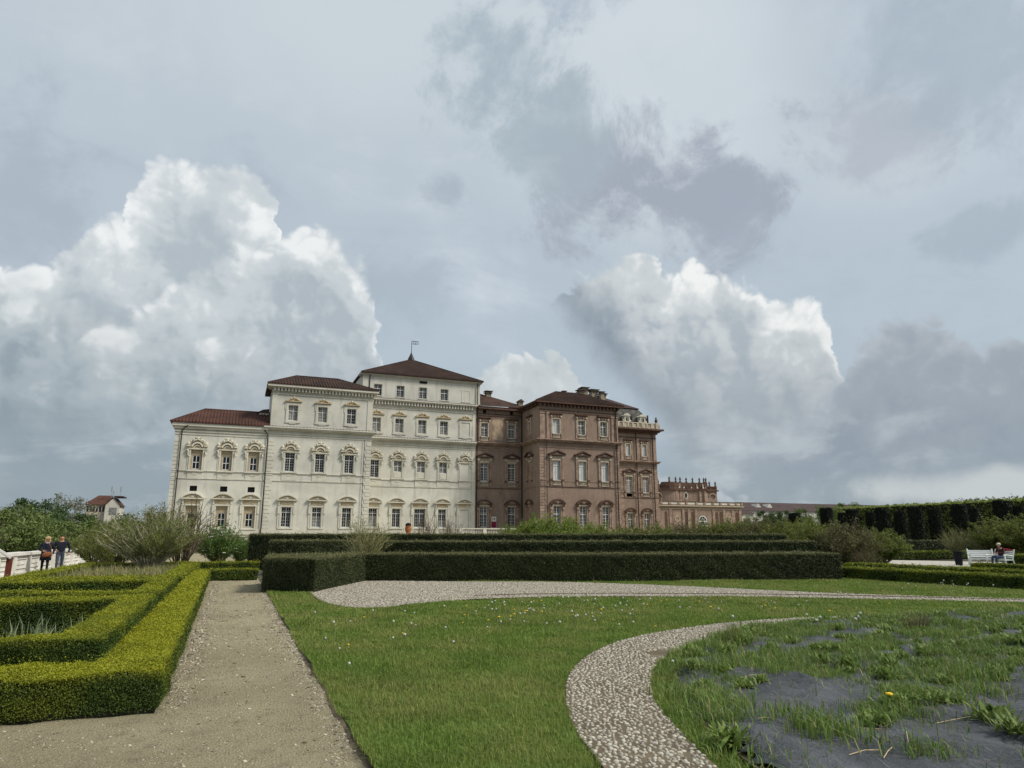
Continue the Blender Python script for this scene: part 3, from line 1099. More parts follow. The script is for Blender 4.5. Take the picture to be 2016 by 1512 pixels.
def surround(kind, w, h):
    key = ('sur', kind, w, h)
    if key in CACHE:
        return CACHE[key]
    b = MB()
    hw = w / 2
    T, O = 0, 1       # trim, ornament
    if kind == 'ground':
        for s in (-1, 1):
            a, c = sorted((s * (hw + 0.01), s * (hw + 0.20)))
            b.box(a, c, -0.10, 0.03, -0.12, h + 0.02)
            a, c = sorted((s * (hw + 0.24), s * (hw + 0.42)))
            b.box(a, c, -0.07, 0.03, -0.12, h * 0.62)
            b.box(a - 0.02, c + 0.02, -0.16, 0.03, h * 0.66, h + 0.12)
            b.box(a + 0.02, c - 0.02, -0.13, 0.03, h + 0.22, h + 0.74)
        b.box(-hw - 0.24, hw + 0.24, -0.13, 0.03, h + 0.02, h + 0.2)
        b.box(-hw - 0.12, hw + 0.12, -0.06, 0.03, h + 0.24, h + 0.74, O)
        arc_band(b, 0, h + 0.30, 0.42, -0.0 + 0.16, 0.05, -0.10, 0.0, 6)
        zc = h + 0.78
        b.box(-1.24, 1.24, -0.30, 0.03, zc, zc + 0.13)
        arc_band(b, 0, zc + 0.13, 1.26, 0.62, 0.16, -0.32, 0.02, 12)
        b.prism([(x * 0.86, zc + 0.13 + max(0, z) * 0.76) for x, z in [(1.26, 0)] + arc_pts(1.26, 0.62, 10)[::-1][1:-1] + [(-1.26, 0)]][::-1], -0.10, 0.02, O)
        arc_band(b, 0, zc + 0.2, 0.55, 0.26, 0.08, -0.16, -0.08, 8)
        b.ball((0, -0.14, zc + 0.28), (0.22, 0.07, 0.10))
        b.box(-1.0, 1.0, -0.135, 0.03, -0.90, -0.30)
        b.box(-0.9, 0.9, -0.2, 0.03, -0.26, -0.12)
    elif kind == 'noble':
        for s in (-1, 1):
            a, c = sorted((s * (hw + 0.01), s * (hw + 0.17)))
            b.box(a, c, -0.10, 0.03, -0.05, h + 0.02)
            a, c = sorted((s * (hw + 0.20), s * (hw + 0.33)))
            b.box(a, c, -0.05, 0.03, -0.05, h * 0.8, T)
            # scrolled consoles
            b.tube([(s * (hw + 0.20), -0.08, h * 0.66), (s * (hw + 0.34), -0.13, h * 0.76), (s * (hw + 0.30), -0.16, h * 0.88), (s * (hw + 0.46), -0.20, h * 1.0)], [0.07, 0.11, 0.10, 0.14], 6)
            b.box(*sorted((s * (hw + 0.10), s * (hw + 0.52))), -0.26, 0.03, h + 0.36, h + 0.50)
            b.box(*sorted((s * (hw + 0.06), s * (hw + 0.40))), -0.14, 0.03, h + 0.18, h + 0.36, O)
            b.ball((s * (hw + 0.34), -0.12, h + 0.70), (0.20, 0.13, 0.22), 8, 5)
            b.ball((s * (hw + 0.16), -0.12, h + 0.62), (0.12, 0.10, 0.12), 6, 4, O)
            b.ball((s * 0.42, -0.16, h + 1.16), (0.17, 0.12, 0.15), 7, 4)
            b.ball((s * 0.26, -0.18, h + 1.34), (0.14, 0.11, 0.11), 6, 4, O)
            b.tube([(s * 0.66, -0.12, h + 0.80), (s * 0.70, -0.16, h + 1.02), (s * 0.54, -0.18, h + 1.18)], [0.05, 0.08, 0.06], 5)
        b.box(-hw - 0.30, hw + 0.30, -0.16, 0.03, h + 0.02, h + 0.16)
        arc_band(b, 0, h + 0.20, 0.64, 0.70, 0.16, -0.26, 0.02, 10)
        b.prism([(x * 0.8, h + 0.2 + max(0, z) * 0.8) for x, z in [(0.64, 0)] + arc_pts(0.64, 0.7, 8)[::-1][1:-1] + [(-0.64, 0)]][::-1], -0.05, 0.02, O)
        arc_band(b, 0, h + 0.18, 0.40, 0.36, 0.08, -0.16, -0.04, 8)
        b.tube([(-0.5, -0.14, h + 0.96), (-0.25, -0.2, h + 1.12), (0, -0.22, h + 1.2), (0.25, -0.2, h + 1.12), (0.5, -0.14, h + 0.96)], 0.09, 6)
        b.ball((0, -0.18, h + 1.36), (0.17, 0.12, 0.17), 8, 5)
        b.prism([(-0.95, h + 0.16), (0.95, h + 0.16), (0.92, h + 0.7), (0.62, h + 0.95), (0.3, h + 1.3), (-0.3, h + 1.3), (-0.62, h + 0.95), (-0.92, h + 0.7)], -0.035, 0.02, O)
        b.box(-0.95, 0.95, -0.20, 0.03, -0.22, -0.08)
        b.box(-0.85, 0.85, -0.06, 0.03, -1.12, -0.26)
        b.box(-0.28, 0.28, -0.09, -0.055, -0.6, -0.36)
    elif kind == 'upper':
        for s in (-1, 1):
            b.box(*sorted((s * (hw + 0.01), s * (hw + 0.28))), -0.09, 0.03, -0.05, h + 0.02)
            b.box(*sorted((s * (hw + 0.29), s * (hw + 0.42))), -0.06, 0.03, h - 0.55, h + 0.30)
            b.box(*sorted((s * (hw + 0.29), s * (hw + 0.40))), -0.05, 0.03, -0.32, -0.05)
            b.ball((s * 0.78, -0.12, h + 0.62), (0.22, 0.10, 0.09), 6, 4, O)
            b.ball((s * 0.34, -0.14, h + 0.84), (0.20, 0.10, 0.13), 7, 4, O)
            b.ball((s * 0.55, -0.12, h + 0.72), (0.14, 0.09, 0.10), 6, 4)
        b.box(-hw - 0.28, hw + 0.28, -0.09, 0.03, h + 0.02, h + 0.30)
        b.box(-hw - 0.28, hw + 0.28, -0.09, 0.03, -0.33, -0.05)
        b.box(-0.4, 0.4, -0.07, 0.03, -0.45, -0.335)
        b.box(-1.06, 1.06, -0.22, 0.03, h + 0.44, h + 0.55, O)
        b.prism([(-1.0, h + 0.55), (1.0, h + 0.55), (0.62, h + 0.76), (0.3, h + 0.98), (-0.3, h + 0.98), (-0.62, h + 0.76)], -0.06, 0.02, O)
        b.ball((0, -0.12, h + 0.98), (0.14, 0.10, 0.15), 6, 4)
    elif kind == 'attic':
        for s in (-1, 1):
            b.box(*sorted((s * (hw + 0.01), s * (hw + 0.09))), -0.03, 0.03, -0.04, h + 0.02)
        b.box(-hw - 0.09, hw + 0.09, -0.03, 0.03, h + 0.02, h + 0.10)
        b.box(-hw - 0.16, hw + 0.16, -0.06, 0.03, -0.12, -0.04)
    elif kind == 'b_ground':
        for s in (-1, 1):
            b.box(*sorted((s * (hw + 0.01), s * (hw + 0.20))), -0.08, 0.03, 0, h + 0.02)
            b.box(*sorted((s * (hw + 0.26), s * (hw + 0.50))), -0.12, 0.03, 0, h * 0.80)
            b.box(*sorted((s * (hw + 0.22), s * (hw + 0.56))), -0.24, 0.03, h * 0.83, h + 0.30)
            b.ball((s * (hw + 0.40), -0.24, h + 0.02), (0.14, 0.1, 0.2), 6, 4, 1)
            b.ball((s * 0.35, -0.16, h + 0.58), (0.2, 0.1, 0.16), 6, 4)
        b.box(-hw - 0.2, hw + 0.2, -0.08, 0.03, h + 0.02, h + 0.16, 2)
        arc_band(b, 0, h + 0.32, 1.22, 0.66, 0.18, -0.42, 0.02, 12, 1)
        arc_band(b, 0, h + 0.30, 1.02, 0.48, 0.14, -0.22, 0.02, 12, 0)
        b.box(-1.22, -0.66, -0.40, 0.03, h + 0.24, h + 0.34, 1).box(0.66, 1.22, -0.40, 0.03, h + 0.24, h + 0.34, 1)
        b.ball((0, -0.2, h + 0.55), (0.26, 0.12, 0.26), 8, 5)
    elif kind == 'b_noble':
        for s in (-1, 1):
            b.box(*sorted((s * (hw + 0.01), s * (hw + 0.16))), -0.08, 0.03, 0, h + 0.02)
            b.box(*sorted((s * (hw + 0.26), s * (hw + 0.48))), -0.14, 0.03, -0.7, h + 0.30)
            b.box(*sorted((s * (hw + 0.22), s * (hw + 0.54))), -0.22, 0.03, h + 0.30, h + 0.68, 2)
            b.box(*sorted((s * (hw + 0.22), s * (hw + 0.54))), -0.20, 0.03, -0.12, 0.10, 1)
        b.box(-hw - 0.2, hw + 0.2, -0.10, 0.03, h + 0.02, h + 0.62, 2)
        for k in range(7):
            x = -hw - 0.08 + (2 * hw + 0.16) * k / 6
            b.ball((x, -0.13, h + 0.34 + 0.08 * (k % 2)), (0.07, 0.05, 0.14), 5, 3, 0)
        zc = h + 0.72
        b.box(-1.28, 1.28, -0.36, 0.03, zc, zc + 0.12, 1)
        for s in (-1, 1):
            b.prism([(s * 1.36, zc + 0.12), (s * 1.30, zc + 0.28), (0, zc + 0.80), (0, zc + 0.60)][::s], -0.42, 0.02, 1)
        b.prism([(-1.05, zc + 0.12), (1.05, zc + 0.12), (0, zc + 0.56)], -0.12, 0.02, 0)
        b.ball((0, -0.16, zc + 0.26), (0.36, 0.08, 0.12), 8, 4, 2)
    elif kind == 'b_upper':
        for s in (-1, 1):
            b.box(*sorted((s * (hw + 0.01), s * (hw + 0.16))), -0.08, 0.03, 0, h + 0.02, 2)
            b.box(*sorted((s * (hw + 0.20), s * (hw + 0.40))), -0.10, 0.03, -0.6, h + 0.16)
            b.ball((s * (hw + 0.22), -0.15, h + 0.36), (0.16, 0.09, 0.16), 6, 4, 2)
            b.ball((s * 0.28, -0.13, h + 0.40), (0.18, 0.07, 0.12), 6, 4, 0)
        b.box(-hw - 0.2, hw + 0.2, -0.08, 0.03, h + 0.02, h + 0.14, 2)
        b.box(-hw - 0.3, hw + 0.3, -0.06, 0.03, h + 0.16, h + 0.66, 0)
        b.box(-1.04, 1.04, -0.34, 0.03, h + 0.72, h + 0.90, 1)
    mats = [M['plaster_trim'], M['ornament']] if not kind.startswith('b_') else [M['brick_trim'], M['brick_hood'], M['stone_sill']]
    CACHE[key] = b.mesh('surround', mats)
    return CACHE[key]


def window(parent, kind, x, z, Y, w, h, cols=2, rows=6, transom=0.7, curtain=0.0, blind=False, bal=None, rot=0.0, label=None):
    L = WL[parent.name]
    o = link('window', frame_mesh(w, h, cols, rows, transom, *((0.028, 0.090) if (kind or '').startswith('b_') else (0.020, 0.064))), parent, Vector((x, Y, z)) - L, (0, 0, rot))
    link('pane', rect_mesh('pane', -w / 2 + 0.02, w / 2 - 0.02, 0.02, h - 0.02, 0.245, M['glass']), o)
    if kind:
        link('surround', surround(kind, w, h), o)
    if blind:
        link('blind', rect_mesh('blind', -w / 2 + 0.02, w / 2 * 0.72, 0.02, h * 0.70, 0.232, M['blind']), o)
        link('blind', rect_mesh('blind', -w / 2 + 0.02, w / 2 * 0.72, h * 0.72, h - 0.03, 0.233, M['blind']), o)
    elif curtain:
        link('curtain', rect_mesh('curtain', -w / 2 + 0.03, w / 2 - 0.03, 0.03, h * curtain, 0.238, M['curtain']), o)
    if bal:
        bh, mat = bal
        link('balustrade', baluster_mesh(w, bh, 6, mat), o, (0, -0.06, -bh - 0.02))
    if label:
        o['label'] = label
    return o


def quoins(parent, x0, x1, Y, z0, z1, mat, side=1, step=0.46):
    b = MB()
    z = z0
    k = 0
    while z + step <= z1:
        a, c = (x0, x1 - (0.18 if k % 2 else 0)) if side > 0 else (x0 + (0.18 if k % 2 else 0), x1)
        b.box(a, c, Y - 0.05, Y + 0.02, z + 0.03, z + step - 0.03)
        z += step
        k += 1
    o = b.build('quoins', mat, parent)
    return tag(o, kind='stuff')


def dentils(mb, x0, x1, Y, z0, z1, pr, step=0.42, m=0):
    n = int((x1 - x0) / step)
    for k in range(n):
        x = x0 + (x1 - x0) * (k + 0.5) / n
        mb.box(x - step * 0.27, x + step * 0.27, Y - pr, Y + 0.02, z0, z1, m)


def hip_roof(parent, x0, x1, y0, y1, z0, z1, hl, hr, mat, rib=0.36, label=None, thick=0.12):
    ym = (y0 + y1) / 2
    b = MB()
    rl, rr = (x0 + hl, ym, z1), (x1 - hr, ym, z1)
    vs = [(x0, y0, z0), (x1, y0, z0), (x1, y1, z0), (x0, y1, z0), rl, rr]
    b.add(vs, [(0, 1, 5, 4), (1, 2, 5), (2, 3, 4, 5), (3, 0, 4)])
    b.slab([(x0, y0), (x1, y0), (x1, y1), (x0, y1)], z0 - thick, z0 - 0.004)
    b.tube([vs[0], rl], 0.09, 5).tube([vs[1], rr], 0.09, 5).tube([rl, rr] if rr[0] - rl[0] > 0.2 else [rl, (rl[0] + 0.2, ym, z1)], 0.10, 5)
    roof = b.build('roof', mat, parent)
    if label:
        roof['label'] = label
    r = MB()
    n = int((x1 - x0) / rib)
    for k in range(n):
        x = x0 + (x1 - x0) * (k + 0.5) / n
        t = min(1.0, (x - x0) / hl if hl else 1, (x1 - x) / hr if hr else 1) * 0.985
        if t < 0.06:
            continue
        p0, p1 = Vector((x, y0 - 0.02, z0 + 0.02)), Vector((x, y0 + (ym - y0) * t, z0 + (z1 - z0) * t + 0.02))
        r.tube([p0, p1], 0.075, 4, cap=False)
    if hl > 1:
        n = int((y1 - y0) / rib)
        for k in range(n):
            y = y0 + (y1 - y0) * (k + 0.5) / n
            t = 1 - abs(y - ym) / (ym - y0)
            if t > 0.06:
                r.tube([(x0, y, z0 + 0.02), (x0 + hl * t * 0.985, y, z0 + (z1 - z0) * t * 0.985 + 0.02)], 0.075, 4, cap=False)
    tag(r.build('tile_rows', mat, roof), kind='stuff')
    return roof


def chimney(parent, x, y, z0, z1, w=0.7, gable=False):
    b = MB()
    b.box(x - w / 2, x + w / 2, y - w / 2, y + w / 2, z0, z1)
    o = b.build('chimney', M['chimney'], parent)
    c = MB()
    if gable:
        c.prism([(x - w * 0.75, z1), (x + w * 0.75, z1), (x, z1 + w * 0.55)], y - w * 0.7, y + w * 0.7)
    else:
        c.box(x - w * 0.72, x + w * 0.72, y - w * 0.72, y + w * 0.72, z1 + 0.003, z1 + 0.09)
        c.box(x - w * 0.42, x + w * 0.42, y - w * 0.42, y + w * 0.42, z1 + 0.09, z1 + 0.26)
        c.box(x - w * 0.78, x + w * 0.78, y - w * 0.78, y + w * 0.78, z1 + 0.26, z1 + 0.36)
    c.build('chimney_cap', M['cap'], parent)


def pipe(parent, x, Y, z0, z1, r=0.065, elbow=0):
    pts = [(x, Y - 0.12, z0), (x, Y - 0.12, z1)]
    if elbow:
        pts += [(x + elbow * 0.5, Y - 0.3, z1 + 0.35), (x + elbow, Y - 0.5, z1 + 0.55)]
    MB().tube(pts, r, 6).build('downpipe', M['lead'], parent)


def terrace():
    b = MB()
    b.box(-14, 130, 79, 170, -0.5, TZ)
    tag(b.build('terrace', M['gravel']), kind='structure')


terrace()
YB, YC, YE, YF, YG = 90.0, 94.6, 88.0, 108.5, 140.0


def white_palace():
    P = empty('palace', (12.2, YB, TZ))
    tag(P, 'cream plastered palace block with ornate windows, three stepped heights and brown tile roofs', 'palace')
    PL, TR = M['plaster'], M['plaster_trim']
    # ---------------- low wing
    xsA = (-4.92, -1.60, 1.50)
    holes = []
    for x in xsA:
        holes += [(x - 0.64, x + 0.64, 2.72, 5.24), (x - 0.64, x + 0.64, 9.46, 11.85), (x - 0.40, x + 0.40, 6.93, 7.57)]
    b = MB()
    wall_front(b, -7.45, 2.99, TZ, 14.7, YB, holes)
    wall_box(b, -7.45, 2.99, TZ, 14.7, YB, YB + 8.4)
    b.build('wall', PL, P)['label'] = 'low wing wall'
    for x in xsA:
        for z, h, ht, kind in ((2.80, 1.62, 5.24, 'ground'), (9.56, 1.60, 11.85, 'noble')):
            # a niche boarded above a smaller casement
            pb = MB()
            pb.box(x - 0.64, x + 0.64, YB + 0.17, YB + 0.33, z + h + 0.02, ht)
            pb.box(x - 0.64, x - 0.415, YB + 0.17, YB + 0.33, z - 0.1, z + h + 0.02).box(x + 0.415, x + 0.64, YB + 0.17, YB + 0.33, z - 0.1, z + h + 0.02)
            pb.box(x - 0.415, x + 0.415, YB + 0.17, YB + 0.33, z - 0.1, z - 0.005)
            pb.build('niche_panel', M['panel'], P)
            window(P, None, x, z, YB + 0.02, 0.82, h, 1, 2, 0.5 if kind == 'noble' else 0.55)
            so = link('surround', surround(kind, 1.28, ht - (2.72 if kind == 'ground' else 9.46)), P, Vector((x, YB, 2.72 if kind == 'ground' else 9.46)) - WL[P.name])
        ob = MB()
        ob.box(x - 0.40, x + 0.40, YB + 0.2, YB + 0.3, 6.93, 7.57)
        w_ = ob.build('window', M['opening'], P)
        w_['label'] = 'small square dark window'
        gb = MB()
        for k in range(-2, 3):
            gb.box(x + k * 0.16 - 0.012, x + k * 0.16 + 0.012, YB + 0.1, YB + 0.13, 6.93, 7.57)
        gb.build('grille', M['iron'], w_)
    MB().box(-4.45, -4.02, YB - 0.004, YB + 0.1, 14.28, 14.46).build('vent', M['opening'], P)
    # ---------------- middle block
    xsB = (5.74, 9.38, 13.05)
    holes = []
    for x in xsB:
        holes += [(x - 0.57, x + 0.57, 2.84, 5.24), (x - 0.585, x + 0.585, 9.63, 11.95), (x - 0.585, x + 0.585, 16.05, 18.0)]
    b = MB()
    lo = [h for h in holes if h[3] < 15]
    wall_front(b, 2.99, 15.80, TZ, 15.0, YB, lo)
    wall_box(b, 2.99, 15.80, TZ, 15.0, YB, YB + 9)
    wall_front(b, 3.10, 15.80, 15.0, 20.3, YB + 0.06, [h for h in holes if h[3] > 15])
    wall_box(b, 3.10, 15.80, 15.0, 20.3, YB + 0.06, YB + 9)
    b.build('wall', PL, P)['label'] = 'middle block wall'
    cur = {(0, 2): 0.0, (1, 2): 0.95, (2, 2): 0.0, (0, 0): 0, (1, 0): 0.0}
    for i, x in enumerate(xsB):
        window(P, 'ground', x, 2.84, YB, 1.14, 2.4, 2, 6, 0.74, curtain=(0.0, 0.55, 0.0)[i])
        window(P, 'noble', x, 9.63, YB, 1.17, 2.32, 2, 7, 0.70)
        window(P, 'upper', x, 16.05, YB + 0.06, 1.17, 1.95, 2, 5, 0.64, curtain=(0.97, 0.97, 0.0)[i])
    # ---------------- tall block
    xsC = (17.2, 20.4, 23.7, 26.9, 30.15)
    holes = []
    for i, x in enumerate(xsC):
        gw = 0.78 if i == 2 else 0.57
        if i < 4:
            holes += [(x - gw, x + gw, 2.95, 5.42), (x - 0.585, x + 0.585, 9.60 if i == 0 else 10.46, 12.0), (x - 0.585, x + 0.585, 15.98, 17.9), (x - 0.56, x + 0.56, 21.05, 22.67)]
    b = MB()
    wall_front(b, 15.82, 31.75, TZ, 19.9, YC, [h for h in holes if h[3] < 19])
    wall_box(b, 15.0, 31.75, TZ, 19.9, YC, YC + 17)
    wall_front(b, 15.0, 32.35, 19.9, 24.0, YC + 0.05, [h for h in holes if h[3] > 19])
    wall_box(b, 15.0, 32.35, 19.9, 24.0, YC + 0.05, YC + 17)
    b.build('wall', PL, P)['label'] = 'tall block wall'
    for i, x in enumerate(xsC[:4]):
        window(P, 'ground', x, 2.95, YC, 1.56 if i == 2 else 1.14, 2.47, 2 if i != 2 else 3, 6, 0.74, curtain=(0.6, 0, 0.0, 0.4)[i])
        if i == 0:
            window(P, 'noble', x, 9.63, YC, 1.17, 2.36, 2, 7, 0.70)
        else:
            window(P, None, x, 10.46, YC, 1.17, 1.54, 1, 2, 0.5, curtain=0.96)
            link('surround', surround('noble', 1.17, 2.36), P, Vector((x, YC, 9.63)) - WL[P.name])
            MB().box(x - 0.5, x + 0.5, YC - 0.05, YC + 0.02, 9.66, 10.4).build('apron_panel', M['plaster_trim'], P)
        window(P, 'upper', x, 15.98, YC, 1.17, 1.92, 2, 5, 0.64, curtain=(0.97, 0.6, 0.6, 0.6)[i])
        window(P, 'attic', x, 21.05, YC + 0.05, 1.12, 1.62, 2, 5, 0.64)
    x = xsC[4]
    for kind, z, w, h, zz in (('ground', 2.95, 1.3, 2.47, YC), ('noble', 9.63, 1.3, 2.36, YC), ('upper', 15.98, 1.3, 1.92, YC), ('attic', 21.05, 1.12, 1.62, YC + 0.05)):
        o = link('blind_window', surround(kind, w, h), P, Vector((x, zz, z)) - WL[P.name])
        if kind != 'attic':
            link('panel', rect_mesh('panel' + kind, -w / 2, w / 2, -0.02, h, -0.012, M['plaster']), o)
    MB().box(23.15, 24.25, YC - 0.02, YC + 0.2, 23.28, 23.62).build('vent', M['opening'], P)
    # ---------------- string courses, plinths, cornices
    t = MB()
    for x0, x1, Y in ((-7.45, 15.80, YB), (15.82, 31.75, YC)):
        MB().box(x0, x1, Y - 0.07, Y + 0.02, 8.38, 8.48).build('string_course', TR, P)
        MB().box(x0, x1, Y - 0.10, Y + 0.02, 9.30, 9.40).build('string_course', TR, P)
        MB().box(x0 - 0.06, x1 + 0.06, Y - 0.10, Y + 0.02, TZ + 0.002, 2.58).build('plinth', TR, P)
    t = MB()
    cornice(t, -7.45, 2.94, YB, [(13.62, 13.72, 0.06), (13.95, 14.10, 0.10), (14.3, 14.62, 0.22), (14.62, 14.98, 0.42)], left=True, right=False)
    t.build('cornice', TR, P)
    t = MB()
    cornice(t, 2.99, 15.80, YB, [(13.98, 14.08, 0.07), (14.22, 14.34, 0.10), (14.66, 14.80, 0.28), (14.80, 14.96, 0.50), (14.96, 15.12, 0.62)])
    t.build('cornice', TR, P)
    t = MB()
    cornice(t, 15.86, 31.70, YC, [(13.98, 14.08, 0.07), (14.22, 14.34, 0.10), (14.66, 14.80, 0.28), (14.80, 14.96, 0.50), (14.96, 15.12, 0.62)], left=False, right=False)
    t.build('cornice', TR, P)
    # small tiles that lie on the middle ledge
    r = MB()
    r.prism([(2.45, 15.125), (16.35, 15.125), (16.35, 15.16), (2.45, 15.16)], YB - 0.60, YB - 0.05)
    r.prism([(15.9, 15.125), (31.7, 15.125), (31.7, 15.16), (15.9, 15.16)], YC - 0.60, YC - 0.05)
    for k in range(34):
        x = 2.6 + k * 0.41
        r.tube([(x, YB - 0.63, 15.16), (x, YB - 0.06, 15.22)], 0.06, 4)
    for k in range(38):
        x = 16.2 + k * 0.41
        r.tube([(x, YC - 0.63, 15.16), (x, YC - 0.06, 15.22)], 0.06, 4)
    tag(r.build('ledge_tiles', M['tile'], P), kind='stuff')
    t = MB()
    cornice(t, 3.10, 15.80, YB + 0.06, [(19.30, 19.42, 0.10), (19.62, 19.72, 0.10), (20.12, 20.24, 0.40), (20.24, 20.5, 0.62)])
    dentils(t, 3.15, 15.75, YB + 0.06, 19.74, 20.12, 0.36)
    t.build('cornice', TR, P)
    t = MB()
    cornice(t, 15.84, 31.30, YC, [(19.30, 19.40, 0.08), (19.70, 19.80, 0.10), (20.26, 20.40, 0.42), (20.40, 20.56, 0.60)], left=False, right=True)
    dentils(t, 15.9, 31.25, YC, 19.82, 20.26, 0.38)
    t.build('cornice', TR, P)
    MB().prism([(16.2, 20.565), (31.6, 20.565), (31.6, 20.63), (16.2, 20.63)], YC - 0.55, YC + 0.03).build('ledge_tiles', M['tile'], P)
    t = MB()
    cornice(t, 15.0, 32.35, YC + 0.05, [(23.78, 23.92, 0.12), (23.92, 24.10, 0.28)])
    t.build('cornice', TR, P)
    # pilaster strips at the corners
    t = MB()
    for x0, x1, Y, z0, z1 in ((3.12, 3.75, YB + 0.06, 15.13, 19.28), (15.1, 15.78, YB + 0.06, 15.13, 19.28), (15.02, 15.9, YC + 0.05, 20.62, 23.76), (31.7, 32.33, YC + 0.05, 20.62, 23.76), (31.2, 31.72, YC, TZ + 0.7, 13.9), (31.2, 31.72, YC, 15.2, 19.28)):
        MB().box(x0, x1, Y - 0.06, Y + 0.02, z0, z1).build('pilaster_strip', TR, P)
    quoins(P, -7.47, -6.85, YB, 2.6, 13.5, TR, 1)
    quoins(P, 3.05, 3.80, YB, 2.6, 13.9, TR, 1)
    quoins(P, 15.0, 15.82, YB, 2.6, 13.9, TR, -1)
    # ---------------- roofs
    ra = hip_roof(P, -8.1, 3.0, YB - 0.55, YB + 8.6, 15.12, 17.5, 3.4, 0.0, M['tile_red'], label='red tiled roof of the low wing')
    sm = MB()
    sm.box(1.75, 2.98, YB + 3.2, YB + 5.6, 16.4, 17.35)
    o = sm.build('roof_hatch', PL, P)
    MB().prism([(1.55, 17.36), (2.98, 17.36), (2.98, 17.85), (2.2, 17.72)], YB + 3.0, YB + 5.8).build('hatch_roof', M['far_roof'], P)
    rb = hip_roof(P, 2.43, 16.38, YB - 0.62, YB + 8.6, 20.64, 22.75, 3.6, 4.7, M['tile'], label='brown tiled roof of the middle block')
    rc = hip_roof(P, 14.75, 32.75, YC - 0.45, YC + 17.5, 24.24, 28.9, 8.95, 8.95, M['tile'], label='pyramid roof of the tall block')
    apex = (23.75, YC + 8.525, 28.9)
    b = MB()
    b.lathe([(0.62, -0.25), (0.5, 0.15), (0.22, 0.75), (0.10, 1.05), (0.05, 1.2), (0.035, 3.1)], apex, 8)
    f = b.build('finial', M['iron'], P)
    b = MB()
    z = apex[2] + 2.55
    b.box(23.79, 24.55, apex[1] - 0.015, apex[1] + 0.015, z, z + 0.08).box(23.79, 24.55, apex[1] - 0.015, apex[1] + 0.015, z + 0.45, z + 0.53)
    for x in (24.05, 24.35):
        b.box(x, x + 0.07, apex[1] - 0.015, apex[1] + 0.015, z + 0.08, z + 0.45)
    for k in range(3):
        b.prism([(24.56, z + 0.05 + k * 0.2), (25.0, z + 0.1 + k * 0.2), (24.56, z + 0.15 + k * 0.2)], apex[1] - 0.015, apex[1] + 0.015)
    b.build('weather_vane', M['iron'], P)
    for x, Y, z0, z1, e in ((-6.75, YB, 2.0, 14.1, 0.6), (2.93, YB, 2.0, 14.0, -0.5), (14.86, YB, 2.0, 14.0, 0), (15.98, YC + 0.05, 21.4, 24.0, 0), (31.92, YC - 0.05, 2.0, 24.0, 0)):
        pipe(P, x, Y - (0.05 if z1 < 20 else 0), z0, z1, 0.07 if x != 14.86 else 0.035, e)
    return P


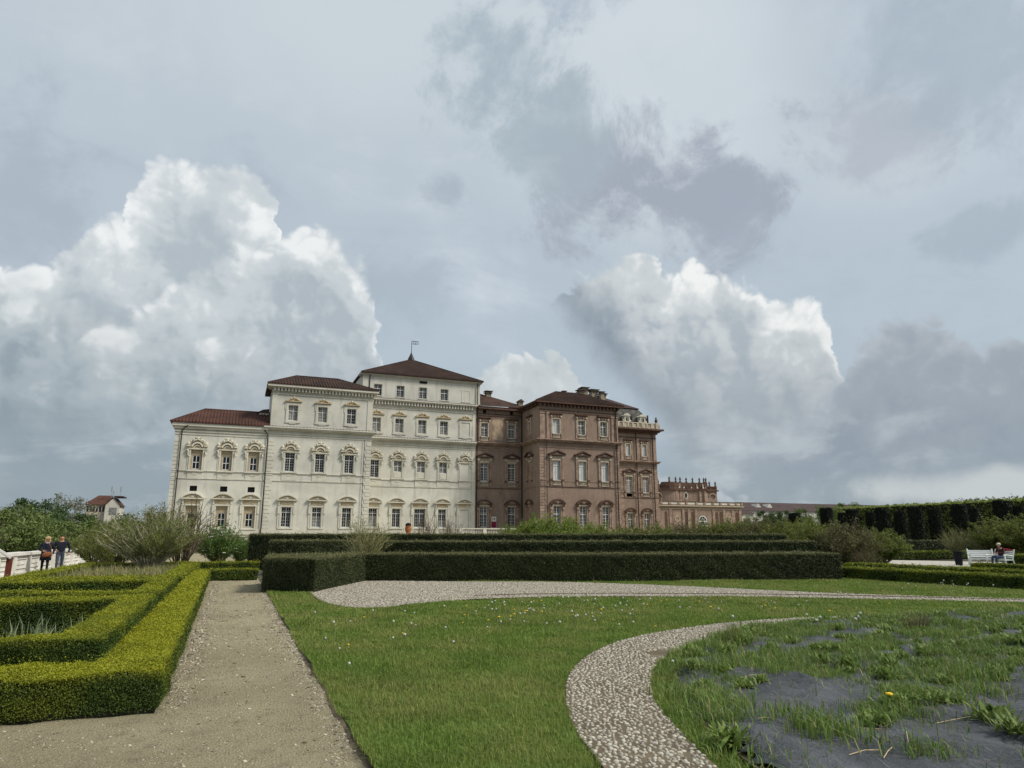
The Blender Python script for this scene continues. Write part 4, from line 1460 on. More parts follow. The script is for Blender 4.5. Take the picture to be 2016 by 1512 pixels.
def brick_palace():
    P = empty('brick_palace', (50, YE, TZ))
    tag(P, 'reddish brick palace wing with pedimented windows and a dark hipped roof', 'palace')
    BR, TB, HD = M['brick'], M['brick_trim'], M['brick_hood']
    ST = M['stone_sill']
    # ---------------- recessed bay beside the white block
    xsD = (33.1, 37.38)
    holes = []
    for x in xsD:
        holes += [(x - 0.56, x + 0.56, 3.0, 5.92), (x - 0.56, x + 0.56, 8.85, 12.2), (x - 0.53, x + 0.53, 15.45, 18.05), (x - 0.26, x + 0.26, 19.45, 20.08)]
    b = MB()
    wall_front(b, 31.76, 38.95, TZ, 20.3, YC, holes)
    wall_box(b, 31.76, 38.95, TZ, 20.3, YC, YC + 8)
    b.build('wall', BR, P)['label'] = 'recessed bay wall'
    for x in xsD:
        window(P, 'b_ground', x, 3.0, YC, 1.12, 2.92, 2, 7, 0.63)
        window(P, 'b_noble', x, 9.55, YC, 1.12, 2.65, 2, 7, 0.76, bal=(0.72, ST))
        window(P, 'b_upper', x, 16.05, YC, 1.06, 2.0, 2, 5, 0.66, bal=(0.60, ST))
        MB().box(x - 0.26, x + 0.26, YC + 0.15, YC + 0.25, 19.45, 20.08).build('vent', M['opening'], P)
    pl = MB()
    pl.prism([(34.35, 15.7), (35.9, 15.55), (36.1, 16.6), (35.75, 17.4), (36.2, 18.4), (35.4, 18.75), (34.5, 18.6), (34.2, 18.2), (34.75, 17.4), (34.3, 16.5)], YC - 0.018, YC + 0.01)
    pl.build('plaster_patch', M['old_plaster'], P)
    # ---------------- projecting pavilion
    xsE = (41.62, 45.70, 49.32)
    holes = []
    for x in xsE:
        holes += [(x - 0.56, x + 0.56, 2.95, 5.88), (x - 0.56, x + 0.56, 8.72, 12.2), (x - 0.54, x + 0.54, 15.42, 18.15)]
    b = MB()
    wall_front(b, 38.95, 51.75, TZ, 20.4, YE, holes)
    wall_box(b, 38.95, 51.75, TZ, 20.4, YE, YE + 32)
    b.build('wall', BR, P)['label'] = 'projecting pavilion wall'
    for i, x in enumerate(xsE):
        window(P, 'b_ground', x, 2.95, YE, 1.12, 2.93, 2, 7, 0.62)
        window(P, 'b_noble', x, 9.48, YE, 1.12, 2.72, 1, 1, 0.74, blind=True, bal=(0.72, ST), label='window with white blinds')
        window(P, 'b_upper', x, 16.08, YE, 1.08, 2.07, 2, 5, 0.66, curtain=(0, 0.0, 0.0)[i], blind=(i == 0), bal=(0.60, ST))
    for z, h, kind in ((3.4, 2.5, 'b_ground'), (9.5, 2.7, 'b_noble'), (16.1, 2.0, 'b_upper')):
        o = link('niche', surround(kind, 0.9, h), P, Vector((38.95, 91.3, z)) - WL[P.name], (0, 0, -math.pi / 2))
        link('panel', rect_mesh('niche' + kind, -0.45, 0.45, 0, h, -0.01, M['brick_trim']), o)
    # ---------------- far set-back block with mansard
    xsF = (65.8, 69.25)
    holes = []
    for x in xsF:
        holes += [(x - 0.56, x + 0.56, 2.95, 5.80), (x - 0.62, x + 0.62, 8.72, 12.35), (x - 0.44, x + 0.44, 15.5, 18.3)]
    b = MB()
    wall_front(b, 58, 71.85, TZ, 20.3, YF, holes)
    wall_box(b, 58, 71.85, TZ, 20.3, YF, YF + 18)
    b.build('wall', BR, P)['label'] = 'far block wall under the mansard'
    for i, x in enumerate(xsF):
        window(P, 'b_ground', x, 2.95, YF, 1.10, 2.85, 2, 7, 0.62)
        window(P, 'b_noble', x, 9.52, YF, 1.24, 2.80, 2, 6, 0.76, bal=(0.74, ST) if i else None, curtain=0.97)
        window(P, 'b_upper', x, 16.15, YF, 0.88, 2.12, 1, 2, 0.70, blind=True, bal=(0.60, ST))
    # ---------------- courses and cornices
    t = MB()
    for x0, x1, Y in ((31.80, 38.88, YC), (38.93, 51.77, YE), (58, 71.9, YF)):
        for z0, z1, pr in ((8.48, 8.58, 0.08), (9.30, 9.38, 0.05), (14.05, 14.12, 0.06), (14.40, 14.48, 0.06)):
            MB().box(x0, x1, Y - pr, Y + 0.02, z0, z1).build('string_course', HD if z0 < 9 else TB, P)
        MB().box(x0, x1, Y - 0.10, Y + 0.02, TZ + 0.01, 2.6).build('plinth', TB, P)
    MB().box(38.87, 38.97, YE + 0.02, YC - 0.1, 8.48, 8.58).build('string_course', TB, P)
    t = MB()
    C_ = [(14.78, 14.92, 0.22), (14.92, 15.08, 0.42), (15.08, 15.22, 0.58)]
    cornice(t, 31.85, 38.90, YC, C_, left=False, right=False)
    t.build('cornice', TB, P)
    t = MB()
    cornice(t, 38.95, 51.75, YE, C_, back=6.0)
    t.build('cornice', TB, P)
    t = MB()
    cornice(t, 58, 71.85, YF, C_)
    t.build('cornice', TB, P)
    t = MB()
    for Y, x0, x1 in ((YC, 31.85, 38.9), (YE, 38.95, 51.75)):
        t.box(x0, x1, Y - 0.06, Y + 0.02, 19.12, 19.2).box(x0, x1, Y - 0.08, Y + 0.02, 19.42, 19.52)
    n = 22
    for k in range(n):
        x = 39.05 + 12.6 * k / (n - 1)
        t.box(x - 0.12, x + 0.12, YE - 0.45, YE + 0.02, 19.95, 20.38)
    for k in range(10):
        y = YE + 0.3 + k * 0.66
        t.box(38.95 - 0.45, 38.97, y - 0.12, y + 0.12, 19.95, 20.38)
    t.box(38.3, 52.4, YE - 0.66, YE + 6.4, 20.38, 20.6)
    t.box(31.9, 38.6, YC - 0.6, YC + 0.6, 20.1, 20.5)
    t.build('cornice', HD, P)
    t = MB()
    cornice(t, 58, 71.85, YF, [(19.5, 19.6, 0.08), (20.3, 20.62, 0.28), (20.62, 20.9, 0.62), (20.9, 21.2, 1.15)], back=10)
    t.build('cornice', M['brick_hood'], P)
    # roof-top balustrade of the far block
    b = MB()
    b.box(58, 71.9, YF - 0.75, YF - 0.45, 21.2, 21.35).box(58, 71.9, YF - 0.75, YF - 0.45, 22.15, 22.3)
    for k in range(9):
        x = 63.6 + k * 1.0
        b.box(x - 0.17, x + 0.17, YF - 0.78, YF - 0.42, 21.35, 22.15)
        if k % 2 == 0:
            for q in range(1, 5):
                b.box(x + q * 0.2 - 0.05, x + q * 0.2 + 0.05, YF - 0.66, YF - 0.54, 21.35, 22.15)
        else:
            b.box(x + 0.17, x + 0.83, YF - 0.66, YF - 0.54, 21.4, 22.05)
    b.box(71.45, 72.0, YF - 0.85, YF - 0.35, 21.2, 22.4)
    b.build('roof_balustrade', ST, P)
    b = MB()
    b.lathe([(0.12, 0), (0.28, 0.25), (0.30, 0.5), (0.12, 0.75), (0.18, 0.95), (0.02, 1.1)], (71.7, YF - 0.6, 22.4), 8)
    b.build('urn', M['cap'], P)
    # pilasters and quoins
    t = MB()
    for x in (39.05, 40.1, 50.6, 51.15):
        t = MB().box(x, x + (0.75 if x in (39.05, ) else 0.45), YE - 0.12, YE + 0.02, 15.3, 19.1)
        t.box(x - 0.05, x + (0.80 if x in (39.05, ) else 0.50), YE - 0.18, YE + 0.02, 18.85, 19.08)
        t.build('pilaster', TB, P)
    for x in (64.2, 67.6, 71.1):
        MB().box(x, x + 0.6, YF - 0.12, YF + 0.02, 15.3, 19.4).build('pilaster', TB, P)
    quoins(P, 39.0, 39.95, YE, 2.7, 14.0, TB, 1, 0.40)
    quoins(P, 50.95, 51.77, YE, 2.7, 14.0, TB, -1, 0.40)
    quoins(P, 63.3, 64.6, YF, 2.7, 14.0, TB, 1, 0.42)
    quoins(P, 67.5, 68.1, YF, 2.7, 14.0, TB, 1, 0.42)
    quoins(P, 71.0, 71.87, YF, 2.7, 14.0, TB, -1, 0.42)
    # ---------------- roofs
    b = MB()
    b.add([(31.8, YC - 0.70, 20.50), (38.6, YC - 0.70, 20.58), (39.6, YC + 0.2, 21.05), (33.5, YC + 4.5, 23.5), (32.4, YC + 4.5, 23.6), (32.35, YC - 0.2, 20.8)], [(0, 1, 2, 3, 4, 5)])
    b.add([(39.6, YC + 0.2, 21.05), (33.5, YC + 4.5, 23.5), (42, YC + 8, 21.5)], [(0, 2, 1)])
    r = b.build('roof', M['tile'], P)
    r['label'] = 'roof of the recessed bay'
    chimney(P, 34.9, YC + 3.6, 22.5, 23.35, 0.78)
    chimney(P, 39.0, YE + 7.2, 20.9, 21.75, 0.75, gable=True)
    b = MB()
    x0, x1, y0 = 38.25, 52.55, YE - 0.68
    z0, zr = 20.62, 23.35
    b.add([(x0, y0, z0), (x1, y0, z0), (48.6, YE + 5.2, zr), (44.0, YE + 5.2, zr), (x0, YE + 34, z0), (x1, YE + 34, z0), (44.0, YE + 30, zr), (48.6, YE + 30, zr)],
          [(0, 1, 2, 3), (0, 3, 6, 4), (1, 5, 7, 2), (3, 2, 7, 6)])
    b.tube([(x0, y0, z0), (44.0, YE + 5.2, zr)], 0.10, 5).tube([(x1, y0, z0), (48.6, YE + 5.2, zr)], 0.10, 5).tube([(44.0, YE + 5.2, zr), (48.6, YE + 5.2, zr)], 0.12, 5)
    r = b.build('roof', M['tile'], P)
    r['label'] = 'hipped roof of the pavilion'
    rr = MB()
    for k in range(38):
        x = x0 + (x1 - x0) * (k + 0.5) / 38
        t_ = min(1.0, (x - x0) / 5.75, (x1 - x) / 3.95) * 0.98
        if t_ > 0.08:
            rr.tube([(x, y0 - 0.02, z0 + 0.02), (x, y0 + 5.88 * t_, z0 + (zr - z0) * t_ + 0.02)], 0.07, 4, cap=False)
    tag(rr.build('tile_rows', M['tile'], r), kind='stuff')
    for x, y, za, zb, w in ((46.9, YE + 8, 22.9, 23.9, 0.5), (49.85, YE + 8, 21.5, 24.3, 0.85), (50.75, YE + 8.6, 21.0, 24.85, 0.95), (61.2, YF + 4.2, 25.5, 28.5, 1.2), (62.3, YF + 3.0, 25.5, 28.0, 0.75), (63.6, YF + 5.0, 25.5, 28.1, 1.0)):
        chimney(P, x, y, za, zb, w)
    # mansard of the far block and the low roof above it
    b = MB()
    yf = YF + 0.4
    b.add([(58, yf, 21.9), (71.2, yf, 21.9), (70.5, yf + 0.8, 24.0), (69.6, yf + 1.9, 25.4), (58, yf + 1.9, 25.4), (58, yf + 0.8, 24.0), (71.2, YF + 17, 21.9), (70.5, YF + 16, 24.0), (69.6, YF + 15, 25.4)],
          [(0, 1, 2, 5), (5, 2, 3, 4), (1, 6, 7, 2), (2, 7, 8, 3)])
    r = b.build('roof', M['mansard'], P)
    r['label'] = 'slate mansard of the far block'
    for k in range(5):
        x = 63.7 + 1.75 * k
        bb = MB()
        bb.box(x - 0.05, x + 0.05, yf + 0.05, yf + 0.5, 22.0, 24.0)
        if k in (1, 3):
            bb.ball((x + 0.9, yf + 0.25, 23.2), (0.3, 0.12, 0.36), 8, 5).ball((x - 0.9, yf + 0.25, 22.7), (0.22, 0.12, 0.3), 8, 5)
        bb.build('roof_ornament', M['cap'], P)
    for x in (65.75, 69.1):
        d = MB()
        d.box(x - 0.55, x + 0.55, YF - 0.2, yf + 0.9, 22.1, 23.5)
        d.prism([(x - 0.78, 23.5), (x + 0.78, 23.5), (x, 23.98)], YF - 0.35, yf + 1.2)
        dm = d.build('dormer', M['plaster_trim'], P)
        e = MB()
        for s in (-1, 1):
            e.box(x + s * 0.17 - 0.12, x + s * 0.17 + 0.12, YF - 0.212, YF - 0.19, 22.5, 23.2)
        e.build('dormer_pane', M['opening'], dm)
        f = MB()
        f.ball((x + 0.72, YF - 0.1, 22.5), (0.2, 0.12, 0.35), 6, 4).ball((x - 0.72, YF - 0.1, 22.5), (0.2, 0.12, 0.35), 6, 4)
        f.build('dormer_scroll', ST, dm)
    b = MB()
    b.add([(53, YF + 2.0, 25.42), (69.9, YF + 2.0, 25.42), (62.3, YF + 6.5, 28.6), (61.0, YF + 6.5, 28.6), (69.9, YF + 12, 25.4), (53, YF + 12, 25.4)], [(0, 1, 2, 3), (1, 4, 2), (4, 5, 3, 2), (5, 0, 3)])
    r = b.build('roof', M['far_roof'], P)
    r['label'] = 'low dark roof above the mansard'
    for x, Y, z0_, z1_ in ((40.0, YE, 2.0, 14.7), (51.3, YE, 2.0, 20.3), (38.8, YC - 0.3, 2.0, 20.2), (67.4, YF, 2.0, 20.4), (70.95, YF, 2.0, 20.4)):
        pipe(P, x, Y - 0.12, z0_, z1_, 0.075 if x != 40.0 else 0.04)
    return P


def arch_poly(x, z0, z1, w, n=8):
    r = w / 2
    return [(x - r, z0), (x + r, z0)] + [(x + r * math.cos(a), z1 - r + r * math.sin(a)) for a in [math.pi * k / n for k in range(n + 1)]]


def chapel():
    P = empty('brick_pavilion', (103, YG, TZ))
    tag(P, 'low curved brick pavilion with a vase-topped parapet behind the brick wing', 'pavilion')
    BR, TB = M['brick'], M['brick_trim']
    b = MB()
    wall_front(b, 84, 116.6, TZ, 8.7, YG, [(103.6, 106.2, TZ, 5.4)], 0.4)
    wall_box(b, 84, 116.6, TZ, 8.7, YG, YG + 16)
    b.build('wall', BR, P)
    t = MB()
    cornice(t, 84, 116.6, YG, [(8.2, 8.35, 0.12), (8.7, 8.85, 0.35), (8.85, 9.02, 0.6)])
    t.build('cornice', M['stone_sill'], P)
    t = MB()
    t.box(84, 117.0, YG - 0.4, YG - 0.1, 9.02, 9.2).box(84, 117.0, YG - 0.4, YG - 0.1, 9.82, 10.0)
    t.build('coping', M['brick_hood'], P)
    t = MB()
    xs = [93.2, 95.6, 98.2, 100.3, 103.2, 105.6, 108.0, 110.3, 112.8, 115.0, 116.7]
    for k, x in enumerate(xs):
        MB().box(x - 0.28, x + 0.28, YG - 0.45, YG - 0.05, 9.2, 9.82).build('parapet_post', M['brick_trim'], P)
    t = MB()
    for k in range(len(xs) - 1):
        MB().box(xs[k] + 0.4, xs[k + 1] - 0.4, YG - 0.3, YG - 0.2, 9.24, 9.78).build('parapet_panel', M['plaster_trim'], P)
    # pilasters, niches and roundels of the lower storey
    t = MB()
    for x in (92.6, 95.8, 99.4, 101.0, 103.0, 108.2, 111.3, 114.0, 116.2):
        MB().box(x - 0.35, x + 0.35, YG - 0.16, YG + 0.02, TZ, 8.2).build('pilaster', TB, P)
    for x, w in ((94.6, 0.8), (100.2, 0.8), (102.1, 0.7), (109.2, 0.9), (110.4, 0.8), (115.2, 0.9)):
        n = MB()
        n.prism(arch_poly(x, 3.2, 7.6, w), YG - 0.02, YG + 0.05)
        n.build('niche', M['brick_hood'], P)
    for x in (97.6, 112.9):
        n = MB()
        n.box(x - 1.15, x + 1.15, YG - 0.06, YG + 0.02, 4.3, 7.5)
        n.build('wall_panel', TB, P)
        c_ = MB()
        pts = [(x + 0.6 * math.cos(a), YG - 0.1, 5.8 + 0.6 * math.sin(a)) for a in [2 * math.pi * k / 14 for k in range(15)]]
        c_.tube(pts, 0.10, 5)
        c_.build('roundel', M['stone_sill'], P)
    # the arched window
    x, r = 104.9, 1.3
    o = MB()
    o.prism(arch_poly(x, TZ, 6.72, 2.6), YG - 0.03, YG + 0.05)
    gl = o.build('window', M['glass'], P)
    gl['label'] = 'arched window with white fanlight'
    f = MB()
    arc = [(x + 1.12 * math.cos(a), YG - 0.08, 5.42 + 1.12 * math.sin(a)) for a in [math.pi * k / 14 for k in range(15)]]
    f.tube(arc, 0.13, 5)
    arc2 = [(x + 0.55 * math.cos(a), YG - 0.08, 5.42 + 0.55 * math.sin(a)) for a in [math.pi * k / 10 for k in range(11)]]
    f.tube(arc2, 0.05, 4)
    for a in (0.25, 0.5, 0.75):
        f.tube([(x, YG - 0.08, 5.42), (x + 1.12 * math.cos(math.pi * a), YG - 0.08, 5.42 + 1.12 * math.sin(math.pi * a))], 0.045, 4)
    f.box(x - 1.25, x + 1.25, YG - 0.12, YG - 0.035, 5.2, 5.42)
    for k in (-1.15, -0.6, 0, 0.6, 1.15):
        f.box(x + k - 0.06, x + k + 0.06, YG - 0.11, YG - 0.035, TZ, 5.2)
    for z in (2.8, 3.6, 4.4):
        f.box(x - 1.2, x + 1.2, YG - 0.10, YG - 0.04, z - 0.04, z + 0.04)
    f.build('window_frame', M['frame'], gl)
    # upper storey, curved in plan
    Yu = YG + 2.5
    plan = [(86, Yu), (95.0, Yu)]
    plan += [(95 + 3.2 * k / 6, Yu - 1.1 * math.sin(math.pi / 2 * k / 6)) for k in range(1, 7)]
    plan += [(98.2 + 9.2 * k / 10, Yu - 1.1 + 0.9 * math.sin(math.pi * k / 10)) for k in range(1, 11)]
    plan += [(107.4 + 1.4 * k / 4, Yu - 1.1 + 1.0 * k / 4) for k in range(1, 5)] + [(111.6, Yu), (111.6, Yu + 10), (86, Yu + 10)]
    MB().slab(plan, 9.0, 12.75).build('upper_wall', BR, P)
    big = [(x + (0.35 if x > 100 else -0.2), y - 0.4 if y < Yu + 5 else y) for x, y in plan]
    MB().slab(big, 12.75, 13.05).build('cornice', M['brick_hood'], P)
    up = MB()
    fr = plan[:-2]
    for k in range(len(fr) - 1):
        (xa, ya), (xb, yb) = fr[k], fr[k + 1]
        raise_ = 0.75 if 95.5 < xa < 108 else 0.0
        raise_b = 0.75 if 95.5 < xb < 108.0 else 0.0
        for z0, z1, oy in ((13.05, 13.2, 0.0), (13.75, 13.95, -0.06)):
            up.add([(xa, ya + oy, z0), (xb, yb + oy, z0), (xb, yb + oy, z1 + raise_b), (xa, ya + oy, z1 + raise_),
                    (xa, ya + 0.4, z0), (xb, yb + 0.4, z0), (xb, yb + 0.4, z1 + raise_b), (xa, ya + 0.4, z1 + raise_)],
                   [(0, 1, 2, 3), (3, 2, 6, 7), (5, 4, 7, 6), (0, 4, 5, 1)])
        up.add([(xa, ya + 0.1, 13.2), (xb, yb + 0.1, 13.2), (xb, yb + 0.1, 13.75 + raise_b), (xa, ya + 0.1, 13.75 + raise_)], [(0, 1, 2, 3)])
    up.build('parapet', M['brick_hood'], P)
    for k in range(6):
        x = 99.9 + k * 1.45
        y = Yu - 1.1 + 0.9 * math.sin(math.pi * (x - 98.2) / 9.2)
        MB().box(x - 0.48, x + 0.48, y + 0.02, y + 0.09, 13.3, 14.35).build('parapet_panel', M['plaster_trim'], P)
    vm = MB()
    vm.lathe([(0.24, 0), (0.24, 0.25), (0.12, 0.45), (0.26, 0.70), (0.22, 0.9), (0.09, 1.02), (0.15, 1.1), (0.03, 1.3)], (0, 0, 0), 8)
    vme = vm.mesh('vase', M['cap'])
    for x, hi in ((94.6, 0), (97.2, 1), (99.2, 1), (100.7, 1), (102.6, 1), (104.4, 1), (106.2, 1), (107.3, 1), (107.9, 1), (109.6, 0), (111.4, 0)):
        y = Yu - 0.9 if 97 < x < 108 else Yu
        y += 0.7 * math.sin(math.pi * (x - 98.2) / 9.2) if 98.2 < x < 107.4 else 0
        MB().box(x - 0.26, x + 0.26, y - 0.08, y + 0.44, 13.05, 14.0 + 0.75 * hi).build('vase_post', M['brick_hood'], P)
        link('vase', vme, P, Vector((x, y + 0.18, 14.0 + 0.75 * hi)) - WL[P.name])
    t = MB()
    for x in (95.2, 99.0, 100.4, 101.2, 106.0, 107.2):
        y = Yu - (1.1 if x > 97 else 0.0) + (0.9 * math.sin(math.pi * (x - 98.2) / 9.2) if 98.2 < x < 107.4 else 0)
        MB().box(x - 0.3, x + 0.3, y - 0.18, y + 0.3, 10.0, 12.75).build('pilaster', TB, P)
    y = Yu - 1.1 + 0.9 * 0.98 - 0.08
    xo = 102.0
    el = [(xo + 0.42 * math.cos(a), y - 0.1, 11.5 + 0.8 * math.sin(a)) for a in [2 * math.pi * k / 16 for k in range(17)]]
    MB().tube(el, 0.12, 5).build('oval_window', M['plaster_trim'], P)
    ow = MB()
    ow.prism([(xo + 0.40 * math.cos(a), 11.5 + 0.76 * math.sin(a)) for a in [2 * math.pi * k / 14 for k in range(14)]], y - 0.06, y + 0.1)
    ow.build('oval_pane', M['opening'], P)
    arc = MB()
    arc_band(arc, 110.0, 11.4, 1.2, 0.9, 0.3, Yu - 0.4, Yu + 0.1, 10)
    arc.build('pediment', TB, P)
    arc = MB()
    arc_band(arc, 94.2, 11.2, 1.2, 1.0, 0.3, Yu - 0.4, Yu + 0.1, 10)
    arc.build('pediment', TB, P)


white_palace()
brick_palace()
chapel()


def hall(name, label, x0, x1, y0, y1, z0, z1, gz, hip, mat, cat='building', skylights=0):
    """a long low building: walls, hipped roof, dormers"""
    P = empty(name, ((x0 + x1) / 2, y0, gz))
    tag(P, label, cat)
    b = MB()
    b.box(x0 + 0.4, x1 - 0.4, y0 + 0.4, y1 - 0.4, gz, z0)
    b.build('wall', M['plaster'], P)
    ym = (y0 + y1) / 2
    r = MB()
    r.add([(x0, y0, z0), (x1, y0, z0), (x1, y1, z0), (x0, y1, z0), (x0 + hip, ym, z1), (x1 - hip, ym, z1)], [(0, 1, 5, 4), (1, 2, 5), (2, 3, 4, 5), (3, 0, 4), (3, 2, 1, 0)])
    ro = r.build('roof', mat, P)
    for k in range(skylights):
        x = x0 + hip + 3 + k * 4.2
        d = MB()
        ym_ = y0 + (ym - y0) * 0.5
        zz = (z0 + z1) / 2
        d.prism([(x - 1.1, zz - 0.5), (x + 1.1, zz - 0.5), (x + 0.2, zz + 0.75), (x - 0.2, zz + 0.75)], ym_ - 1.1, ym_ + 1.5)
        d.build('dormer', M['plaster'], ro)
    return P

hall('long_hall', 'long low hall under a dark purple-brown roof with two dormers behind the pavilion', 131, 215, 160, 180, 9.0, 11.9, TZ, 9, M['far_roof'], skylights=2)
hall('side_hall', 'short dark-roofed hall beside the vase-topped brick pavilion', 117.5, 131.5, 152, 164, 7.8, 9.95, TZ, 2, M['far_roof'])

# ================================================================= view helpers (placing along a bearing)
cy_, sy_ = math.cos(YAW), math.sin(YAW)


def spot(side, ahead):
    """metres to the right of and ahead of the camera's ground point -> x, y"""
    return side * cy_ + ahead * sy_, -side * sy_ + ahead * cy_


def seen(P, margin=0.12, near=2.0, far=1e9):
    X = P[:, 0] * cy_ - P[:, 1] * sy_
    Y = P[:, 0] * sy_ + P[:, 1] * cy_
    return (Y > near) & (Y < far) & (np.abs(X) < Y * (0.765 + margin) + 1.0)


# ================================================================= hedges
def cells_on(o, e1, e2, step=0.6):
    o, e1, e2 = (np.array(v, float) for v in (o, e1, e2))
    l1, l2 = np.linalg.norm(e1), np.linalg.norm(e2)
    n1, n2 = max(1, int(round(l1 / step))), max(1, int(round(l2 / step)))
    for i in range(n1):
        for j in range(n2):
            yield o + e1 * i / n1 + e2 * j / n2, e1 / n1, e2 / n2, l1 * l2 / (n1 * n2)


def scatter(patches, smin, k, cover, leaf_fill=0.3):
    """patches: (origin, e1, e2, normal, young, test) -> points, normals, sizes, young"""
    PP, NN, SS, YY = [], [], [], []
    for o, e1, e2, nrm, young, test in patches:
        for c, a, b_, area in cells_on(o, e1, e2):
            m = c + a / 2 + b_ / 2
            d = math.hypot(m[0], m[1])
            size = max(smin, d * k)
            n = rng.poisson(area * cover / (size * size * leaf_fill))
            if n == 0:
                continue
            u = rng.random((n, 2))
            p = c + u[:, :1] * a + u[:, 1:] * b_
            if test is not None:
                p = p[test(p)]
                n = len(p)
                if n == 0:
                    continue
            PP.append(p)
            NN.append(np.tile(nrm, (n, 1)))
            SS.append(np.full(n, size))
            YY.append(np.full(n, young))
    if not PP:
        return None
    return np.concatenate(PP), np.concatenate(NN), np.concatenate(SS), np.concatenate(YY)


def hedge(name, label, outer, inner=None, h=0.5, kind='box', z0=0.0, smin=0.016, k=0.0017, cover=1.9, group=None, top_young=0.95, side_young=0.05, wob=0.022, cat='hedge', core_in=0.03, leaf=None):
    leafm, corem = (leaf or M[kind + '_leaf']), M[('box' if kind not in ('box', 'yew') else kind) + '_core']
    outer = [tuple(p) for p in outer]

    def ccw(p):
        return sum(p[i][0] * p[(i + 1) % len(p)][1] - p[(i + 1) % len(p)][0] * p[i][1] for i in range(len(p))) > 0
    if not ccw(outer):
        outer = outer[::-1]
    if inner and not ccw(inner):
        inner = inner[::-1]
    patches = []
    cores = MB()

    def shrink(poly, s):
        n = len(poly)
        out = []
        for i in range(n):
            p0, p1, p2 = (np.array(poly[(i + q) % n]) for q in (-1, 0, 1))
            a, c = p1 - p0, p2 - p1
            na, nc = np.array([-a[1], a[0]]) / np.linalg.norm(a), np.array([-c[1], c[0]]) / np.linalg.norm(c)
            bis = na + nc
            bis = bis / max(0.35, np.linalg.norm(bis)) if np.linalg.norm(bis) > 1e-6 else na
            out.append(tuple(p1 + bis * s / max(0.5, float(bis @ na))))
        return out
    oc = shrink(outer, core_in)
    if inner:
        ic = shrink(inner, -core_in)
        n = len(outer)
        vs = [(x, y, z0 - 0.05) for x, y in oc + ic] + [(x, y, z0 + h - core_in) for x, y in oc + ic]
        fs = []
        for i in range(n):
            j = (i + 1) % n
            fs += [(i, j, 2 * n + j, 2 * n + i), (n + j, n + i, 3 * n + i, 3 * n + j), (2 * n + i, 2 * n + j, 3 * n + j, 3 * n + i)]
        cores.add(vs, fs)
    else:
        cores.slab(oc, z0 - 0.05, z0 + h - core_in)
    for poly, sgn in ((outer, 1), (inner, -1)):
        if not poly:
            continue
        for i in range(len(poly)):
            p, q = np.array(poly[i]), np.array(poly[(i + 1) % len(poly)])
            t = q - p
            nrm = np.array([t[1], -t[0], 0]) / np.linalg.norm(t) * sgn
            mid = (p + q) / 2
            if nrm[0] * mid[0] + nrm[1] * mid[1] > 0 and math.hypot(*mid) > 30:
                continue           # far side, seen by nobody near the photograph's place
            patches.append(((p[0], p[1], z0 + 0.02), (t[0], t[1], 0), (0, 0, h - 0.02), nrm, side_young, None))
    xs, ys = [p[0] for p in outer], [p[1] for p in outer]

    def ontop(P):
        r = inside(P, outer)
        if inner:
            r &= ~inside(P, inner)
        return r
    patches.append(((min(xs), min(ys), z0 + h), (max(xs) - min(xs), 0, 0), (0, max(ys) - min(ys), 0), np.array([0, 0, 1.0]), top_young, ontop))
    S = scatter(patches, smin, k, cover)
    P, N, Z, Yg = S
    keep = seen(P, 0.35, -2)
    P, N, Z, Yg = P[keep], N[keep], Z[keep], Yg[keep]
    amp = 1.35 * wob * (sines(P[:, 0] * 1.0 + P[:, 2] * 0.7, P[:, 1] + P[:, 2], 21, 3.0) + 0.6 * sines(P[:, 0] + P[:, 2], P[:, 1] - P[:, 2] * 1.3, 22, 9.0))
    P = P + N * amp[:, None] + rng.normal(0, 0.012, P.shape) * (Z / 0.018)[:, None] ** 0.5
    stray = rng.random(len(P)) < 0.05
    P = P + N * (stray * np.abs(rng.normal(0, 0.035, len(P))) * (Z / 0.018) ** 0.4)[:, None]
    low_ = (N[:, 2] < 0.5) * np.clip(1 - (P[:, 2] - z0) / (0.30 * h + 0.02), 0, 1)
    thin = sines(P[:, 0] * 1.2 + 3, P[:, 1] * 1.2 - P[:, 2] * 1.5, 23, 5.0)
    kp = rng.random(len(P)) > np.clip(0.55 * low_ + (0.45 if kind == 'box' else 0.0) * np.maximum(thin - 0.45, 0), 0, 0.9)
    P, N, Z, Yg = P[kp], N[kp], Z[kp], Yg[kp]
    # young shoots near the shoulder of the hedge and in patches on its sides
    up = np.clip((P[:, 2] - z0 - h + 0.10) / 0.10, 0, 1) * (N[:, 2] < 0.5)
    patch = sines(P[:, 0] * 1.3, P[:, 1] * 1.3 + P[:, 2] * 2.0, 5, 2.6)
    Yg = np.clip(Yg + up * 0.45 * top_young + (0.22 if kind == 'box' else 0.06) * np.maximum(patch, -0.6) * (0.4 + top_young), 0, 1)
    root = link(name, cores.mesh(name, corem))
    tag(root, label, cat, group)
    f = link('foliage', np_mesh('foliage', leaf_quads(P, N, Z, 0.75, 0.62, 0.5), 4, leafm, {'young': Yg}), root)
    tag(f, kind='stuff')
    return root


def rect(x0, x1, y0, y1):
    return [(x0, y0), (x1, y0), (x1, y1), (x0, y1)]


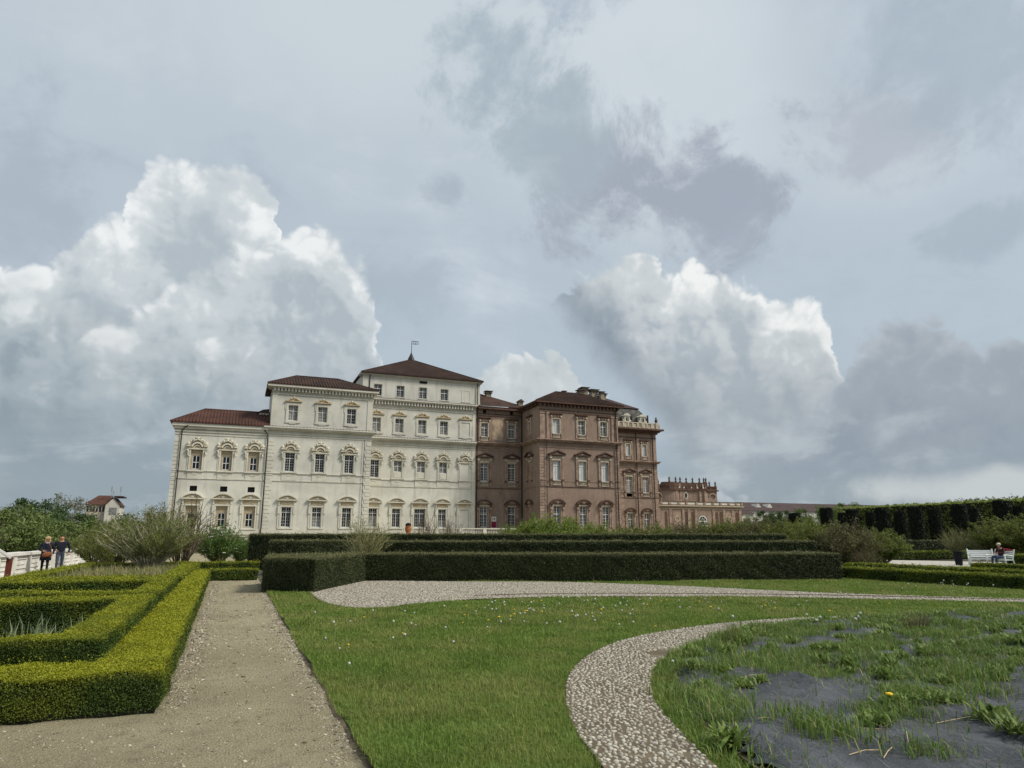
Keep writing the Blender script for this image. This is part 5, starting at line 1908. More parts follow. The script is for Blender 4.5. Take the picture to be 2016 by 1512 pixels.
BG = 'clipped box hedges of the left parterre'
hedge('box_hedge', 'lowest bright yellow-green box hedge running along the left edge of the straight gravel path',
      [(-6.2, 7.72), (-0.55, 7.92), (-0.80, 30.2), (-1.34, 30.2), (-1.21, 8.58), (-6.2, 8.38)], None, 0.37, group=BG)
hedge('box_hedge', 'nearest square box hedge ring around the iris bed', [(-6.0, 8.86), (-1.22, 8.80), (-1.26, 14.7), (-6.0, 14.9)], [(-5.55, 9.24), (-1.66, 9.18), (-1.70, 13.9), (-5.55, 14.1)], 0.60, group=BG, top_young=0.66, side_young=0.03, wob=0.016)
hedge('box_hedge', 'second box hedge ring behind the iris bed', [(-6.0, 16.4), (-1.28, 15.4), (-1.30, 20.5), (-6.0, 20.5)], [(-5.55, 16.75), (-1.74, 15.85), (-1.78, 19.9), (-5.55, 19.6)], 0.60, group=BG, top_young=0.62, side_young=0.05, wob=0.016)
hedge('box_hedge', 'farthest left box hedge ring enclosing the tall bare-stemmed shrub', [(-6.1, 23.5), (-1.36, 23.5), (-1.42, 36.6), (-6.1, 36.6)], [(-5.5, 24.2), (-1.95, 24.2), (-2.0, 36.0), (-5.5, 36.0)], 0.48, group=BG, top_young=0.68, side_young=0.15)
hedge('box_hedge', 'short low box hedge closing the far end of the straight gravel path', rect(-0.76, 1.02, 29.8, 30.5), None, 0.40, group=BG, top_young=0.6)
hedge('box_hedge', 'low box hedge beyond the path end, in front of the white-flowered shrub', rect(-1.5, 1.3, 37.3, 38.1), None, 0.42, group=BG, top_young=0.6)

YGp = 'dark clipped yew hedges in steps before the palace'
hedge('yew_hedge', 'nearest long dark yew hedge, with a square block at its left end beside the path',
      [(0.95, 23.05), (2.35, 21.95), (4.68, 26.8), (8.8, 25.0), (13.0, 23.2), (22.05, 20.9), (22.4, 22.2), (13.5, 24.5), (9.3, 26.4), (4.5, 28.5), (1.2, 26.4)], None, 1.01, 'yew', smin=0.026, k=0.0015, cover=2.0, group=YGp, top_young=0.85, side_young=0.16, wob=0.02)
hedge('yew_hedge', 'small yew block of the second step, left of the pale willow-like shrub',
      [(1.5, 33.8), (2.87, 33.3), (5.4, 33.9), (5.6, 35.0), (1.8, 35.2)], None, 1.46, 'yew', smin=0.026, k=0.0015, group=YGp, top_young=0.85, side_young=0.12, wob=0.02)
hedge('yew_hedge', 'long yew hedge of the second step, right of the pale willow-like shrub',
      [(5.62, 31.1), (15.0, 27.4), (23.9, 23.9), (24.4, 25.1), (15.5, 28.6), (6.1, 32.3)], None, 1.44, 'yew', smin=0.026, k=0.0015, group=YGp, top_young=0.85, side_young=0.08, wob=0.02)
hedge('yew_hedge', 'highest and farthest stepped yew hedge, right in front of the palace',
      [(0.73, 39.5), (14.0, 34.2), (27.1, 29.1), (27.6, 30.3), (14.5, 35.5), (1.2, 40.8)], None, 1.76, 'yew', smin=0.026, k=0.0015, group=YGp, top_young=0.7, side_young=0.06, wob=0.02)
RG = 'low box hedges of the right parterre'
hedge('box_hedge', 'front low box hedge at the right, next to the lawn strip with dandelions', rect(23.0, 23.8, 4, 22.4), None, 0.43, group=RG, top_young=0.42, side_young=0.10)
hedge('box_hedge', 'second low box hedge at the right, between the front hedge and the white benches', rect(26.8, 27.6, 6, 25.3), None, 0.43, group=RG, top_young=0.42, side_young=0.10)
hedge('box_hedge', 'third low box hedge at the right, nearest to the white benches', rect(32.2, 32.9, 8, 23.0), None, 0.43, group=RG, top_young=0.42, side_young=0.10)
hedge('box_hedge', 'low box hedge behind the pale gravel square and the dark planter', rect(44, 62, 38.0, 38.8), None, 0.55, group=RG, top_young=0.35, side_young=0.06)
hedge('box_hedge', 'low box hedge behind the white benches at the right edge', rect(47, 49, 22, 31), None, 0.5, group=RG, top_young=0.4, side_young=0.08)
hedge('yew_hedge', 'waist-high dark hedge at the foot of the yew cylinders', rect(49, 72, 43.0, 44.2), None, 1.30, 'yew', smin=0.03, group=YGp, top_young=0.4, side_young=0.1)
hedge('hornbeam_hedge', 'tall clipped green hornbeam wall behind the row of yew cylinders', rect(92, 95, 28, 88), None, 6.15, 'hornbeam', smin=0.05, k=0.0023, cover=1.3, top_young=0.0, side_young=0.0, wob=0.25, leaf=M['hornbeam_leaf'])
hedge('hornbeam_hedge', 'paler trimmed hedge top of budding twigs rising behind the hornbeam wall', rect(99, 101, 30, 74), None, 6.75, 'hornbeam', smin=0.05, k=0.0023, cover=0.7, top_young=0.0, side_young=0.0, wob=0.3, leaf=M['tree_pale'])

# ---------------- yew cylinders
def ordinal(i):
    return ('first', 'second', 'third', 'fourth', 'fifth', 'sixth', 'seventh')[i]


def cylinder_mesh(r, h, seed):
    n = 5200
    a = rng.uniform(0, 2 * np.pi, n)
    z = rng.uniform(0.1, h, n)
    P = np.stack([r * np.cos(a), r * np.sin(a), z], 1)
    N = np.stack([np.cos(a), np.sin(a), np.zeros(n)], 1)
    nt = 900
    q = r * np.sqrt(rng.random(nt))
    at_ = rng.uniform(0, 2 * np.pi, nt)
    P = np.concatenate([P, np.stack([q * np.cos(at_), q * np.sin(at_), np.full(nt, h)], 1)])
    N = np.concatenate([N, np.tile([0, 0, 1.0], (nt, 1))])
    P = P + N * (0.05 * sines(P[:, 0] * 2 + P[:, 2], P[:, 1] * 2 - P[:, 2], seed, 1.6))[:, None] + rng.normal(0, 0.03, P.shape)
    return np_mesh('foliage', leaf_quads(P, N, 0.16, 0.7, 0.6), 4, M['topiary_leaf'])


core = MB()
core.lathe([(0.7, 0.0), (0.76, 0.4), (0.76, 4.95)], (0, 0, 0), 16)
core_me = core.mesh('yew_cylinder', M['yew_core'])
fol = [cylinder_mesh(0.80, 5.0, s) for s in (31, 32, 33)]
CG = 'yew cylinders clipped in two rows'
front_row = [(73.5, 47.0, 1.04), (73.5, 51.6, 1.0), (73.5, 56.8, 1.0), (73.5, 61.2, 1.0), (73.5, 65.6, 1.0), (73.3, 69.6, 1.06), (73.6, 75.5, 0.97)]
back_row = [(81, 50.2, 0.98), (81, 55.4, 0.98), (81, 60.2, 1.0), (81, 65.0, 0.98), (81, 69.4, 0.98), (80.5, 73.6, 0.98)]
for row, nm in ((front_row, 'front'), (back_row, 'back')):
    for i, (x, y, s) in enumerate(row):
        o = link('yew_cylinder', core_me, None, (x - 1.2, y + 0.4, -0.02), (0, 0, R.random() * 6), (0.9 if nm == 'front' else 0.82, 0.9 if nm == 'front' else 0.82, s))
        tag(o, 'dark clipped yew cylinder, %s from the right in the %s row' % (ordinal(i), nm), 'topiary', CG)
        tag(link('foliage', fol[i % 3], o), kind='stuff')

# pale gravel square by the benches
tag(flat('gravel_square', [(33.5, 31.5), (38.5, 27.0), (47, 31.2), (43.5, 37.2)], 0.04, M['pale_gravel']), kind='structure')


# ================================================================= shrubs and trees
def shrub_parts(h, spread, nst, leaf, nleaf, lsize, stem, bare=0.25, rad=0.022, twigs=5, arch=0.25, base_r=0.25, seed=0, upright=0.6, droop=0.0):
    r = random.Random(seed)
    b = MB()
    LP, LN = [], []
    for i in range(nst):
        a = r.uniform(0, 2 * math.pi)
        q = math.sqrt(r.random())
        out = spread * q
        hh = h * r.uniform(0.72, 1.0) * (1 - 0.38 * q * q)
        p0 = Vector((math.cos(a) * base_r * r.random(), math.sin(a) * base_r * r.random(), 0))
        d = Vector((math.cos(a), math.sin(a), 0))
        pts = []
        for k in range(5):
            t = k / 4
            pts.append(p0 + d * out * (t ** (1 + upright)) + Vector((r.uniform(-1, 1) * 0.05 * t * h, r.uniform(-1, 1) * 0.05 * t * h, hh * (t - arch * t * t * q * 0.6))))
        b.tube(pts, [rad * (1 - 0.75 * k / 4) for k in range(5)], 3, cap=False)
        for w in range(twigs):
            t = r.uniform(0.3, 0.95)
            i0 = min(3, int(t * 4))
            f = t * 4 - i0
            s = pts[i0].lerp(pts[i0 + 1], f)
            g = (pts[i0 + 1] - pts[i0]).normalized()
            L = h * r.uniform(0.12, 0.28)
            e = s + (g * 0.8 + Vector((r.uniform(-1, 1), r.uniform(-1, 1), r.uniform(-0.2, 0.6) - droop)) * 0.7).normalized() * L
            m_ = s.lerp(e, 0.5) + Vector((r.uniform(-1, 1), r.uniform(-1, 1), r.uniform(-1, 1))) * L * 0.08
            b.tube([s, m_, e], [rad * 0.45, rad * 0.33, rad * 0.2], 3, cap=False)
            for _ in range(6):
                LP.append(s.lerp(e, r.uniform(0.05, 1.05)))
        for _ in range(8):
            t = r.uniform(bare, 1.0)
            i0 = min(3, int(t * 4))
            LP.append(pts[i0].lerp(pts[i0 + 1], t * 4 - i0))
    me_s = b.mesh('stems', stem)
    me_l = None
    if nleaf:
        LP = np.array([tuple(p) for p in LP])
        LP = LP[LP[:, 2] > h * bare * 0.7]
        sel = rng.integers(0, len(LP), nleaf)
        P = LP[sel] + rng.normal(0, 0.035 * h ** 0.5, (nleaf, 3))
        c = np.array([0, 0, h * 0.4])
        N = unit(P - c + rng.normal(0, 0.4, P.shape) + np.array([0, 0, 0.4]))
        me_l = np_mesh('leaves', leaf_quads(P, N, lsize, 0.9, 0.55), 4, leaf)
    return me_s, me_l


def shrub(name, label, side, ahead, parts, s=1.0, rz=0.0, z=0.0, group=None, cat='shrub'):
    x, y = spot(side, ahead)
    e = empty(name, (x, y, z), rz)
    e.scale = (s, s, s)
    tag(e, label, cat, group)
    link('stems', parts[0], e)
    if parts[1]:
        tag(link('leaves', parts[1], e), kind='stuff')
    return e


def bearing(px, ahead):
    return (px - 1008) / 1350 * ahead * math.cos(PITCH)


TW, BK, GB = M['twig'], M['bark'], M['bark_grey']
# left group
big = shrub_parts(3.3, 2.0, 95, M['shrub_leaf'], 17000, 0.070, GB, 0.32, 0.024, 6, seed=1, base_r=0.35, upright=0.35)
bare = shrub_parts(3.9, 1.15, 40, M['shrub_leaf'], 1500, 0.06, BK, 0.5, 0.034, 5, seed=2, base_r=0.3, upright=0.5)
dense = shrub_parts(2.6, 1.5, 80, M['shrub_green'], 11000, 0.085, BK, 0.10, 0.018, 6, seed=3, upright=0.3)
leafy = shrub_parts(2.5, 1.5, 75, M['shrub_leaf'], 11000, 0.072, BK, 0.10, 0.018, 6, seed=4, upright=0.3)
brown = shrub_parts(2.5, 1.6, 75, M['shrub_brown'], 8000, 0.060, TW, 0.10, 0.018, 7, seed=5, upright=0.3)
far_olive = shrub_parts(2.7, 1.6, 80, M['shrub_leaf'], 17000, 0.095, BK, 0.08, 0.018, 7, seed=14, upright=0.3)
far_brown = shrub_parts(2.7, 1.6, 80, M['shrub_brown'], 13000, 0.085, TW, 0.08, 0.018, 7, seed=15, upright=0.3)
far_green = shrub_parts(2.75, 1.9, 90, M['fresh_leaf'], 20000, 0.10, BK, 0.06, 0.018, 7, seed=16, upright=0.3)
willow = shrub_parts(2.9, 1.0, 64, M['shrub_leaf'], 2600, 0.055, M['pale_twig'], 0.30, 0.018, 5, seed=6, base_r=0.16, upright=0.45)
wisp = shrub_parts(3.5, 1.0, 40, M['shrub_brown'], 900, 0.055, TW, 0.4, 0.022, 4, seed=7, upright=0.4)
shrub('bare_shrub', 'big shrub with many pale bare stems fanning up, behind the farthest left box ring', bearing(300, 31), 31, big, 1.0)
shrub('bare_shrub', 'thin bare-twigged shrub rising in front of the palace left corner', bearing(362, 33.5), 33.5, bare, 1.0, 1.0)
shrub('bare_shrub', 'bare-twigged shrub standing between the far house and the palace', bearing(318, 35), 35, bare, 0.92, 2.4)
shrub('leafy_shrub', 'round leafy shrub next to the white parapet, left of the bare stems', bearing(232, 35), 35, leafy, 1.10, 0.4)
shrub('leafy_shrub', 'smaller leafy shrub hanging over the end of the white parapet', bearing(192, 38), 38, leafy, 0.86, 2.0)
g1 = shrub('green_shrub', 'fresh green shrub with small white flowers right of the bare stems', bearing(432, 41), 41, dense, 1.02, 0.3)
g2 = shrub('green_shrub', 'lower green shrub with a few white flowers, beside the dark yew step', bearing(475, 43), 43, dense, 0.72, 1.7)
for gsh, n in ((g1, 46), (g2, 12)):
    fb = MB()
    for k in range(n):
        a, q = R.uniform(0, 6.28), R.uniform(0.5, 1.5)
        zz = R.uniform(0.8, 2.45) - 0.25 * q
        c = Vector((math.cos(a) * q, math.sin(a) * q, zz))
        for w in range(5):
            fb.ball((c.x + 0.05 * math.cos(w * 1.26), c.y + 0.05 * math.sin(w * 1.26), c.z), (0.035, 0.035, 0.02), 4, 3)
    tag(link('blossom', fb.mesh('blossom', M['petal']), gsh), kind='stuff')
# before the palace
shrub('willow_shrub', 'pale green willow-like shrub standing in the gap of the second yew step', bearing(722, 29.9), 29.9, willow, 1.0)
shrub('wispy_shrub', 'wispy brown-twigged shrub in front of the white facade, left one of two', bearing(845, 44), 44, wisp, 1.0, 0.5)
shrub('wispy_shrub', 'wispy brown-twigged shrub beside the blind window bay, right one of two', bearing(890, 45), 45, wisp, 0.97, 2.2)
GGp = 'green shrubs in a row behind the highest yew hedge'
for k, (px, ah, s) in enumerate(((1026, 44, 0.95), (1060, 44, 1.08), (1096, 45, 1.10), (1138, 46, 1.02), (1185, 46, 0.92), (1240, 47, 0.98))):
    shrub('green_shrub', 'bright green shrub over the highest yew hedge, %s from the left before the brick walls' % ordinal(k), bearing(px, ah), ah, far_green if k < 5 else far_olive, s, k * 1.1, group=GGp)
MGp = 'budding shrubs right of the brick wing'
for k, (px, ah, s, pr) in enumerate(((1295, 48, 1.02, far_olive), (1345, 50, 1.08, far_brown), (1395, 50, 1.12, far_olive), (1440, 50, 1.16, far_olive), (1490, 48, 1.18, far_brown), (1535, 47, 1.14, far_olive), (1572, 46, 1.12, far_olive))):
    shrub('budding_shrub', 'budding olive-green shrub under the brick pavilion, %s from the left of its row' % ordinal(k), bearing(px, ah), ah, pr, s, k * 0.9, group=MGp)
shrub('dense_shrub', 'broad twiggy olive shrub just behind the right end of the front yew hedge', bearing(1605, 39), 39, far_olive, 1.02, 0.2)
shrub('dense_shrub', 'broad brownish shrub, the middle one of three right of the yew hedges', bearing(1668, 37), 37, far_brown, 0.98, 1.2)
shrub('dense_shrub', 'rounded shrub with brighter green leaves, nearest to the pale gravel square', bearing(1728, 38), 38, far_olive, 0.84, 2.2)
shrub('dense_shrub', 'small low brown shrub at the foot of the rounded shrub by the gravel square', bearing(1700, 35.5), 35.5, brown, 0.48, 0.7)
shrub('willow_shrub', 'fan-shaped twiggy shrub behind the dark planter', bearing(1880, 52), 52, willow, 0.95, 1.0)
shrub('willow_shrub', 'twiggy shrub left of the large green bush at the right edge', bearing(1928, 51), 51, willow, 0.88, 2.0)
shrub('green_bush', 'large green bush behind the white benches, inside the right edge', bearing(1972, 50), 50, far_olive, 1.22, 0.5)
shrub('green_bush', 'large green bush cut by the right edge of the picture', bearing(2030, 48), 48, far_olive, 1.24, 1.9)


def tree_parts(h, cr, ch, leaf, n, size, seed, trunk_r=0.22, bark=None, gaps=0.5):
    r = random.Random(seed)
    b = MB()
    zc = h - ch / 2
    b.tube([(0, 0, -0.3), (0.05, 0.02, h * 0.3), (0.0, 0.1, h * 0.6), (0.1, 0, h * 0.9)], [trunk_r, trunk_r * 0.75, trunk_r * 0.5, trunk_r * 0.15], 7)
    clumps = []
    for k in range(46):
        v = Vector((r.gauss(0, 1), r.gauss(0, 1), r.gauss(0, 1))).normalized() * (r.random() ** 0.35)
        c = Vector((v.x * cr, v.y * cr, zc + v.z * ch / 2))
        clumps.append((c, r.uniform(0.5, 1.0) * cr * 0.36))
        if k < 22:
            s = Vector((0, 0, h * r.uniform(0.25, 0.7)))
            b.tube([s, s.lerp(c, 0.5) + Vector((0, 0, 0.2)), c], [trunk_r * 0.35, trunk_r * 0.22, trunk_r * 0.08], 4, cap=False)
    tm = b.mesh('trunk', bark or M['bark'])
    C = np.array([tuple(c) for c, _ in clumps])
    Rr = np.array([q for _, q in clumps])
    i = rng.integers(0, len(C), n)
    D = unit(rng.normal(0, 1, (n, 3)))
    P = C[i] + D * (Rr[i] * rng.random(n) ** gaps)[:, None] * np.array([1, 1, 0.8])
    N = unit(D + np.array([0, 0, 0.5]))
    return tm, np_mesh('crown', leaf_quads(P, N, size, 0.7, 0.6), 4, leaf)


T_dark = tree_parts(9.0, 3.2, 6.8, M['tree_dark'], 11000, 0.23, 41)
T_mid = tree_parts(8.0, 3.4, 6.6, M['tree_mid'], 10000, 0.22, 42)
T_pale = tree_parts(8.8, 3.3, 7.0, M['tree_pale'], 4200, 0.19, 43, bark=GB, gaps=0.7)
T_green = tree_parts(7.2, 2.9, 6.0, M['tree_green'], 10000, 0.21, 44)


def tree(label, px, ahead, top, parts, h0, rz, z=-4.5, group='trees below the white parapet'):
    x, y = spot(bearing(px, ahead), ahead)
    ztop = EYE + (1057 - top) / 1350 * ahead / math.cos(PITCH) ** 2
    s = (ztop - z) / h0
    e = empty('broadleaf_tree', (x, y, z), rz)
    e.scale = (s * 1.05, s * 1.05, s)
    tag(e, label, 'tree', group)
    link('trunk', parts[0], e)
    tag(link('crown', parts[1], e), kind='stuff')


LT = [('tall dark green tree on the skyline, second from the left edge', 66, 100, 984, T_dark, 9.0), ('pale grey-leaved tree right of the tall dark one', 112, 104, 985, T_pale, 8.8), ('pale grey-leaved tree just left of the far house', 142, 110, 991, T_pale, 8.8),
      ('pale thin tree on the skyline at the left edge', 14, 105, 999, T_pale, 8.8), ('mid green tree at the left edge above the lectern', 2, 62, 1006, T_mid, 8.0), ('mid green tree left of the couple', 40, 64, 1012, T_mid, 8.0),
      ('mid green tree behind the woman', 84, 66, 1016, T_green, 7.2), ('round fresh green tree behind the bald man', 112, 72, 1010, T_green, 7.2), ('dark green tree between the man and the house', 140, 80, 1010, T_dark, 9.0),
      ('mid green tree at the foot of the house', 176, 74, 1034, T_mid, 8.0), ('green tree covering the lower right of the house', 216, 78, 1033, T_green, 7.2), ('mid green tree right of the house', 256, 84, 1020, T_mid, 8.0),
      ('thin pale tree between house and palace', 288, 110, 1006, T_pale, 8.8), ('dark tree close to the palace left corner', 318, 92, 1010, T_dark, 9.0), ('low green tree by the parapet end', 200, 58, 1040, T_mid, 8.0),
      ('low mid green tree below the couple', 128, 56, 1034, T_mid, 8.0), ('low mid green tree above the lectern', 60, 54, 1034, T_mid, 8.0), ('low mid green tree in the left corner', 8, 52, 1030, T_mid, 8.0), ('tree cut by the left edge of the picture', -40, 70, 1004, T_dark, 9.0)]
for i, (lb, px, ah, top, pr, h0) in enumerate(LT):
    tree(lb, px, ah, top, pr, h0, i * 1.3)
RT = [('dark tree before the short hall roof', 1512, 112, 1008, T_dark, 9.0), ('dark green tree under the two dormers', 1548, 108, 1008, T_dark, 9.0), ('yellow-green tree right of the two dormers', 1592, 100, 1000, T_green, 7.2),
      ('yellow-green tree left of the yew cylinders', 1632, 108, 1002, T_mid, 8.0), ('young tree standing above the hall ridge', 1688, 125, 990, T_green, 7.2), ('pale tree behind the arched window of the pavilion end', 1468, 96, 1022, T_mid, 8.0)]
for i, (lb, px, ah, top, pr, h0) in enumerate(RT):
    tree(lb, px, ah, top, pr, h0, i * 0.8, z=0.0, group='trees behind the right shrubs')


# ================================================================= the far house
def house():
    x, y = -30.0, 195.0
    P = empty('house', (x, y, -4.5))
    tag(P, 'tall pale house with a red tiled roof above the trees at the left', 'house')
    P.scale = (0.70, 0.70, 1.0)
    W = M['plaster_trim']
    b = MB()
    # long side to the left, gable to the right, facing the camera
    b.box(x - 5.6, x + 0.6, y - 1, y + 9, -4.5, 9.3)
    wl = b.build('wall', M['stone_sill'], P)
    g = MB()
    g.prism([(x + 0.6, -4.5), (x + 5.0, -4.5), (x + 5.0, 9.2), (x + 2.8, 10.9), (x + 0.6, 9.2)], y - 2.4, y + 8)
    g.build('gable_wall', W, P)
    r = MB()
    r.add([(x - 6.2, y - 1.7, 9.3), (x + 1.6, y - 1.7, 9.3), (x + 1.6, y + 4, 11.7), (x - 2.8, y + 4, 11.7), (x - 6.2, y + 9.6, 9.3), (x + 1.6, y + 9.6, 9.3)], [(0, 1, 2, 3), (0, 3, 4), (4, 3, 2, 5)])
    r.add([(x + 0.1, y - 2.7, 9.0), (x + 2.8, y - 2.7, 11.1), (x + 2.8, y + 8, 11.1), (x + 0.1, y + 8, 9.0), (x + 5.5, y - 2.7, 9.0), (x + 5.5, y + 8, 9.0)], [(0, 1, 2, 3), (1, 4, 5, 2)])
    r.build('roof', M['tile_red'], P)
    for k in range(6):
        MB().box(x - 5.2 + k * 0.95, x - 4.6 + k * 0.95, y - 1.03, y - 0.9, 7.6, 8.9).build('window', M['glass'], P)
    for k in range(3):
        MB().box(x - 4.6 + k * 1.5, x - 3.7 + k * 1.5, y - 1.03, y - 0.9, 4.6, 5.6).build('window', M['glass'], P)
    MB().box(x + 1.8, x + 4.2, y - 2.43, y - 2.3, 6.8, 8.6).build('window', M['curtain'], P)
    MB().box(x + 2.0, x + 3.4, y - 2.43, y - 2.3, 3.0, 5.0).build('window', M['glass'], P)
    MB().box(x + 2.8, x + 5.6, y - 2.0, y + 7, 11.15, 11.45).build('roof_platform', M['far_roof'], P)
    for k, (dx, hh) in enumerate(((1.6, 2.6), (4.4, 2.6), (2.2, 1.4))):
        a = MB()
        a.tube([(x + dx, y, 11.0), (x + dx, y, 11.3 + hh)], 0.07, 5)
        a.box(x + dx - 0.18, x + dx + 0.18, y - 0.15, y + 0.15, 11.6 + hh * 0.4, 11.2 + hh)
        a.build('antenna', M['antenna'], P)


house()


# ================================================================= parapet at the left
def parapet():
    x1 = -8.5
    P = empty('parapet_wall', (x1 - 0.2, 40, 0))
    tag(P, 'low whitewashed stone parapet with recessed panels along the left terrace edge', 'wall')
    b = MB()
    b.box(x1 - 0.34, x1 - 0.06, 10, 80, -0.6, 0.86)
    b.build('wall', M['whitewash'], P)
    b = MB()
    b.box(x1 - 0.36, x1 + 0.03, 10, 80, -0.1, 0.16)
    b.build('plinth', M['whitewash'], P)
    y = 10
    k = 0
    while y < 80:
        MB().box(x1 - 0.44, x1 + 0.06, y + 0.01, y + 2.29, 0.865, 0.985 + 0.008 * (k % 3)).build('coping_stone', M['whitewash'], P)
        MB().box(x1 - 0.08, x1 + 0.015, y + 0.02, y + 0.42, 0.165, 0.86).build('pier', M['whitewash'], P)
        q = MB()
        q.box(x1 - 0.08, x1 - 0.022, y + 0.62, y + 2.1, 0.30, 0.34).box(x1 - 0.08, x1 - 0.022, y + 0.62, y + 2.1, 0.70, 0.74)
        q.box(x1 - 0.08, x1 - 0.025, y + 0.58, y + 0.62, 0.30, 0.74).box(x1 - 0.08, x1 - 0.025, y + 2.1, y + 2.14, 0.30, 0.74)
        q.box(x1 - 0.08, x1 - 0.035, y + 0.8, y + 1.9, 0.47, 0.53)
        q.build('panel_moulding', M['whitewash'], P)
        y += 2.3
        k += 1


parapet()

# terrace balustrade before the palace
P = empty('balustrade', (25, 86, TZ))
tag(P, 'white stone balustrade in front of the palace ground floor', 'balustrade')
b = MB()
b.box(14, 37, 85.85, 86.15, 2.62, 2.76).box(14, 37, 85.85, 86.15, 1.9, 2.02)
b.build('rail', M['plaster_trim'], P)
b = MB()
for k in range(8):
    x = 14.2 + k * 3.2
    MB().box(x - 0.22, x + 0.22, 85.82, 86.18, 1.9, 2.78).build('post', M['plaster_trim'], P)
b = MB()
for k in range(100):
    x = 14.3 + k * 0.228
    b.lathe([(0.04, 2.02), (0.075, 2.2), (0.035, 2.45), (0.05, 2.62)], (x, 86, 0), 5)
tag(b.build('balusters', M['plaster_trim'], P), kind='stuff')
# terracotta urn with a dark plant on the terrace
P = empty('terracotta_urn', (19.9, 85.0, TZ))
tag(P, 'brown terracotta urn with a dark cap between ground floor windows of the white facade', 'urn')
MB().lathe([(0.28, 0), (0.22, 0.15), (0.38, 0.5), (0.42, 0.8), (0.34, 1.0), (0.4, 1.08)], (19.9, 85, TZ), 10).build('vessel', M['terracotta'], P, True)
MB().ball((19.9, 85, TZ + 1.2), (0.38, 0.38, 0.26), 8, 5).build('plant', M['yew_core'], P)
# banner on the brick bay
P = empty('banner', (34.62, YC - 0.05, 3.0))
tag(P, 'tall pale exhibition banner with a dark red emblem on the brick bay wall', 'banner')
MB().box(34.24, 34.98, YC - 0.09, YC - 0.05, 2.3, 4.5).build('cloth', M['banner'], P)
q = MB()
q.box(34.26, 34.96, YC - 0.096, YC - 0.091, 3.05, 3.8)
q.prism([(34.3, 3.05), (34.55, 2.7), (34.62, 3.05), (34.75, 2.7), (34.95, 3.05)], YC - 0.096, YC - 0.091)
q.build('print', M['banner_red'], P)
q = MB()
q.box(34.42, 34.52, YC - 0.096, YC - 0.091, 4.05, 4.3).box(34.66, 34.78, YC - 0.096, YC - 0.091, 4.05, 4.3)
q.build('print', M['opening'], P)
P = empty('wall_notice', (38.9, 89.0, 3.0))
tag(P, 'small white notice plate on the side wall of the brick pavilion', 'notice')
MB().box(38.86, 38.93, 88.75, 89.25, 3.0, 3.9).build('plate', M['white_paint'], P)
MB().box(38.853, 38.859, 88.95, 89.08, 3.35, 3.6).build('print', M['opening'], P)


# ================================================================= people
def body_mesh(joints, bones, mats, subdiv=1):
    """one continuous skinned body; bones: (a, b, material index)"""
    names = list(joints)
    me = bpy.data.meshes.new('body_cage')
    ix = {n: i for i, n in enumerate(names)}
    me.from_pydata([joints[n][:3] for n in names], [(ix[a], ix[b_]) for a, b_, _ in bones], [])
    o = bpy.data.objects.new('body_cage', me)
    COL.objects.link(o)
    sk = o.modifiers.new('skin', 'SKIN')
    sk.use_smooth_shade = True
    for i, n in enumerate(names):
        r = joints[n][3]
        rr = r if hasattr(r, '__len__') else (r, r)
        me.skin_vertices[0].data[i].radius = rr
        me.skin_vertices[0].data[i].use_root = (n == 'pelvis')
    sb = o.modifiers.new('sub', 'SUBSURF')
    sb.levels = sb.render_levels = subdiv
    dg = bpy.context.evaluated_depsgraph_get()
    out = bpy.data.meshes.new_from_object(o.evaluated_get(dg))
    bpy.data.objects.remove(o)
    bpy.data.meshes.remove(me)
    out.materials.clear()
    for m_ in mats:
        out.materials.append(m_)
    segs = [(Vector(joints[a][:3]), Vector(joints[b_][:3]), mi) for a, b_, mi in bones]
    for p in out.polygons:
        c = p.center
        best, bi = 1e9, 0
        for a, b_, mi in segs:
            ab = b_ - a
            t = max(0, min(1, (c - a).dot(ab) / max(ab.length_squared, 1e-9)))
            d = (a + ab * t - c).length
            if d < best:
                best, bi = d, mi
        p.material_index = bi
        p.use_smooth = True
    return out


def add_hand(J, Bn, side, wrist, direction, palm_n, mi):
    """palm and five separate fingers"""
    w, d, n = Vector(wrist), Vector(direction).normalized(), Vector(palm_n).normalized()
    s = d.cross(n).normalized() * (1 if side == 'r' else -1)
    J['palm_' + side] = (*(w + d * 0.05), 0.030)
    Bn.append(('wrist_' + side, 'palm_' + side, mi))
    for k, (off, ln) in enumerate(((-0.032, 0.065), (-0.011, 0.078), (0.011, 0.074), (0.032, 0.058))):
        a = w + d * 0.092 + s * off
        m_ = a + d * ln * 0.5 + n * 0.012
        e = a + d * ln * 0.85 + n * 0.040
        for q, p in (('a', a), ('b', m_), ('c', e)):
            J['f%d%s_%s' % (k, q, side)] = (*p, 0.0095)
        Bn += [('palm_' + side, 'f%da_%s' % (k, side), mi), ('f%da_%s' % (k, side), 'f%db_%s' % (k, side), mi), ('f%db_%s' % (k, side), 'f%dc_%s' % (k, side), mi)]
    a = w + d * 0.035 - s * 0.042
    e = a + d * 0.05 - s * 0.02 + n * 0.02
    J['th_a_' + side] = (*a, 0.011)
    J['th_b_' + side] = (*e, 0.010)
    Bn += [('palm_' + side, 'th_a_' + side, mi), ('th_a_' + side, 'th_b_' + side, mi)]


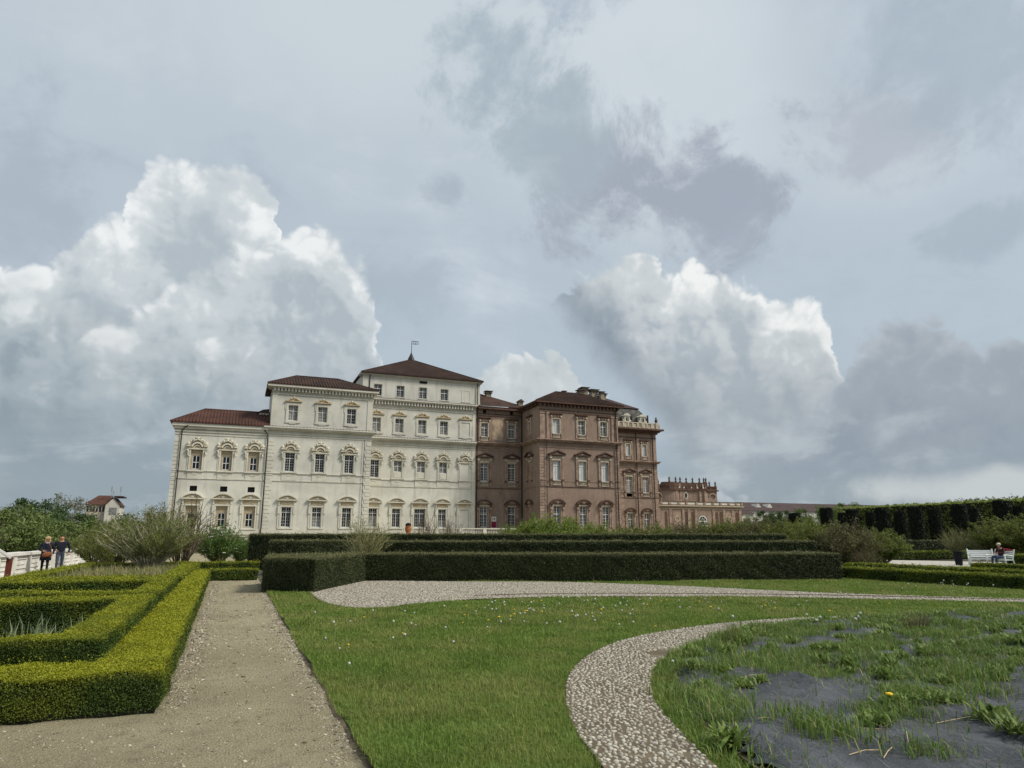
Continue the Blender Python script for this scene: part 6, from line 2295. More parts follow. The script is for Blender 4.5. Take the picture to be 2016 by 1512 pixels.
def face_parts(parent, hc, fwd, hair=None, hat=None, skin=None):
    """eyes, ears and hair on a head centred at hc, looking along fwd"""
    f = Vector(fwd).normalized()
    s = Vector((f.y, -f.x, 0)).normalized()
    hc = Vector(hc)
    b = MB()
    for q in (-1, 1):
        p = hc + f * 0.088 + s * 0.033 * q + Vector((0, 0, 0.012))
        b.ball(p, 0.011, 6, 4)
    link('eyes', b.mesh('eyes', M['eye']), parent)
    b = MB()
    for q in (-1, 1):
        b.ball(hc + s * 0.078 * q + Vector((0, 0, 0.0)), (0.016, 0.02, 0.03), 6, 4)
    b.tube([hc + f * 0.085 + Vector((0, 0, 0.02)), hc + f * 0.112 + Vector((0, 0, -0.018)), hc + f * 0.09 + Vector((0, 0, -0.026))], [0.010, 0.016, 0.010], 5)
    link('nose_and_ears', b.mesh('nose_and_ears', skin or M['skin']), parent)
    b = MB()
    b.obox(hc + f * 0.088 + Vector((0, 0, -0.052)), s * 0.024, f * 0.006, Vector((0, 0, 0.006)))
    link('mouth', b.mesh('mouth', M['rust']), parent)
    if hair:
        b = MB()
        rr = random.Random(5)
        b.ball(hc - f * 0.018 + Vector((0, 0, 0.034)), (0.096, 0.100, 0.100), 14, 10)
        for k in range(26):
            a = rr.uniform(-2.3, 2.3)
            dv = (-f * math.cos(a) + s * math.sin(a))
            b.ball(hc + dv * 0.088 + Vector((0, 0, rr.uniform(-0.11, 0.06))), (0.038, 0.038, 0.045), 8, 6)
        for q in (-1, 1):
            b.ball(hc + f * 0.045 + s * 0.06 * q + Vector((0, 0, 0.055)), (0.04, 0.045, 0.045), 8, 6)
        link('hair', b.mesh('hair', hair, True), parent)
    if hat:
        b = MB()
        b.ball(hc + Vector((0, 0, 0.065)) - f * 0.005, (0.108, 0.112, 0.085), 12, 7)
        b.ball(hc + f * 0.10 + Vector((0, 0, 0.055)), (0.075, 0.06, 0.012), 10, 4)
        link('hat', b.mesh('hat', hat, True), parent)


def standing(name, label, loc, heading, H, coat, legs, shoe, skin, phase, arms, broad=1.0, coat_len=0.0):
    """walking figure; local -y is forward"""
    k = H / 1.70
    e = empty(name, loc, heading)
    tag(e, label, 'person', 'couple walking beside the white parapet')
    J, Bn = {}, []

    def j(n, x, y, z, r):
        J[n] = (x * k, y * k, z * k, (r[0] * k, r[1] * k) if hasattr(r, '__len__') else r * k)
    sh = 0.19 * broad
    j('pelvis', 0, 0, 0.93, (0.165 * broad, 0.125))
    j('waist', 0, -0.005, 1.08, (0.155 * broad, 0.12))
    j('chest', 0, 0.0, 1.28, (0.175 * broad, 0.13))
    j('collar', 0, 0.01, 1.41, (0.11, 0.085))
    j('neck', 0, 0.0, 1.475, 0.055)
    j('head', 0, -0.02, 1.565, (0.080, 0.095))
    j('crown', 0, -0.012, 1.645, (0.062, 0.074))
    Bn += [('pelvis', 'waist', 0), ('waist', 'chest', 0), ('chest', 'collar', 0), ('collar', 'neck', 3), ('neck', 'head', 3), ('head', 'crown', 3)]
    for s, sd in ((-1, 'l'), (1, 'r')):
        st = phase * s
        j('hip_' + sd, 0.09 * s, 0, 0.88, 0.092)
        j('thigh_' + sd, 0.095 * s, -0.06 * st, 0.68, 0.082)
        j('knee_' + sd, 0.098 * s, -0.11 * st - 0.02, 0.48, 0.058)
        j('calf_' + sd, 0.098 * s, -0.12 * st + 0.03, 0.30, 0.056)
        j('ankle_' + sd, 0.098 * s, -0.17 * st + 0.05, 0.085, 0.043)
        j('heel_' + sd, 0.098 * s, -0.17 * st + 0.06, 0.045, 0.042)
        j('toe_' + sd, 0.108 * s, -0.17 * st - 0.11, 0.032, (0.040, 0.03))
        Bn += [('pelvis', 'hip_' + sd, 1 if coat_len < 0.1 else 0), ('hip_' + sd, 'thigh_' + sd, 1 if coat_len < 0.1 else 0), ('thigh_' + sd, 'knee_' + sd, 1), ('knee_' + sd, 'calf_' + sd, 1), ('calf_' + sd, 'ankle_' + sd, 1), ('ankle_' + sd, 'heel_' + sd, 2), ('heel_' + sd, 'toe_' + sd, 2)]
        j('shoulder_' + sd, sh * s, 0.01, 1.385, 0.075)
        (ex, ey, ez), (wx, wy, wz) = arms[sd]
        j('upper_' + sd, (sh * s + ex) / 2, ey / 2, (1.385 + ez) / 2, 0.064)
        j('elbow_' + sd, ex, ey, ez, 0.056)
        j('wrist_' + sd, wx, wy, wz, 0.036)
        Bn += [('chest', 'shoulder_' + sd, 0), ('shoulder_' + sd, 'upper_' + sd, 0), ('upper_' + sd, 'elbow_' + sd, 0), ('elbow_' + sd, 'wrist_' + sd, 0)]
        d = Vector((wx - ex, wy - ey, wz - ez)).normalized()
        add_hand(J, Bn, sd, Vector((wx, wy, wz)) * k, d, Vector((-s, 0, 0)) - d * d.dot(Vector((-s, 0, 0))), 3)
    me = body_mesh(J, Bn, [coat, legs, shoe, skin], 2)
    link('body', me, e)
    return e, k


# the woman
hd = math.radians(14)
ew, k = standing('person', 'woman in a dark navy coat with blond hair walking on the left of the couple', (-7.80, 37.3, 0), hd, 1.66, M['navy'], M['black'], M['shoe'], M['skin'], 0.55,
                 {'l': ((-0.30, 0.02, 1.12), (-0.14, -0.20, 1.06)), 'r': ((0.30, 0.05, 1.12), (0.25, -0.10, 0.90))}, 1.0, 0.25)
face_parts(ew, (0, -0.022 * k, 1.585 * k), (0, -1, -0.1), hair=M['blond'])
skirt = MB()
skirt.lathe([(0.225, 0.62), (0.215, 0.80), (0.195, 0.98), (0.18, 1.10)], (0, 0, 0), 12)
link('coat_skirt', skirt.mesh('coat_skirt', M['navy'], True), ew)
sc = MB()
sc.tube([(0.07 * math.cos(a), 0.06 * math.sin(a) - 0.02, 1.40 + 0.02 * math.sin(a)) for a in [2 * math.pi * q / 10 for q in range(11)]], 0.035, 6)
link('scarf', sc.mesh('scarf', M['scarf'], True), ew)
# her bag hangs at the front
bx, by = -7.80 + 0.08, 37.3 - 0.25
bag = empty('handbag', (bx, by, 0.86), hd)
tag(bag, 'brown leather shoulder bag carried by the woman in navy', 'bag')
bb = MB()
bb.ball((0, 0, 0.02), (0.19, 0.065, 0.12), 12, 7)
link('pouch', bb.mesh('pouch', M['leather'], True), bag, (0, 0, 0), (0, -0.25, 0))
bb = MB()
bb.tube([(0.17, 0.02, 0.06), (0.13, 0.02, 0.35), (-0.02, 0.10, 0.56), (-0.13, 0.22, 0.58)], 0.014, 5)
link('strap', bb.mesh('strap', M['leather']), bag)
# the man
hm = math.radians(10)
em, k = standing('person', 'bald man in a dark jumper and grey jeans walking on the right of the couple', (-7.52, 38.7, 0), hm, 1.72, M['navy'], M['denim'], M['shoe'], M['scalp'], -0.6,
                 {'l': ((-0.32, 0.04, 1.12), (-0.19, -0.19, 1.02)), 'r': ((0.34, 0.06, 1.13), (0.31, -0.06, 0.90))}, 1.12)
face_parts(em, (0, -0.022 * k, 1.585 * k), (0, -1, -0.15), skin=M['scalp'])


# ================================================================= benches, planter, lectern
def bench(label, x, y, rz, W=1.35):
    """slatted white bench; local -y is where the sitter looks"""
    e = empty('garden_bench', (x, y, 0.0), rz)
    tag(e, label, 'bench', 'white garden benches')
    me = MB()
    me.box(-W / 2, W / 2, -0.028, 0.028, -0.012, 0.012)
    slat = me.mesh('seat_slat', M['white_paint'])
    for i in range(6):
        link('seat_slat', slat, e, (0, -0.24 + i * 0.09, 0.43 - i * 0.006))
    bm2 = MB()
    bm2.box(-W / 2 + 0.02, W / 2 - 0.02, -0.010, 0.010, -0.045, 0.045)
    bs = bm2.mesh('back_slat', M['white_paint'])
    for i in range(4):
        z = 0.52 + i * 0.105
        link('back_slat', bs, e, (0, 0.27 + (z - 0.42) * 0.36, z), (-0.34, 0, 0))
    for s in (-1, 1):
        x_ = s * (W / 2 - 0.03)
        b = MB()
        b.obox((x_, -0.29, 0.32), (0.034, 0, 0), (0, 0.03, 0), (0, 0, 0.32))
        link('leg', b.mesh('leg', M['white_paint']), e)
        b = MB()
        b.tube([(x_, 0.36, 0.0), (x_, 0.26, 0.42), (x_, 0.44, 0.96)], 0.036, 6)
        link('leg', b.mesh('leg', M['white_paint']), e)
        b = MB()
        b.tube([(x_, -0.36, 0.64), (x_, -0.12, 0.655), (x_, 0.12, 0.62), (x_, 0.33, 0.58)], [0.036, 0.036, 0.034, 0.03], 6)
        link('armrest', b.mesh('armrest', M['white_paint']), e)
        b = MB()
        b.box(x_ - 0.022, x_ + 0.022, -0.29, 0.29, 0.36, 0.41).box(x_ - 0.02, x_ + 0.02, -0.28, 0.33, 0.14, 0.18)
        link('side_rail', b.mesh('side_rail', M['white_paint']), e)
    b = MB()
    b.box(-W / 2 + 0.06, W / 2 - 0.06, -0.30, -0.265, 0.35, 0.41)
    link('apron', b.mesh('apron', M['white_paint']), e)
    return e


B1 = spot(bearing(1927, 41.5), 41.5)
B2 = spot(bearing(1962, 40.2), 40.2)
rz1 = -YAW - math.radians(24)
rz2 = -YAW - math.radians(76)
bench('empty white slatted bench to the left of the seated person', B1[0], B1[1], rz1, 1.30)
bench('white slatted bench with the person sitting on it', B2[0], B2[1], rz2, 1.20)


def sitter():
    e = empty('person', (B2[0], B2[1], 0), rz2)
    tag(e, 'person in dark clothes and a sand-coloured hat sitting on a white bench', 'person')
    J, Bn = {}, []

    def j(n, x, y, z, r):
        J[n] = (x, y, z, r)
    j('pelvis', 0, 0.12, 0.53, (0.16, 0.12))
    j('waist', 0, 0.15, 0.68, (0.15, 0.115))
    j('chest', 0, 0.17, 0.88, (0.165, 0.12))
    j('collar', 0, 0.14, 1.01, (0.10, 0.08))
    j('neck', 0, 0.11, 1.07, 0.052)
    j('head', 0, 0.055, 1.16, (0.078, 0.092))
    j('crown', 0, 0.06, 1.24, (0.06, 0.07))
    Bn += [('pelvis', 'waist', 0), ('waist', 'chest', 0), ('chest', 'collar', 0), ('collar', 'neck', 3), ('neck', 'head', 3), ('head', 'crown', 3)]
    for s, sd in ((-1, 'l'), (1, 'r')):
        j('hip_' + sd, 0.10 * s, 0.08, 0.53, 0.095)
        j('thigh_' + sd, 0.12 * s, -0.14, 0.545, 0.085)
        j('knee_' + sd, 0.13 * s, -0.36, 0.54, 0.064)
        j('calf_' + sd, 0.13 * s, -0.40, 0.34, 0.056)
        j('ankle_' + sd, 0.13 * s, -0.42, 0.10, 0.042)
        j('heel_' + sd, 0.13 * s, -0.41, 0.05, 0.042)
        j('toe_' + sd, 0.14 * s, -0.57, 0.035, (0.042, 0.032))
        Bn += [('pelvis', 'hip_' + sd, 1), ('hip_' + sd, 'thigh_' + sd, 1), ('thigh_' + sd, 'knee_' + sd, 1), ('knee_' + sd, 'calf_' + sd, 1), ('calf_' + sd, 'ankle_' + sd, 1), ('ankle_' + sd, 'heel_' + sd, 2), ('heel_' + sd, 'toe_' + sd, 2)]
        j('shoulder_' + sd, 0.19 * s, 0.16, 0.985, 0.07)
        j('upper_' + sd, 0.22 * s, 0.10, 0.87, 0.06)
        j('elbow_' + sd, 0.235 * s, 0.02, 0.75, 0.05)
        j('wrist_' + sd, 0.08 * s, -0.19, 0.74, 0.034)
        Bn += [('chest', 'shoulder_' + sd, 0), ('shoulder_' + sd, 'upper_' + sd, 0), ('upper_' + sd, 'elbow_' + sd, 0), ('elbow_' + sd, 'wrist_' + sd, 0)]
        d = Vector((-0.155 * s, -0.21, -0.01)).normalized()
        add_hand(J, Bn, sd, Vector((0.08 * s, -0.19, 0.74)), d, (0, 0, -1), 3)
    link('body', body_mesh(J, Bn, [M['maroon'], M['jeans'], M['white_shoe'], M['skin']], 2), e)
    face_parts(e, (0, 0.05, 1.175), (0, -1, -0.3), hat=M['sand_hat'])
    hb = MB()
    hb.ball((0, 0.11, 1.12), (0.09, 0.07, 0.11), 10, 6)
    link('hair', hb.mesh('hair', M['black'], True), e)
    # red jacket hung over the bench back
    q = empty('red_jacket', (B2[0], B2[1], 0.9), rz2)
    tag(q, 'red jacket hung over the backrest behind the seated person', 'jacket')
    b = MB()
    b.tube([(-0.5, 0.43, 0.02), (-0.2, 0.45, 0.06), (0.1, 0.44, 0.05), (0.45, 0.44, 0.02)], [0.03, 0.055, 0.06, 0.03], 7)
    b.obox((0.0, 0.50, -0.10), (0.40, 0, 0), (0, 0.02, 0.006), (0, -0.03, 0.12))
    link('cloth', b.mesh('cloth', M['red'], True), q)


sitter()
px_, py_ = spot(bearing(1881, 41), 41)
P = empty('planter', (px_, py_, 0))
tag(P, 'tall dark tapered planter standing on the pale gravel beside the white benches', 'planter')
MB().lathe([(0.16, 0.0), (0.175, 0.04), (0.245, 0.76), (0.28, 0.78), (0.28, 0.84), (0.235, 0.84), (0.22, 0.78)], (px_, py_, 0), 20).build('vessel', M['pot'], P, True)
MB().lathe([(0.215, 0.77), (0.05, 0.80)], (px_, py_, 0), 14).build('soil', M['soil'], P)
# information lectern by the parapet
P = empty('lectern', (-7.75, 31.6, 0), 0.0)
tag(P, 'rusty brown information lectern with a tilted grey top beside the parapet', 'lectern')
b = MB()
b.box(-7.83, -7.66, 31.52, 31.68, -0.02, 0.92)
b.build('post', M['rust'], P)
b = MB()
b.obox((-7.97, 31.6, 1.06), (0.30, 0, -0.20), (0, 0.26, 0), (0.012, 0, 0.018))
b.build('panel', M['signplate'], P)
b = MB()
b.obox((-7.97, 31.6, 1.03), (0.27, 0, -0.18), (0, 0.03, 0), (0.012, 0, 0.018))
b.build('bracket', M['rust'], P)


# ================================================================= cobble stones, pebbles
def stone_template(n=7, seed=0, flat_=0.55):
    r = random.Random(seed)
    vs = []
    for i, (rad, z) in enumerate(((1.0, -0.25), (0.92, 0.35), (0.55, 0.85))):
        for k in range(n):
            a = 2 * math.pi * (k + 0.3 * i) / n
            q = rad * r.uniform(0.88, 1.1)
            vs.append((q * math.cos(a), q * math.sin(a), z * flat_))
    vs.append((0, 0, flat_))
    fs = []
    for i in range(2):
        for k in range(n):
            a, b_ = i * n + k, i * n + (k + 1) % n
            fs += [(a, b_, b_ + n), (a, b_ + n, a + n)]
    for k in range(n):
        fs.append((2 * n + k, 2 * n + (k + 1) % n, 3 * n))
    return np.array(vs), np.array(fs)


def spread(poly, step, jit=0.42):
    poly = np.array(poly)
    x0, y0 = poly.min(0)
    x1, y1 = poly.max(0)
    gx_, gy_ = np.meshgrid(np.arange(x0, x1, step), np.arange(y0, y1, step * 0.88))
    gx_ = gx_ + (np.arange(gx_.shape[0]) % 2)[:, None] * step * 0.5
    P = np.stack([gx_.ravel(), gy_.ravel()], 1) + rng.uniform(-jit, jit, (gx_.size, 2)) * step
    return P[inside(P, poly)]


def many_stones(name, P, z, a, b_, h, mat, parent, n=6, seeds=3):
    """real stones joined into one mesh"""
    V, F, off = [], [], 0
    for s in range(seeds):
        tv, tf = stone_template(n, s)
        Q = P[s::seeds]
        A, B2_, H_ = a[s::seeds], b_[s::seeds], h[s::seeds]
        zz = z[s::seeds]
        th = rng.uniform(0, np.pi, len(Q))
        c, sn = np.cos(th)[:, None], np.sin(th)[:, None]
        lx_ = tv[None, :, 0] * A[:, None]
        ly_ = tv[None, :, 1] * B2_[:, None]
        X = Q[:, :1] + lx_ * c - ly_ * sn
        Y = Q[:, 1:2] + lx_ * sn + ly_ * c
        Z = zz[:, None] + tv[None, :, 2] * H_[:, None]
        V.append(np.stack([X, Y, Z], -1).reshape(-1, 3))
        F.append((tf[None] + (np.arange(len(Q)) * len(tv))[:, None, None] + off).reshape(-1, 3))
        off += len(Q) * len(tv)
    o = link(name, grid_mesh(name, np.concatenate(V), np.concatenate(F), mat, True), parent)
    return tag(o, kind='stuff')


S = spread(CURVE, 0.054)
S = S[seen(np.c_[S, np.zeros(len(S))], 0.1, 3.5)]
bare = sines(S[:, 0], S[:, 1], 77, 2.4)
S = S[(bare < 0.85)]
d2 = np.hypot(S[:, 0], S[:, 1])
vis = (S[:, 0] * sy_ + S[:, 1] * cy_) > 5.45
order = np.argsort(np.where(vis, d2, 1e9))
near_i, rest_i = order[:300], order[300:]
tmpl = []
for s in range(5):
    tv, tf = stone_template(8, 20 + s)
    tmpl.append(grid_mesh('stone', tv, tf, M['cobble']))
for i in near_i:
    x, y = S[i]
    a_ = R.uniform(0.016, 0.029)
    link('stone', tmpl[R.randrange(5)], cob, (x, y, 0.046), (0, 0, R.uniform(0, 3.14)), (a_, a_ * R.uniform(0.6, 0.85), R.uniform(0.016, 0.028)))
q = S[rest_i]
n = len(q)
A = rng.uniform(0.015, 0.027, n)
many_stones('stones', q, np.full(n, 0.046), A, A * rng.uniform(0.6, 0.85, n), rng.uniform(0.014, 0.026, n), M['cobble'], cob)
q = spread(AREA, 0.092)
q = q[seen(np.c_[q, np.zeros(len(q))], 0.05, 3)]
n = len(q)
A = rng.uniform(0.024, 0.040, n)
many_stones('stones', q, np.full(n, 0.045), A, A * rng.uniform(0.65, 0.9, n), rng.uniform(0.02, 0.035, n), M['cobble'], area_o, n=5)

# loose pebbles on the gravel path
n = 36000
yy = 4.2 + 24 * rng.random(n) ** 1.8
xx = rng.uniform(-6.5, PATH_X, n)
edge = rng.random(n) < 0.30
xx = np.where(edge & (rng.random(n) < 0.5), PATH_X - np.abs(rng.normal(0, 0.10, n)), np.where(edge, -0.52 + np.abs(rng.normal(0, 0.12, n)), xx))
q = np.stack([xx, yy], 1)
q = q[(q[:, 0] > -0.58) | (q[:, 1] < 7.7)]
q = q[~((q[:, 1] < 8.1) & (np.abs(q[:, 0] + 0.45) < 0.16) & (rng.random(len(q)) < 0.8))]
q = q[seen(np.c_[q, np.zeros(len(q))], 0.05, 3)]
n = len(q)
A = rng.uniform(0.0045, 0.0125, n) * (1 + (rng.random(n) < 0.14) * rng.uniform(0.3, 1.4, n)) * np.clip(np.hypot(q[:, 0], q[:, 1]) / 8, 0.9, 1.6)
many_stones('pebbles', q, np.full(n, -0.012) + 0.012 * sines(q[:, 0], q[:, 1], 3, 2.2) + 0.010 * sines(q[:, 0], q[:, 1], 4, 9.0), A, A * rng.uniform(0.6, 0.95, n), A * 0.75, M['pebble'], path_o, n=4)

# ================================================================= lawn grass
cells = []
for cx in np.arange(PATH_X, 44, 0.5):
    for cyy in np.arange(3.0, 27, 0.5):
        cells.append((cx, cyy))
cells = np.array(cells)
cc = np.c_[cells + 0.25, np.zeros(len(cells))]
cells = cells[seen(cc, 0.06, 4.2, 40)]
PP, HH, WW = [], [], []
for cx, cyy in cells:
    d = math.hypot(cx + 0.25, cyy + 0.25)
    w = max(0.0042, d * 0.00085)
    h = 0.055 if d < 14 else 0.065
    nb = int(min(1700, 0.25 * 1.25 / (w * h)))
    p = rng.random((nb, 2)) * 0.5 + (cx, cyy)
    PP.append(p)
    HH.append(np.full(nb, h))
    WW.append(np.full(nb, w))
PP, HH, WW = np.concatenate(PP), np.concatenate(HH), np.concatenate(WW)
FAB_C = np.array([9.6, 4.0])
fab_edge = [tuple(FAB_C + (np.array(p) - FAB_C) * 0.955) for p in C_IN]
FAB = fab_edge + [(14.3, 10.75), (16.5, 10.1), (20, 8.0), (24, 4), (24, -2), (9, -3), (3.9, 1.4)]
YEW1 = [(0.95, 23.05), (2.35, 21.95), (4.68, 26.8), (8.8, 25.0), (13.0, 23.2), (22.05, 20.9), (22.4, 22.2), (13.5, 24.5), (9.3, 26.4), (4.5, 28.5), (1.2, 26.4)]
ok = (PP[:, 0] > PATH_X - 0.01 + 0.05 * sines(PP[:, 1] * 3, PP[:, 0] * 0, 8, 1.5)) & ~inside(PP, AREA) & ~inside(PP, CURVE) & ~inside(PP, FAB) & ~inside(PP, YEW1)
ok &= ~((PP[:, 0] > 23) & (PP[:, 0] < 23.8)) & (PP[:, 0] < 26.8)
PP, HH, WW = PP[ok], HH[ok], WW[ok]
pt = sines(PP[:, 0], PP[:, 1], 61, 1.5)
pt2 = sines(PP[:, 0], PP[:, 1], 62, 4.5)
# blades lie shorter where the ground is worn, taller in tussocks
HH = HH * (1.0 + 0.28 * pt2) * rng.uniform(0.6, 1.35, len(HH))
dry = np.clip(0.26 + 0.55 * (sines(PP[:, 0], PP[:, 1], 63, 2.0)) + 0.18 * pt2, 0, 0.7) * (rng.random(len(PP)) < 0.68)
P3 = np.c_[PP, lawn_z(PP[:, 0], PP[:, 1]) - 0.004]
tall = rng.random(len(PP)) < 0.012
HH = np.where(tall, HH * 1.9, HH)
gr = link('grass', blade_mesh('grass', blades(P3, HH, WW, 0.55, 0.5), M['grass'], {'dry': dry}))
tag(gr, kind='stuff')

# ================================================================= weed membrane in the round bed
fx, fy = np.meshgrid(np.arange(2.8, 24.2, 0.07), np.arange(-1.0, 11.6, 0.07))
pts = np.stack([fx.ravel(), fy.ravel()], 1)


def edge_dist(P, poly):
    P = np.asarray(P)
    best = np.full(len(P), 1e9)
    for i in range(len(poly)):
        a, b2 = np.array(poly[i]), np.array(poly[(i + 1) % len(poly)])
        ab = b2 - a
        t = np.clip(((P - a) @ ab) / (ab @ ab), 0, 1)
        best = np.minimum(best, np.hypot(*(P - (a + t[:, None] * ab)).T))
    return best


def fabric_z(x, y, ed):
    z = 0.115 + 0.045 * sines(x, y, 71, 1.7) + 0.026 * np.abs(sines(x, y, 72, 3.6)) + 0.012 * sines(x, y, 73, 8.5) + 0.010 * np.abs(sines(x + 0.3 * y, y, 76, 13)) + 0.035 * np.maximum(0, 1 - 5.0 * np.abs(sines(x, y, 77, 1.9))) + 0.022 * np.maximum(0, 1 - 5.5 * np.abs(sines(x, y, 78, 3.4)))
    crumple = 0.07 * np.abs(sines(x, y, 74, 5.5)) * np.exp(-ed / 0.55) * (1 - np.exp(-ed / 0.2))
    return np.maximum(z + crumple - 0.12 * np.exp(-ed / 0.16), 0.045)


m_in = inside(pts, FAB)
ed = edge_dist(pts, FAB)
hole = sines(pts[:, 0], pts[:, 1], 75, 2.6) - 1.15 * (ed < 0.28)
m_in &= hole > -9
fz = fabric_z(pts[:, 0], pts[:, 1], ed)
ny, nx = fx.shape
idx = np.arange(nx * ny).reshape(ny, nx)
Fq = np.stack([idx[:-1, :-1], idx[:-1, 1:], idx[1:, 1:], idx[1:, :-1]], -1).reshape(-1, 4)
Fq = Fq[m_in[Fq].all(1)]
used = np.unique(Fq)
remap = np.full(nx * ny, -1)
remap[used] = np.arange(len(used))
memb = link('weed_membrane', grid_mesh('weed_membrane', np.c_[pts, fz][used], remap[Fq], M['membrane']))
tag(memb, 'crumpled black weed-control membrane spread over the round flower bed', 'membrane')
soil_bed = flat('bed_soil', FAB, 0.040, M['cobble_bed'])


def fz_at(x, y):
    p = np.array([[x, y]])
    return float(fabric_z(p[:, 0], p[:, 1], edge_dist(p, FAB))[0])


def ground(px, py):
    """where a bearing in the photograph meets level ground"""
    u, v = (px - 1008) / 1350, (756 - py) / 1350
    r = Vector((u, math.cos(PITCH) - math.sin(PITCH) * v, math.sin(PITCH) + math.cos(PITCH) * v))
    k = -(EYE - 0.08) / r.z
    return r.x * k * cy_ + r.y * k * sy_, -r.x * k * sy_ + r.y * k * cy_


# ---------------- weeds
def rosette(seed, n, L, w, lift, dryf=0.0):
    """broad dandelion-like leaves from one root: bent strips"""
    g = np.random.default_rng(seed)
    V, Fd = [], []
    for k in range(n):
        a = g.uniform(0, 2 * np.pi)
        l = L * g.uniform(0.6, 1.15)
        el = g.uniform(0.25, 1.2) * lift
        d = np.array([np.cos(a), np.sin(a), 0])
        s = np.array([-np.sin(a), np.cos(a), 0])
        p = g.normal(0, 0.060, 3) * np.array([1, 1, 0])
        prev = None
        ww = w * g.uniform(0.7, 1.2)
        for i in range(5):
            t = i / 4
            e = el - 0.9 * t * (0.6 + el * 0.35)
            wd = ww * (0.25, 0.75, 1.0, 0.85, 0.05)[i] * (1 + 0.2 * g.normal())
            cur = (p - s * wd / 2 + [0, 0, 0.006], p + s * wd / 2 + [0, 0, 0.006])
            if prev is not None:
                V += [prev[0], prev[1], cur[1], cur[0]]
                Fd.append(g.random() * dryf)
            prev = cur
            p = p + d * l / 4 * math.cos(e) + np.array([0, 0, l / 4 * math.sin(e)])
    return np_mesh('leaves', np.array(V), 4, M['weed_leaf'], {'dry': np.array(Fd)})


def grass_clump(seed, n, h, w, rad, dryf=0.2, mat=None, lean=0.5):
    g = np.random.default_rng(seed)
    P = np.c_[g.normal(0, rad, (n, 2)), np.zeros(n)]
    me = blade_mesh('blades', blades(P, h * g.uniform(0.5, 1.2, n), w, lean, 0.5), mat or M['weed_leaf'], {'dry': (g.random(n) < dryf) * g.random(n)})
    return me


ros = [rosette(s, 95, 0.135, 0.026, 1.45, 0.25) for s in (1, 2, 3)]
gcl = [grass_clump(s, 240, 0.125, 0.0085, 0.14, 0.22) for s in (4, 5, 6)]


def weed(name, me, label, x, y, s, group, z=None, child='leaves'):
    e = empty(name, (x, y, (fz_at(x, y) if z is None else z) - 0.012), R.uniform(0, 6.28))
    e.scale = (s, s, s)
    tag(e, label, 'weed', group)
    tag(link(child, me, e), kind='stuff')
    return e


WG, WG2 = 'leafy weeds pushing through the membrane', 'grass clumps pushing through the membrane'
named = [(1442, 1462, 0, 1.35, 'big leafy weed on the membrane corner next to the cobbled path'), (1757, 1400, 0, 1.15, 'leafy weed with one yellow flower in the middle of the bare membrane'),
         (1955, 1432, 0, 1.2, 'leafy weed beside a long straw near the right edge'), (1995, 1460, 0, 1.0, 'leafy weed cut by the right edge of the picture'), (1640, 1462, 1, 1.2, 'grass clump hanging over a membrane fold right of the big leafy weed'),
         (1580, 1435, 1, 1.25, 'grass clump between the big leafy weed and the flowering one'), (1840, 1385, 1, 1.3, 'wide grass clump right of the flowering weed'), (1880, 1390, 0, 0.9, 'low leafy weed at the end of the wide grass clump'),
         (1830, 1497, 1, 0.85, 'grass tuft in a round hole of the membrane at the lower edge'), (1440, 1400, 1, 1.1, 'grass clump on the crumpled membrane edge'), (1905, 1345, 1, 1.4, 'tall bright grass clump at the right middle of the bed')]
for px, py, kd, s, lb in named:
    x, y = ground(px, py)
    weed('leafy_weed' if kd == 0 else 'grass_clump', (ros if kd == 0 else gcl)[R.randrange(3)], lb, x, y, s, WG if kd == 0 else WG2, child='leaves' if kd == 0 else 'blades')
taken = [ground(a, b2) for a, b2, *_ in named]
cnt = 0
g2_ = np.random.default_rng(99)
while cnt < 200:
    px = g2_.uniform(1290, 2040)
    py = 1222 + 230 * g2_.random() ** 1.35
    x, y = ground(px, py)
    if not inside(np.array([[x, y]]), FAB)[0]:
        continue
    if min(math.hypot(x - a, y - b2) for a, b2 in taken) < 0.22:
        continue
    if py > 1345 and sines(np.array([x]), np.array([y]), 88, 2.0)[0] < -0.1 and px > 1400:
        continue
    taken.append((x, y))
    kd = 0 if g2_.random() < 0.55 else 1
    s = g2_.uniform(0.65, 1.15)
    weed('leafy_weed' if kd == 0 else 'grass_clump', (ros if kd == 0 else gcl)[R.randrange(3)],
         'leafy green weed growing through the black membrane among others' if kd == 0 else 'clump of green grass growing through the black membrane among others', x, y, s, WG if kd == 0 else WG2, child='leaves' if kd == 0 else 'blades')
    cnt += 1
# fine weeds all over the bed edge and the far half of the bed
n = 90000
Q = np.stack([rng.uniform(2.9, 22, n), rng.uniform(1, 11.7, n)], 1)
Q = Q[inside(Q, FAB) | (inside(Q, [tuple(FAB_C + (np.array(p) - FAB_C) * 1.0) for p in C_IN] + [(14.5, 11.2), (18, 10.4), (24, 6), (24, -2), (9, -3), (3.2, 1.4)]) & ~inside(Q, CURVE))]
Q = Q[seen(np.c_[Q, np.zeros(len(Q))], 0.06, 4)]
ed = edge_dist(Q, FAB)
din = np.where(inside(Q, FAB), ed, 0)
ahead = Q[:, 0] * sy_ + Q[:, 1] * cy_
field = sines(Q[:, 0], Q[:, 1], 91, 2.3) + 0.5 * sines(Q[:, 0], Q[:, 1], 92, 6.0)
want = np.clip(0.22 + 0.75 * field + 1.1 * np.exp(-din / 0.22) + 0.035 * (ahead - 8.2), 0.0, 1)
want = np.where((ahead < 7.6) & (din > 0.35), want * 0.3, want)
Q = Q[rng.random(len(Q)) < want]
ed = edge_dist(Q, FAB)
ins = inside(Q, FAB)
z = np.where(ins, fabric_z(Q[:, 0], Q[:, 1], ed), 0.05) - 0.01
dd = np.hypot(Q[:, 0], Q[:, 1])
n = len(Q)
hh = rng.uniform(0.04, 0.13, n)
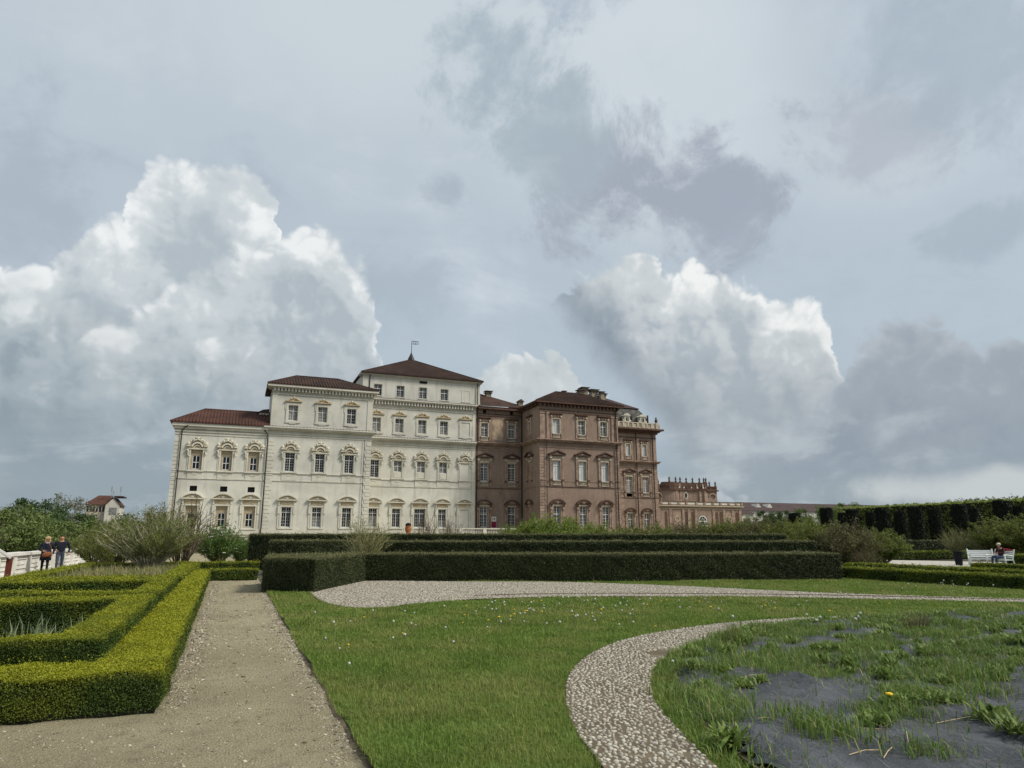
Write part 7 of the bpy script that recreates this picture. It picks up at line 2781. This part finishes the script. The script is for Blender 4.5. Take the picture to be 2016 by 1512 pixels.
V = blades(np.c_[Q, z], hh, np.maximum(0.008, dd * 0.0012), 0.6, 0.6)
uw = link('undergrowth', blade_mesh('undergrowth', V, M['weed_leaf'], {'dry': (rng.random(n) < 0.22) * rng.random(n)}))
tag(uw, kind='stuff')

# a yellow dandelion on the middle weed
x, y = ground(1757, 1400)


def head_mesh(kind):
    b = MB()
    if kind == 'clock':
        b.ball((0, 0, 0), 0.0185, 8, 6)
        return b.mesh('seed_head', M['clock'], True)
    b.lathe([(0.008, -0.008), (0.022, 0.0), (0.020, 0.008), (0.006, 0.012)], (0, 0, 0), 9)
    return b.mesh('flower_head', M['yellow'])


def stalk_mesh(h, seed):
    r = random.Random(seed)
    b = MB()
    q = (r.uniform(-0.2, 0.2) * h, r.uniform(-0.2, 0.2) * h)
    b.tube([(0, 0, -0.01), (q[0] * 0.3, q[1] * 0.3, h * 0.5), (q[0], q[1], h)], 0.0045, 4)
    return b.mesh('dandelion', M['stalk']), (q[0], q[1], h)


clock, yel = head_mesh('clock'), head_mesh('yellow')
stalks = [stalk_mesh(h, i) for i, h in enumerate((0.13, 0.17, 0.21, 0.25, 0.15))]
short = [stalk_mesh(h, 20 + i) for i, h in enumerate((0.07, 0.09, 0.08))]


def dandelion(x, y, z, kind, s=1.0, label=None):
    me, top = (stalks if kind == 'clock' else short)[R.randrange(5 if kind == 'clock' else 3)]
    o = link('dandelion', me, None, (x, y, z), (0, 0, R.uniform(0, 6.28)), (s, s, s))
    if kind == 'clock':
        tag(o, label or 'dandelion with a white seed head standing in the grass', 'dandelion', 'white dandelion clocks')
        link('seed_head', clock, o, top)
    else:
        tag(o, label or 'low yellow dandelion in flower among the lawn grass', 'dandelion', 'yellow dandelions')
        link('flower_head', yel, o, top)
    return o


dandelion(x, y, fz_at(x, y) + 0.02, 'yellow', 1.5, 'single yellow dandelion flower on the leafy weed in the bare membrane')
for k, (px, py) in enumerate(((1440, 1262), (1446, 1266), (1450, 1258), (1684, 1248), (1690, 1250), (1622, 1245), (1612, 1248), (1690, 1247), (1330, 1322))):
    x, y = ground(px, py)
    dandelion(x, y, fz_at(x, y), 'clock', 1.25 if k < 8 else 0.9, 'tall dandelion clock rising from the weedy edge of the membrane bed')
spots = []
gd = np.random.default_rng(5)
for cx, cyy, sx, sy, n in ((1050, 1222, 70, 16, 22), (1180, 1225, 45, 12, 15), (1230, 1195, 170, 9, 26), (990, 1200, 70, 8, 16), (760, 1225, 60, 14, 9), (690, 1275, 50, 22, 6), (870, 1235, 90, 20, 8), (1420, 1190, 120, 8, 18), (1880, 1150, 80, 9, 26), (1760, 1180, 160, 5, 12), (1350, 1215, 120, 8, 8)):
    for k in range(n):
        spots.append((gd.normal(cx, sx), gd.normal(cyy, sy)))
for px, py in spots:
    x, y = ground(px, py)
    p = np.array([[x, y]])
    if x < PATH_X + 0.1 or y > 26 or x > 22.9 or inside(p, AREA)[0] or inside(p, CURVE)[0] or inside(p, FAB)[0] or inside(p, YEW1)[0]:
        continue
    dandelion(x, y, lawn_z(x, y), 'clock' if gd.random() < 0.78 else 'yellow', gd.uniform(0.75, 1.25))
dandelion(-5.0, 22.2, 0.3, 'clock', 1.6, 'single dandelion clock standing between the left box hedge rings')

# dry stalks
db = shrub_parts(0.42, 0.16, 90, None, 0, 0.1, TW, rad=0.004, twigs=1, base_r=0.16, seed=12, upright=0.2)
x, y = ground(1806, 1246)
e = empty('dry_shrub', (x, y, 0.08))
tag(e, 'dry brown bundle of upright twigs at the far edge of the membrane bed', 'dry plant')
link('stems', db[0], e)
dg = grass_clump(31, 90, 0.42, 0.009, 0.06, 0.9, M['weed_leaf'], 0.18)
for k, (px, py, s, lb) in enumerate(((1440, 1278, 1.05, 'tall straw-coloured weed at the inner edge of the cobbled path'), (1762, 1262, 0.5, 'blue-green leafy weed left of the dry twig bundle'))):
    x, y = ground(px, py)
    e = empty('tall_weed', (x, y, 0.06))
    e.scale = (s, s, s)
    tag(e, lb, 'weed', WG2)
    tag(link('blades', dg if k == 0 else ros[0], e), kind='stuff')
SG = 'dry straws on the membrane'
for k, (px, py, a, L) in enumerate(((1895, 1430, 0.25, 0.55), (1700, 1445, -0.4, 0.28), (1790, 1480, 1.1, 0.5), (1705, 1500, 0.5, 0.35), (1505, 1432, 0.1, 0.10), (1660, 1440, -0.1, 0.3), (1480, 1345, 0.3, 0.35), (1870, 1410, 0.0, 0.1), (1880, 1280, -0.2, 0.5), (1750, 1500, 0.9, 0.3))):
    x, y = ground(px, py)
    b = MB()
    z = fz_at(x, y) + 0.02
    dx, dy = math.cos(a - YAW) * L / 2, math.sin(a - YAW) * L / 2
    b.tube([(-dx, -dy, fz_at(x - dx, y - dy) + 0.012 - z), (0, 0, 0.004), (dx, dy, fz_at(x + dx, y + dy) + 0.02 - z)], 0.0038, 4)
    o = link('straw', b.mesh('straw', M['straw']), None, (x, y, z))
    tag(o, ('long pale straw leaning on the leafy weed at the right', 'short pale straw in front of the flowering weed', 'long straw across the hole tuft', 'straw near the lower edge of the membrane', 'tiny pale straw beside the big leafy weed',
            'thin straw between weeds in the middle', 'straw beside the crumpled membrane', 'small pale chip right of the flowering weed', 'curved pale straw on the far membrane', 'straw lying by the lower edge left of the hole')[k], 'straw', SG)

# ================================================================= inside the left hedge rings
for nm, r_, mt in (('bed', rect(-5.5, -1.66, 9.28, 13.95), M['membrane']), ('bed', rect(-5.5, -1.74, 16.15, 19.95), M['soil']), ('bed', rect(-5.55, -1.9, 24.1, 36.1), M['soil'])):
    tag(flat(nm, r_, 0.03, mt), kind='structure')
ir = [grass_clump(40 + s, 26, 0.42, 0.022, 0.09, 0.0, M['iris_leaf'], 0.28) for s in range(3)]
IRIS = [(-2.15, 11.8), (-2.45, 12.2), (-2.6, 11.1), (-2.95, 12.6), (-3.2, 11.6), (-2.1, 12.9), (-3.5, 12.9), (-2.75, 13.3)]
IRIS.sort(key=lambda p: (p[0] * cy_ - p[1] * sy_) / (p[0] * sy_ + p[1] * cy_), reverse=True)
for k, (x, y) in enumerate(IRIS):
    e = empty('iris', (x, y, 0.03), k * 1.1)
    tag(e, 'clump of sword-shaped iris leaves, %s from the right inside the nearest box hedge ring' % ('eighth' if k == 7 else ordinal(k)), 'iris', 'irises inside the nearest hedge ring')
    tag(link('leaves', ir[k % 3], e), kind='stuff')
n = 5000
Q = np.c_[rng.uniform(-5.4, -1.85, n), rng.uniform(16.3, 19.8, n), np.full(n, 0.03)]
V = leaf_quads(Q + np.c_[np.zeros((n, 2)), rng.uniform(0, 0.22, n)], np.tile([0, 0, 1.0], (n, 1)), 0.07, 0.7, 0.6)
tag(link('ground_cover', np_mesh('ground_cover', V, 4, M['shrub_green'])), kind='stuff')
n = 3500
Q = np.c_[rng.uniform(-5.4, -2.0, n), rng.uniform(25.5, 35, n), np.full(n, 0.03)]
dg2 = blade_mesh('dry_grass', blades(Q, rng.uniform(0.2, 0.65, n), 0.028, 0.4, 0.4), M['weed_leaf'], {'dry': np.clip(rng.normal(0.75, 0.25, n), 0, 1)})
tag(link('dry_grass', dg2), kind='stuff')
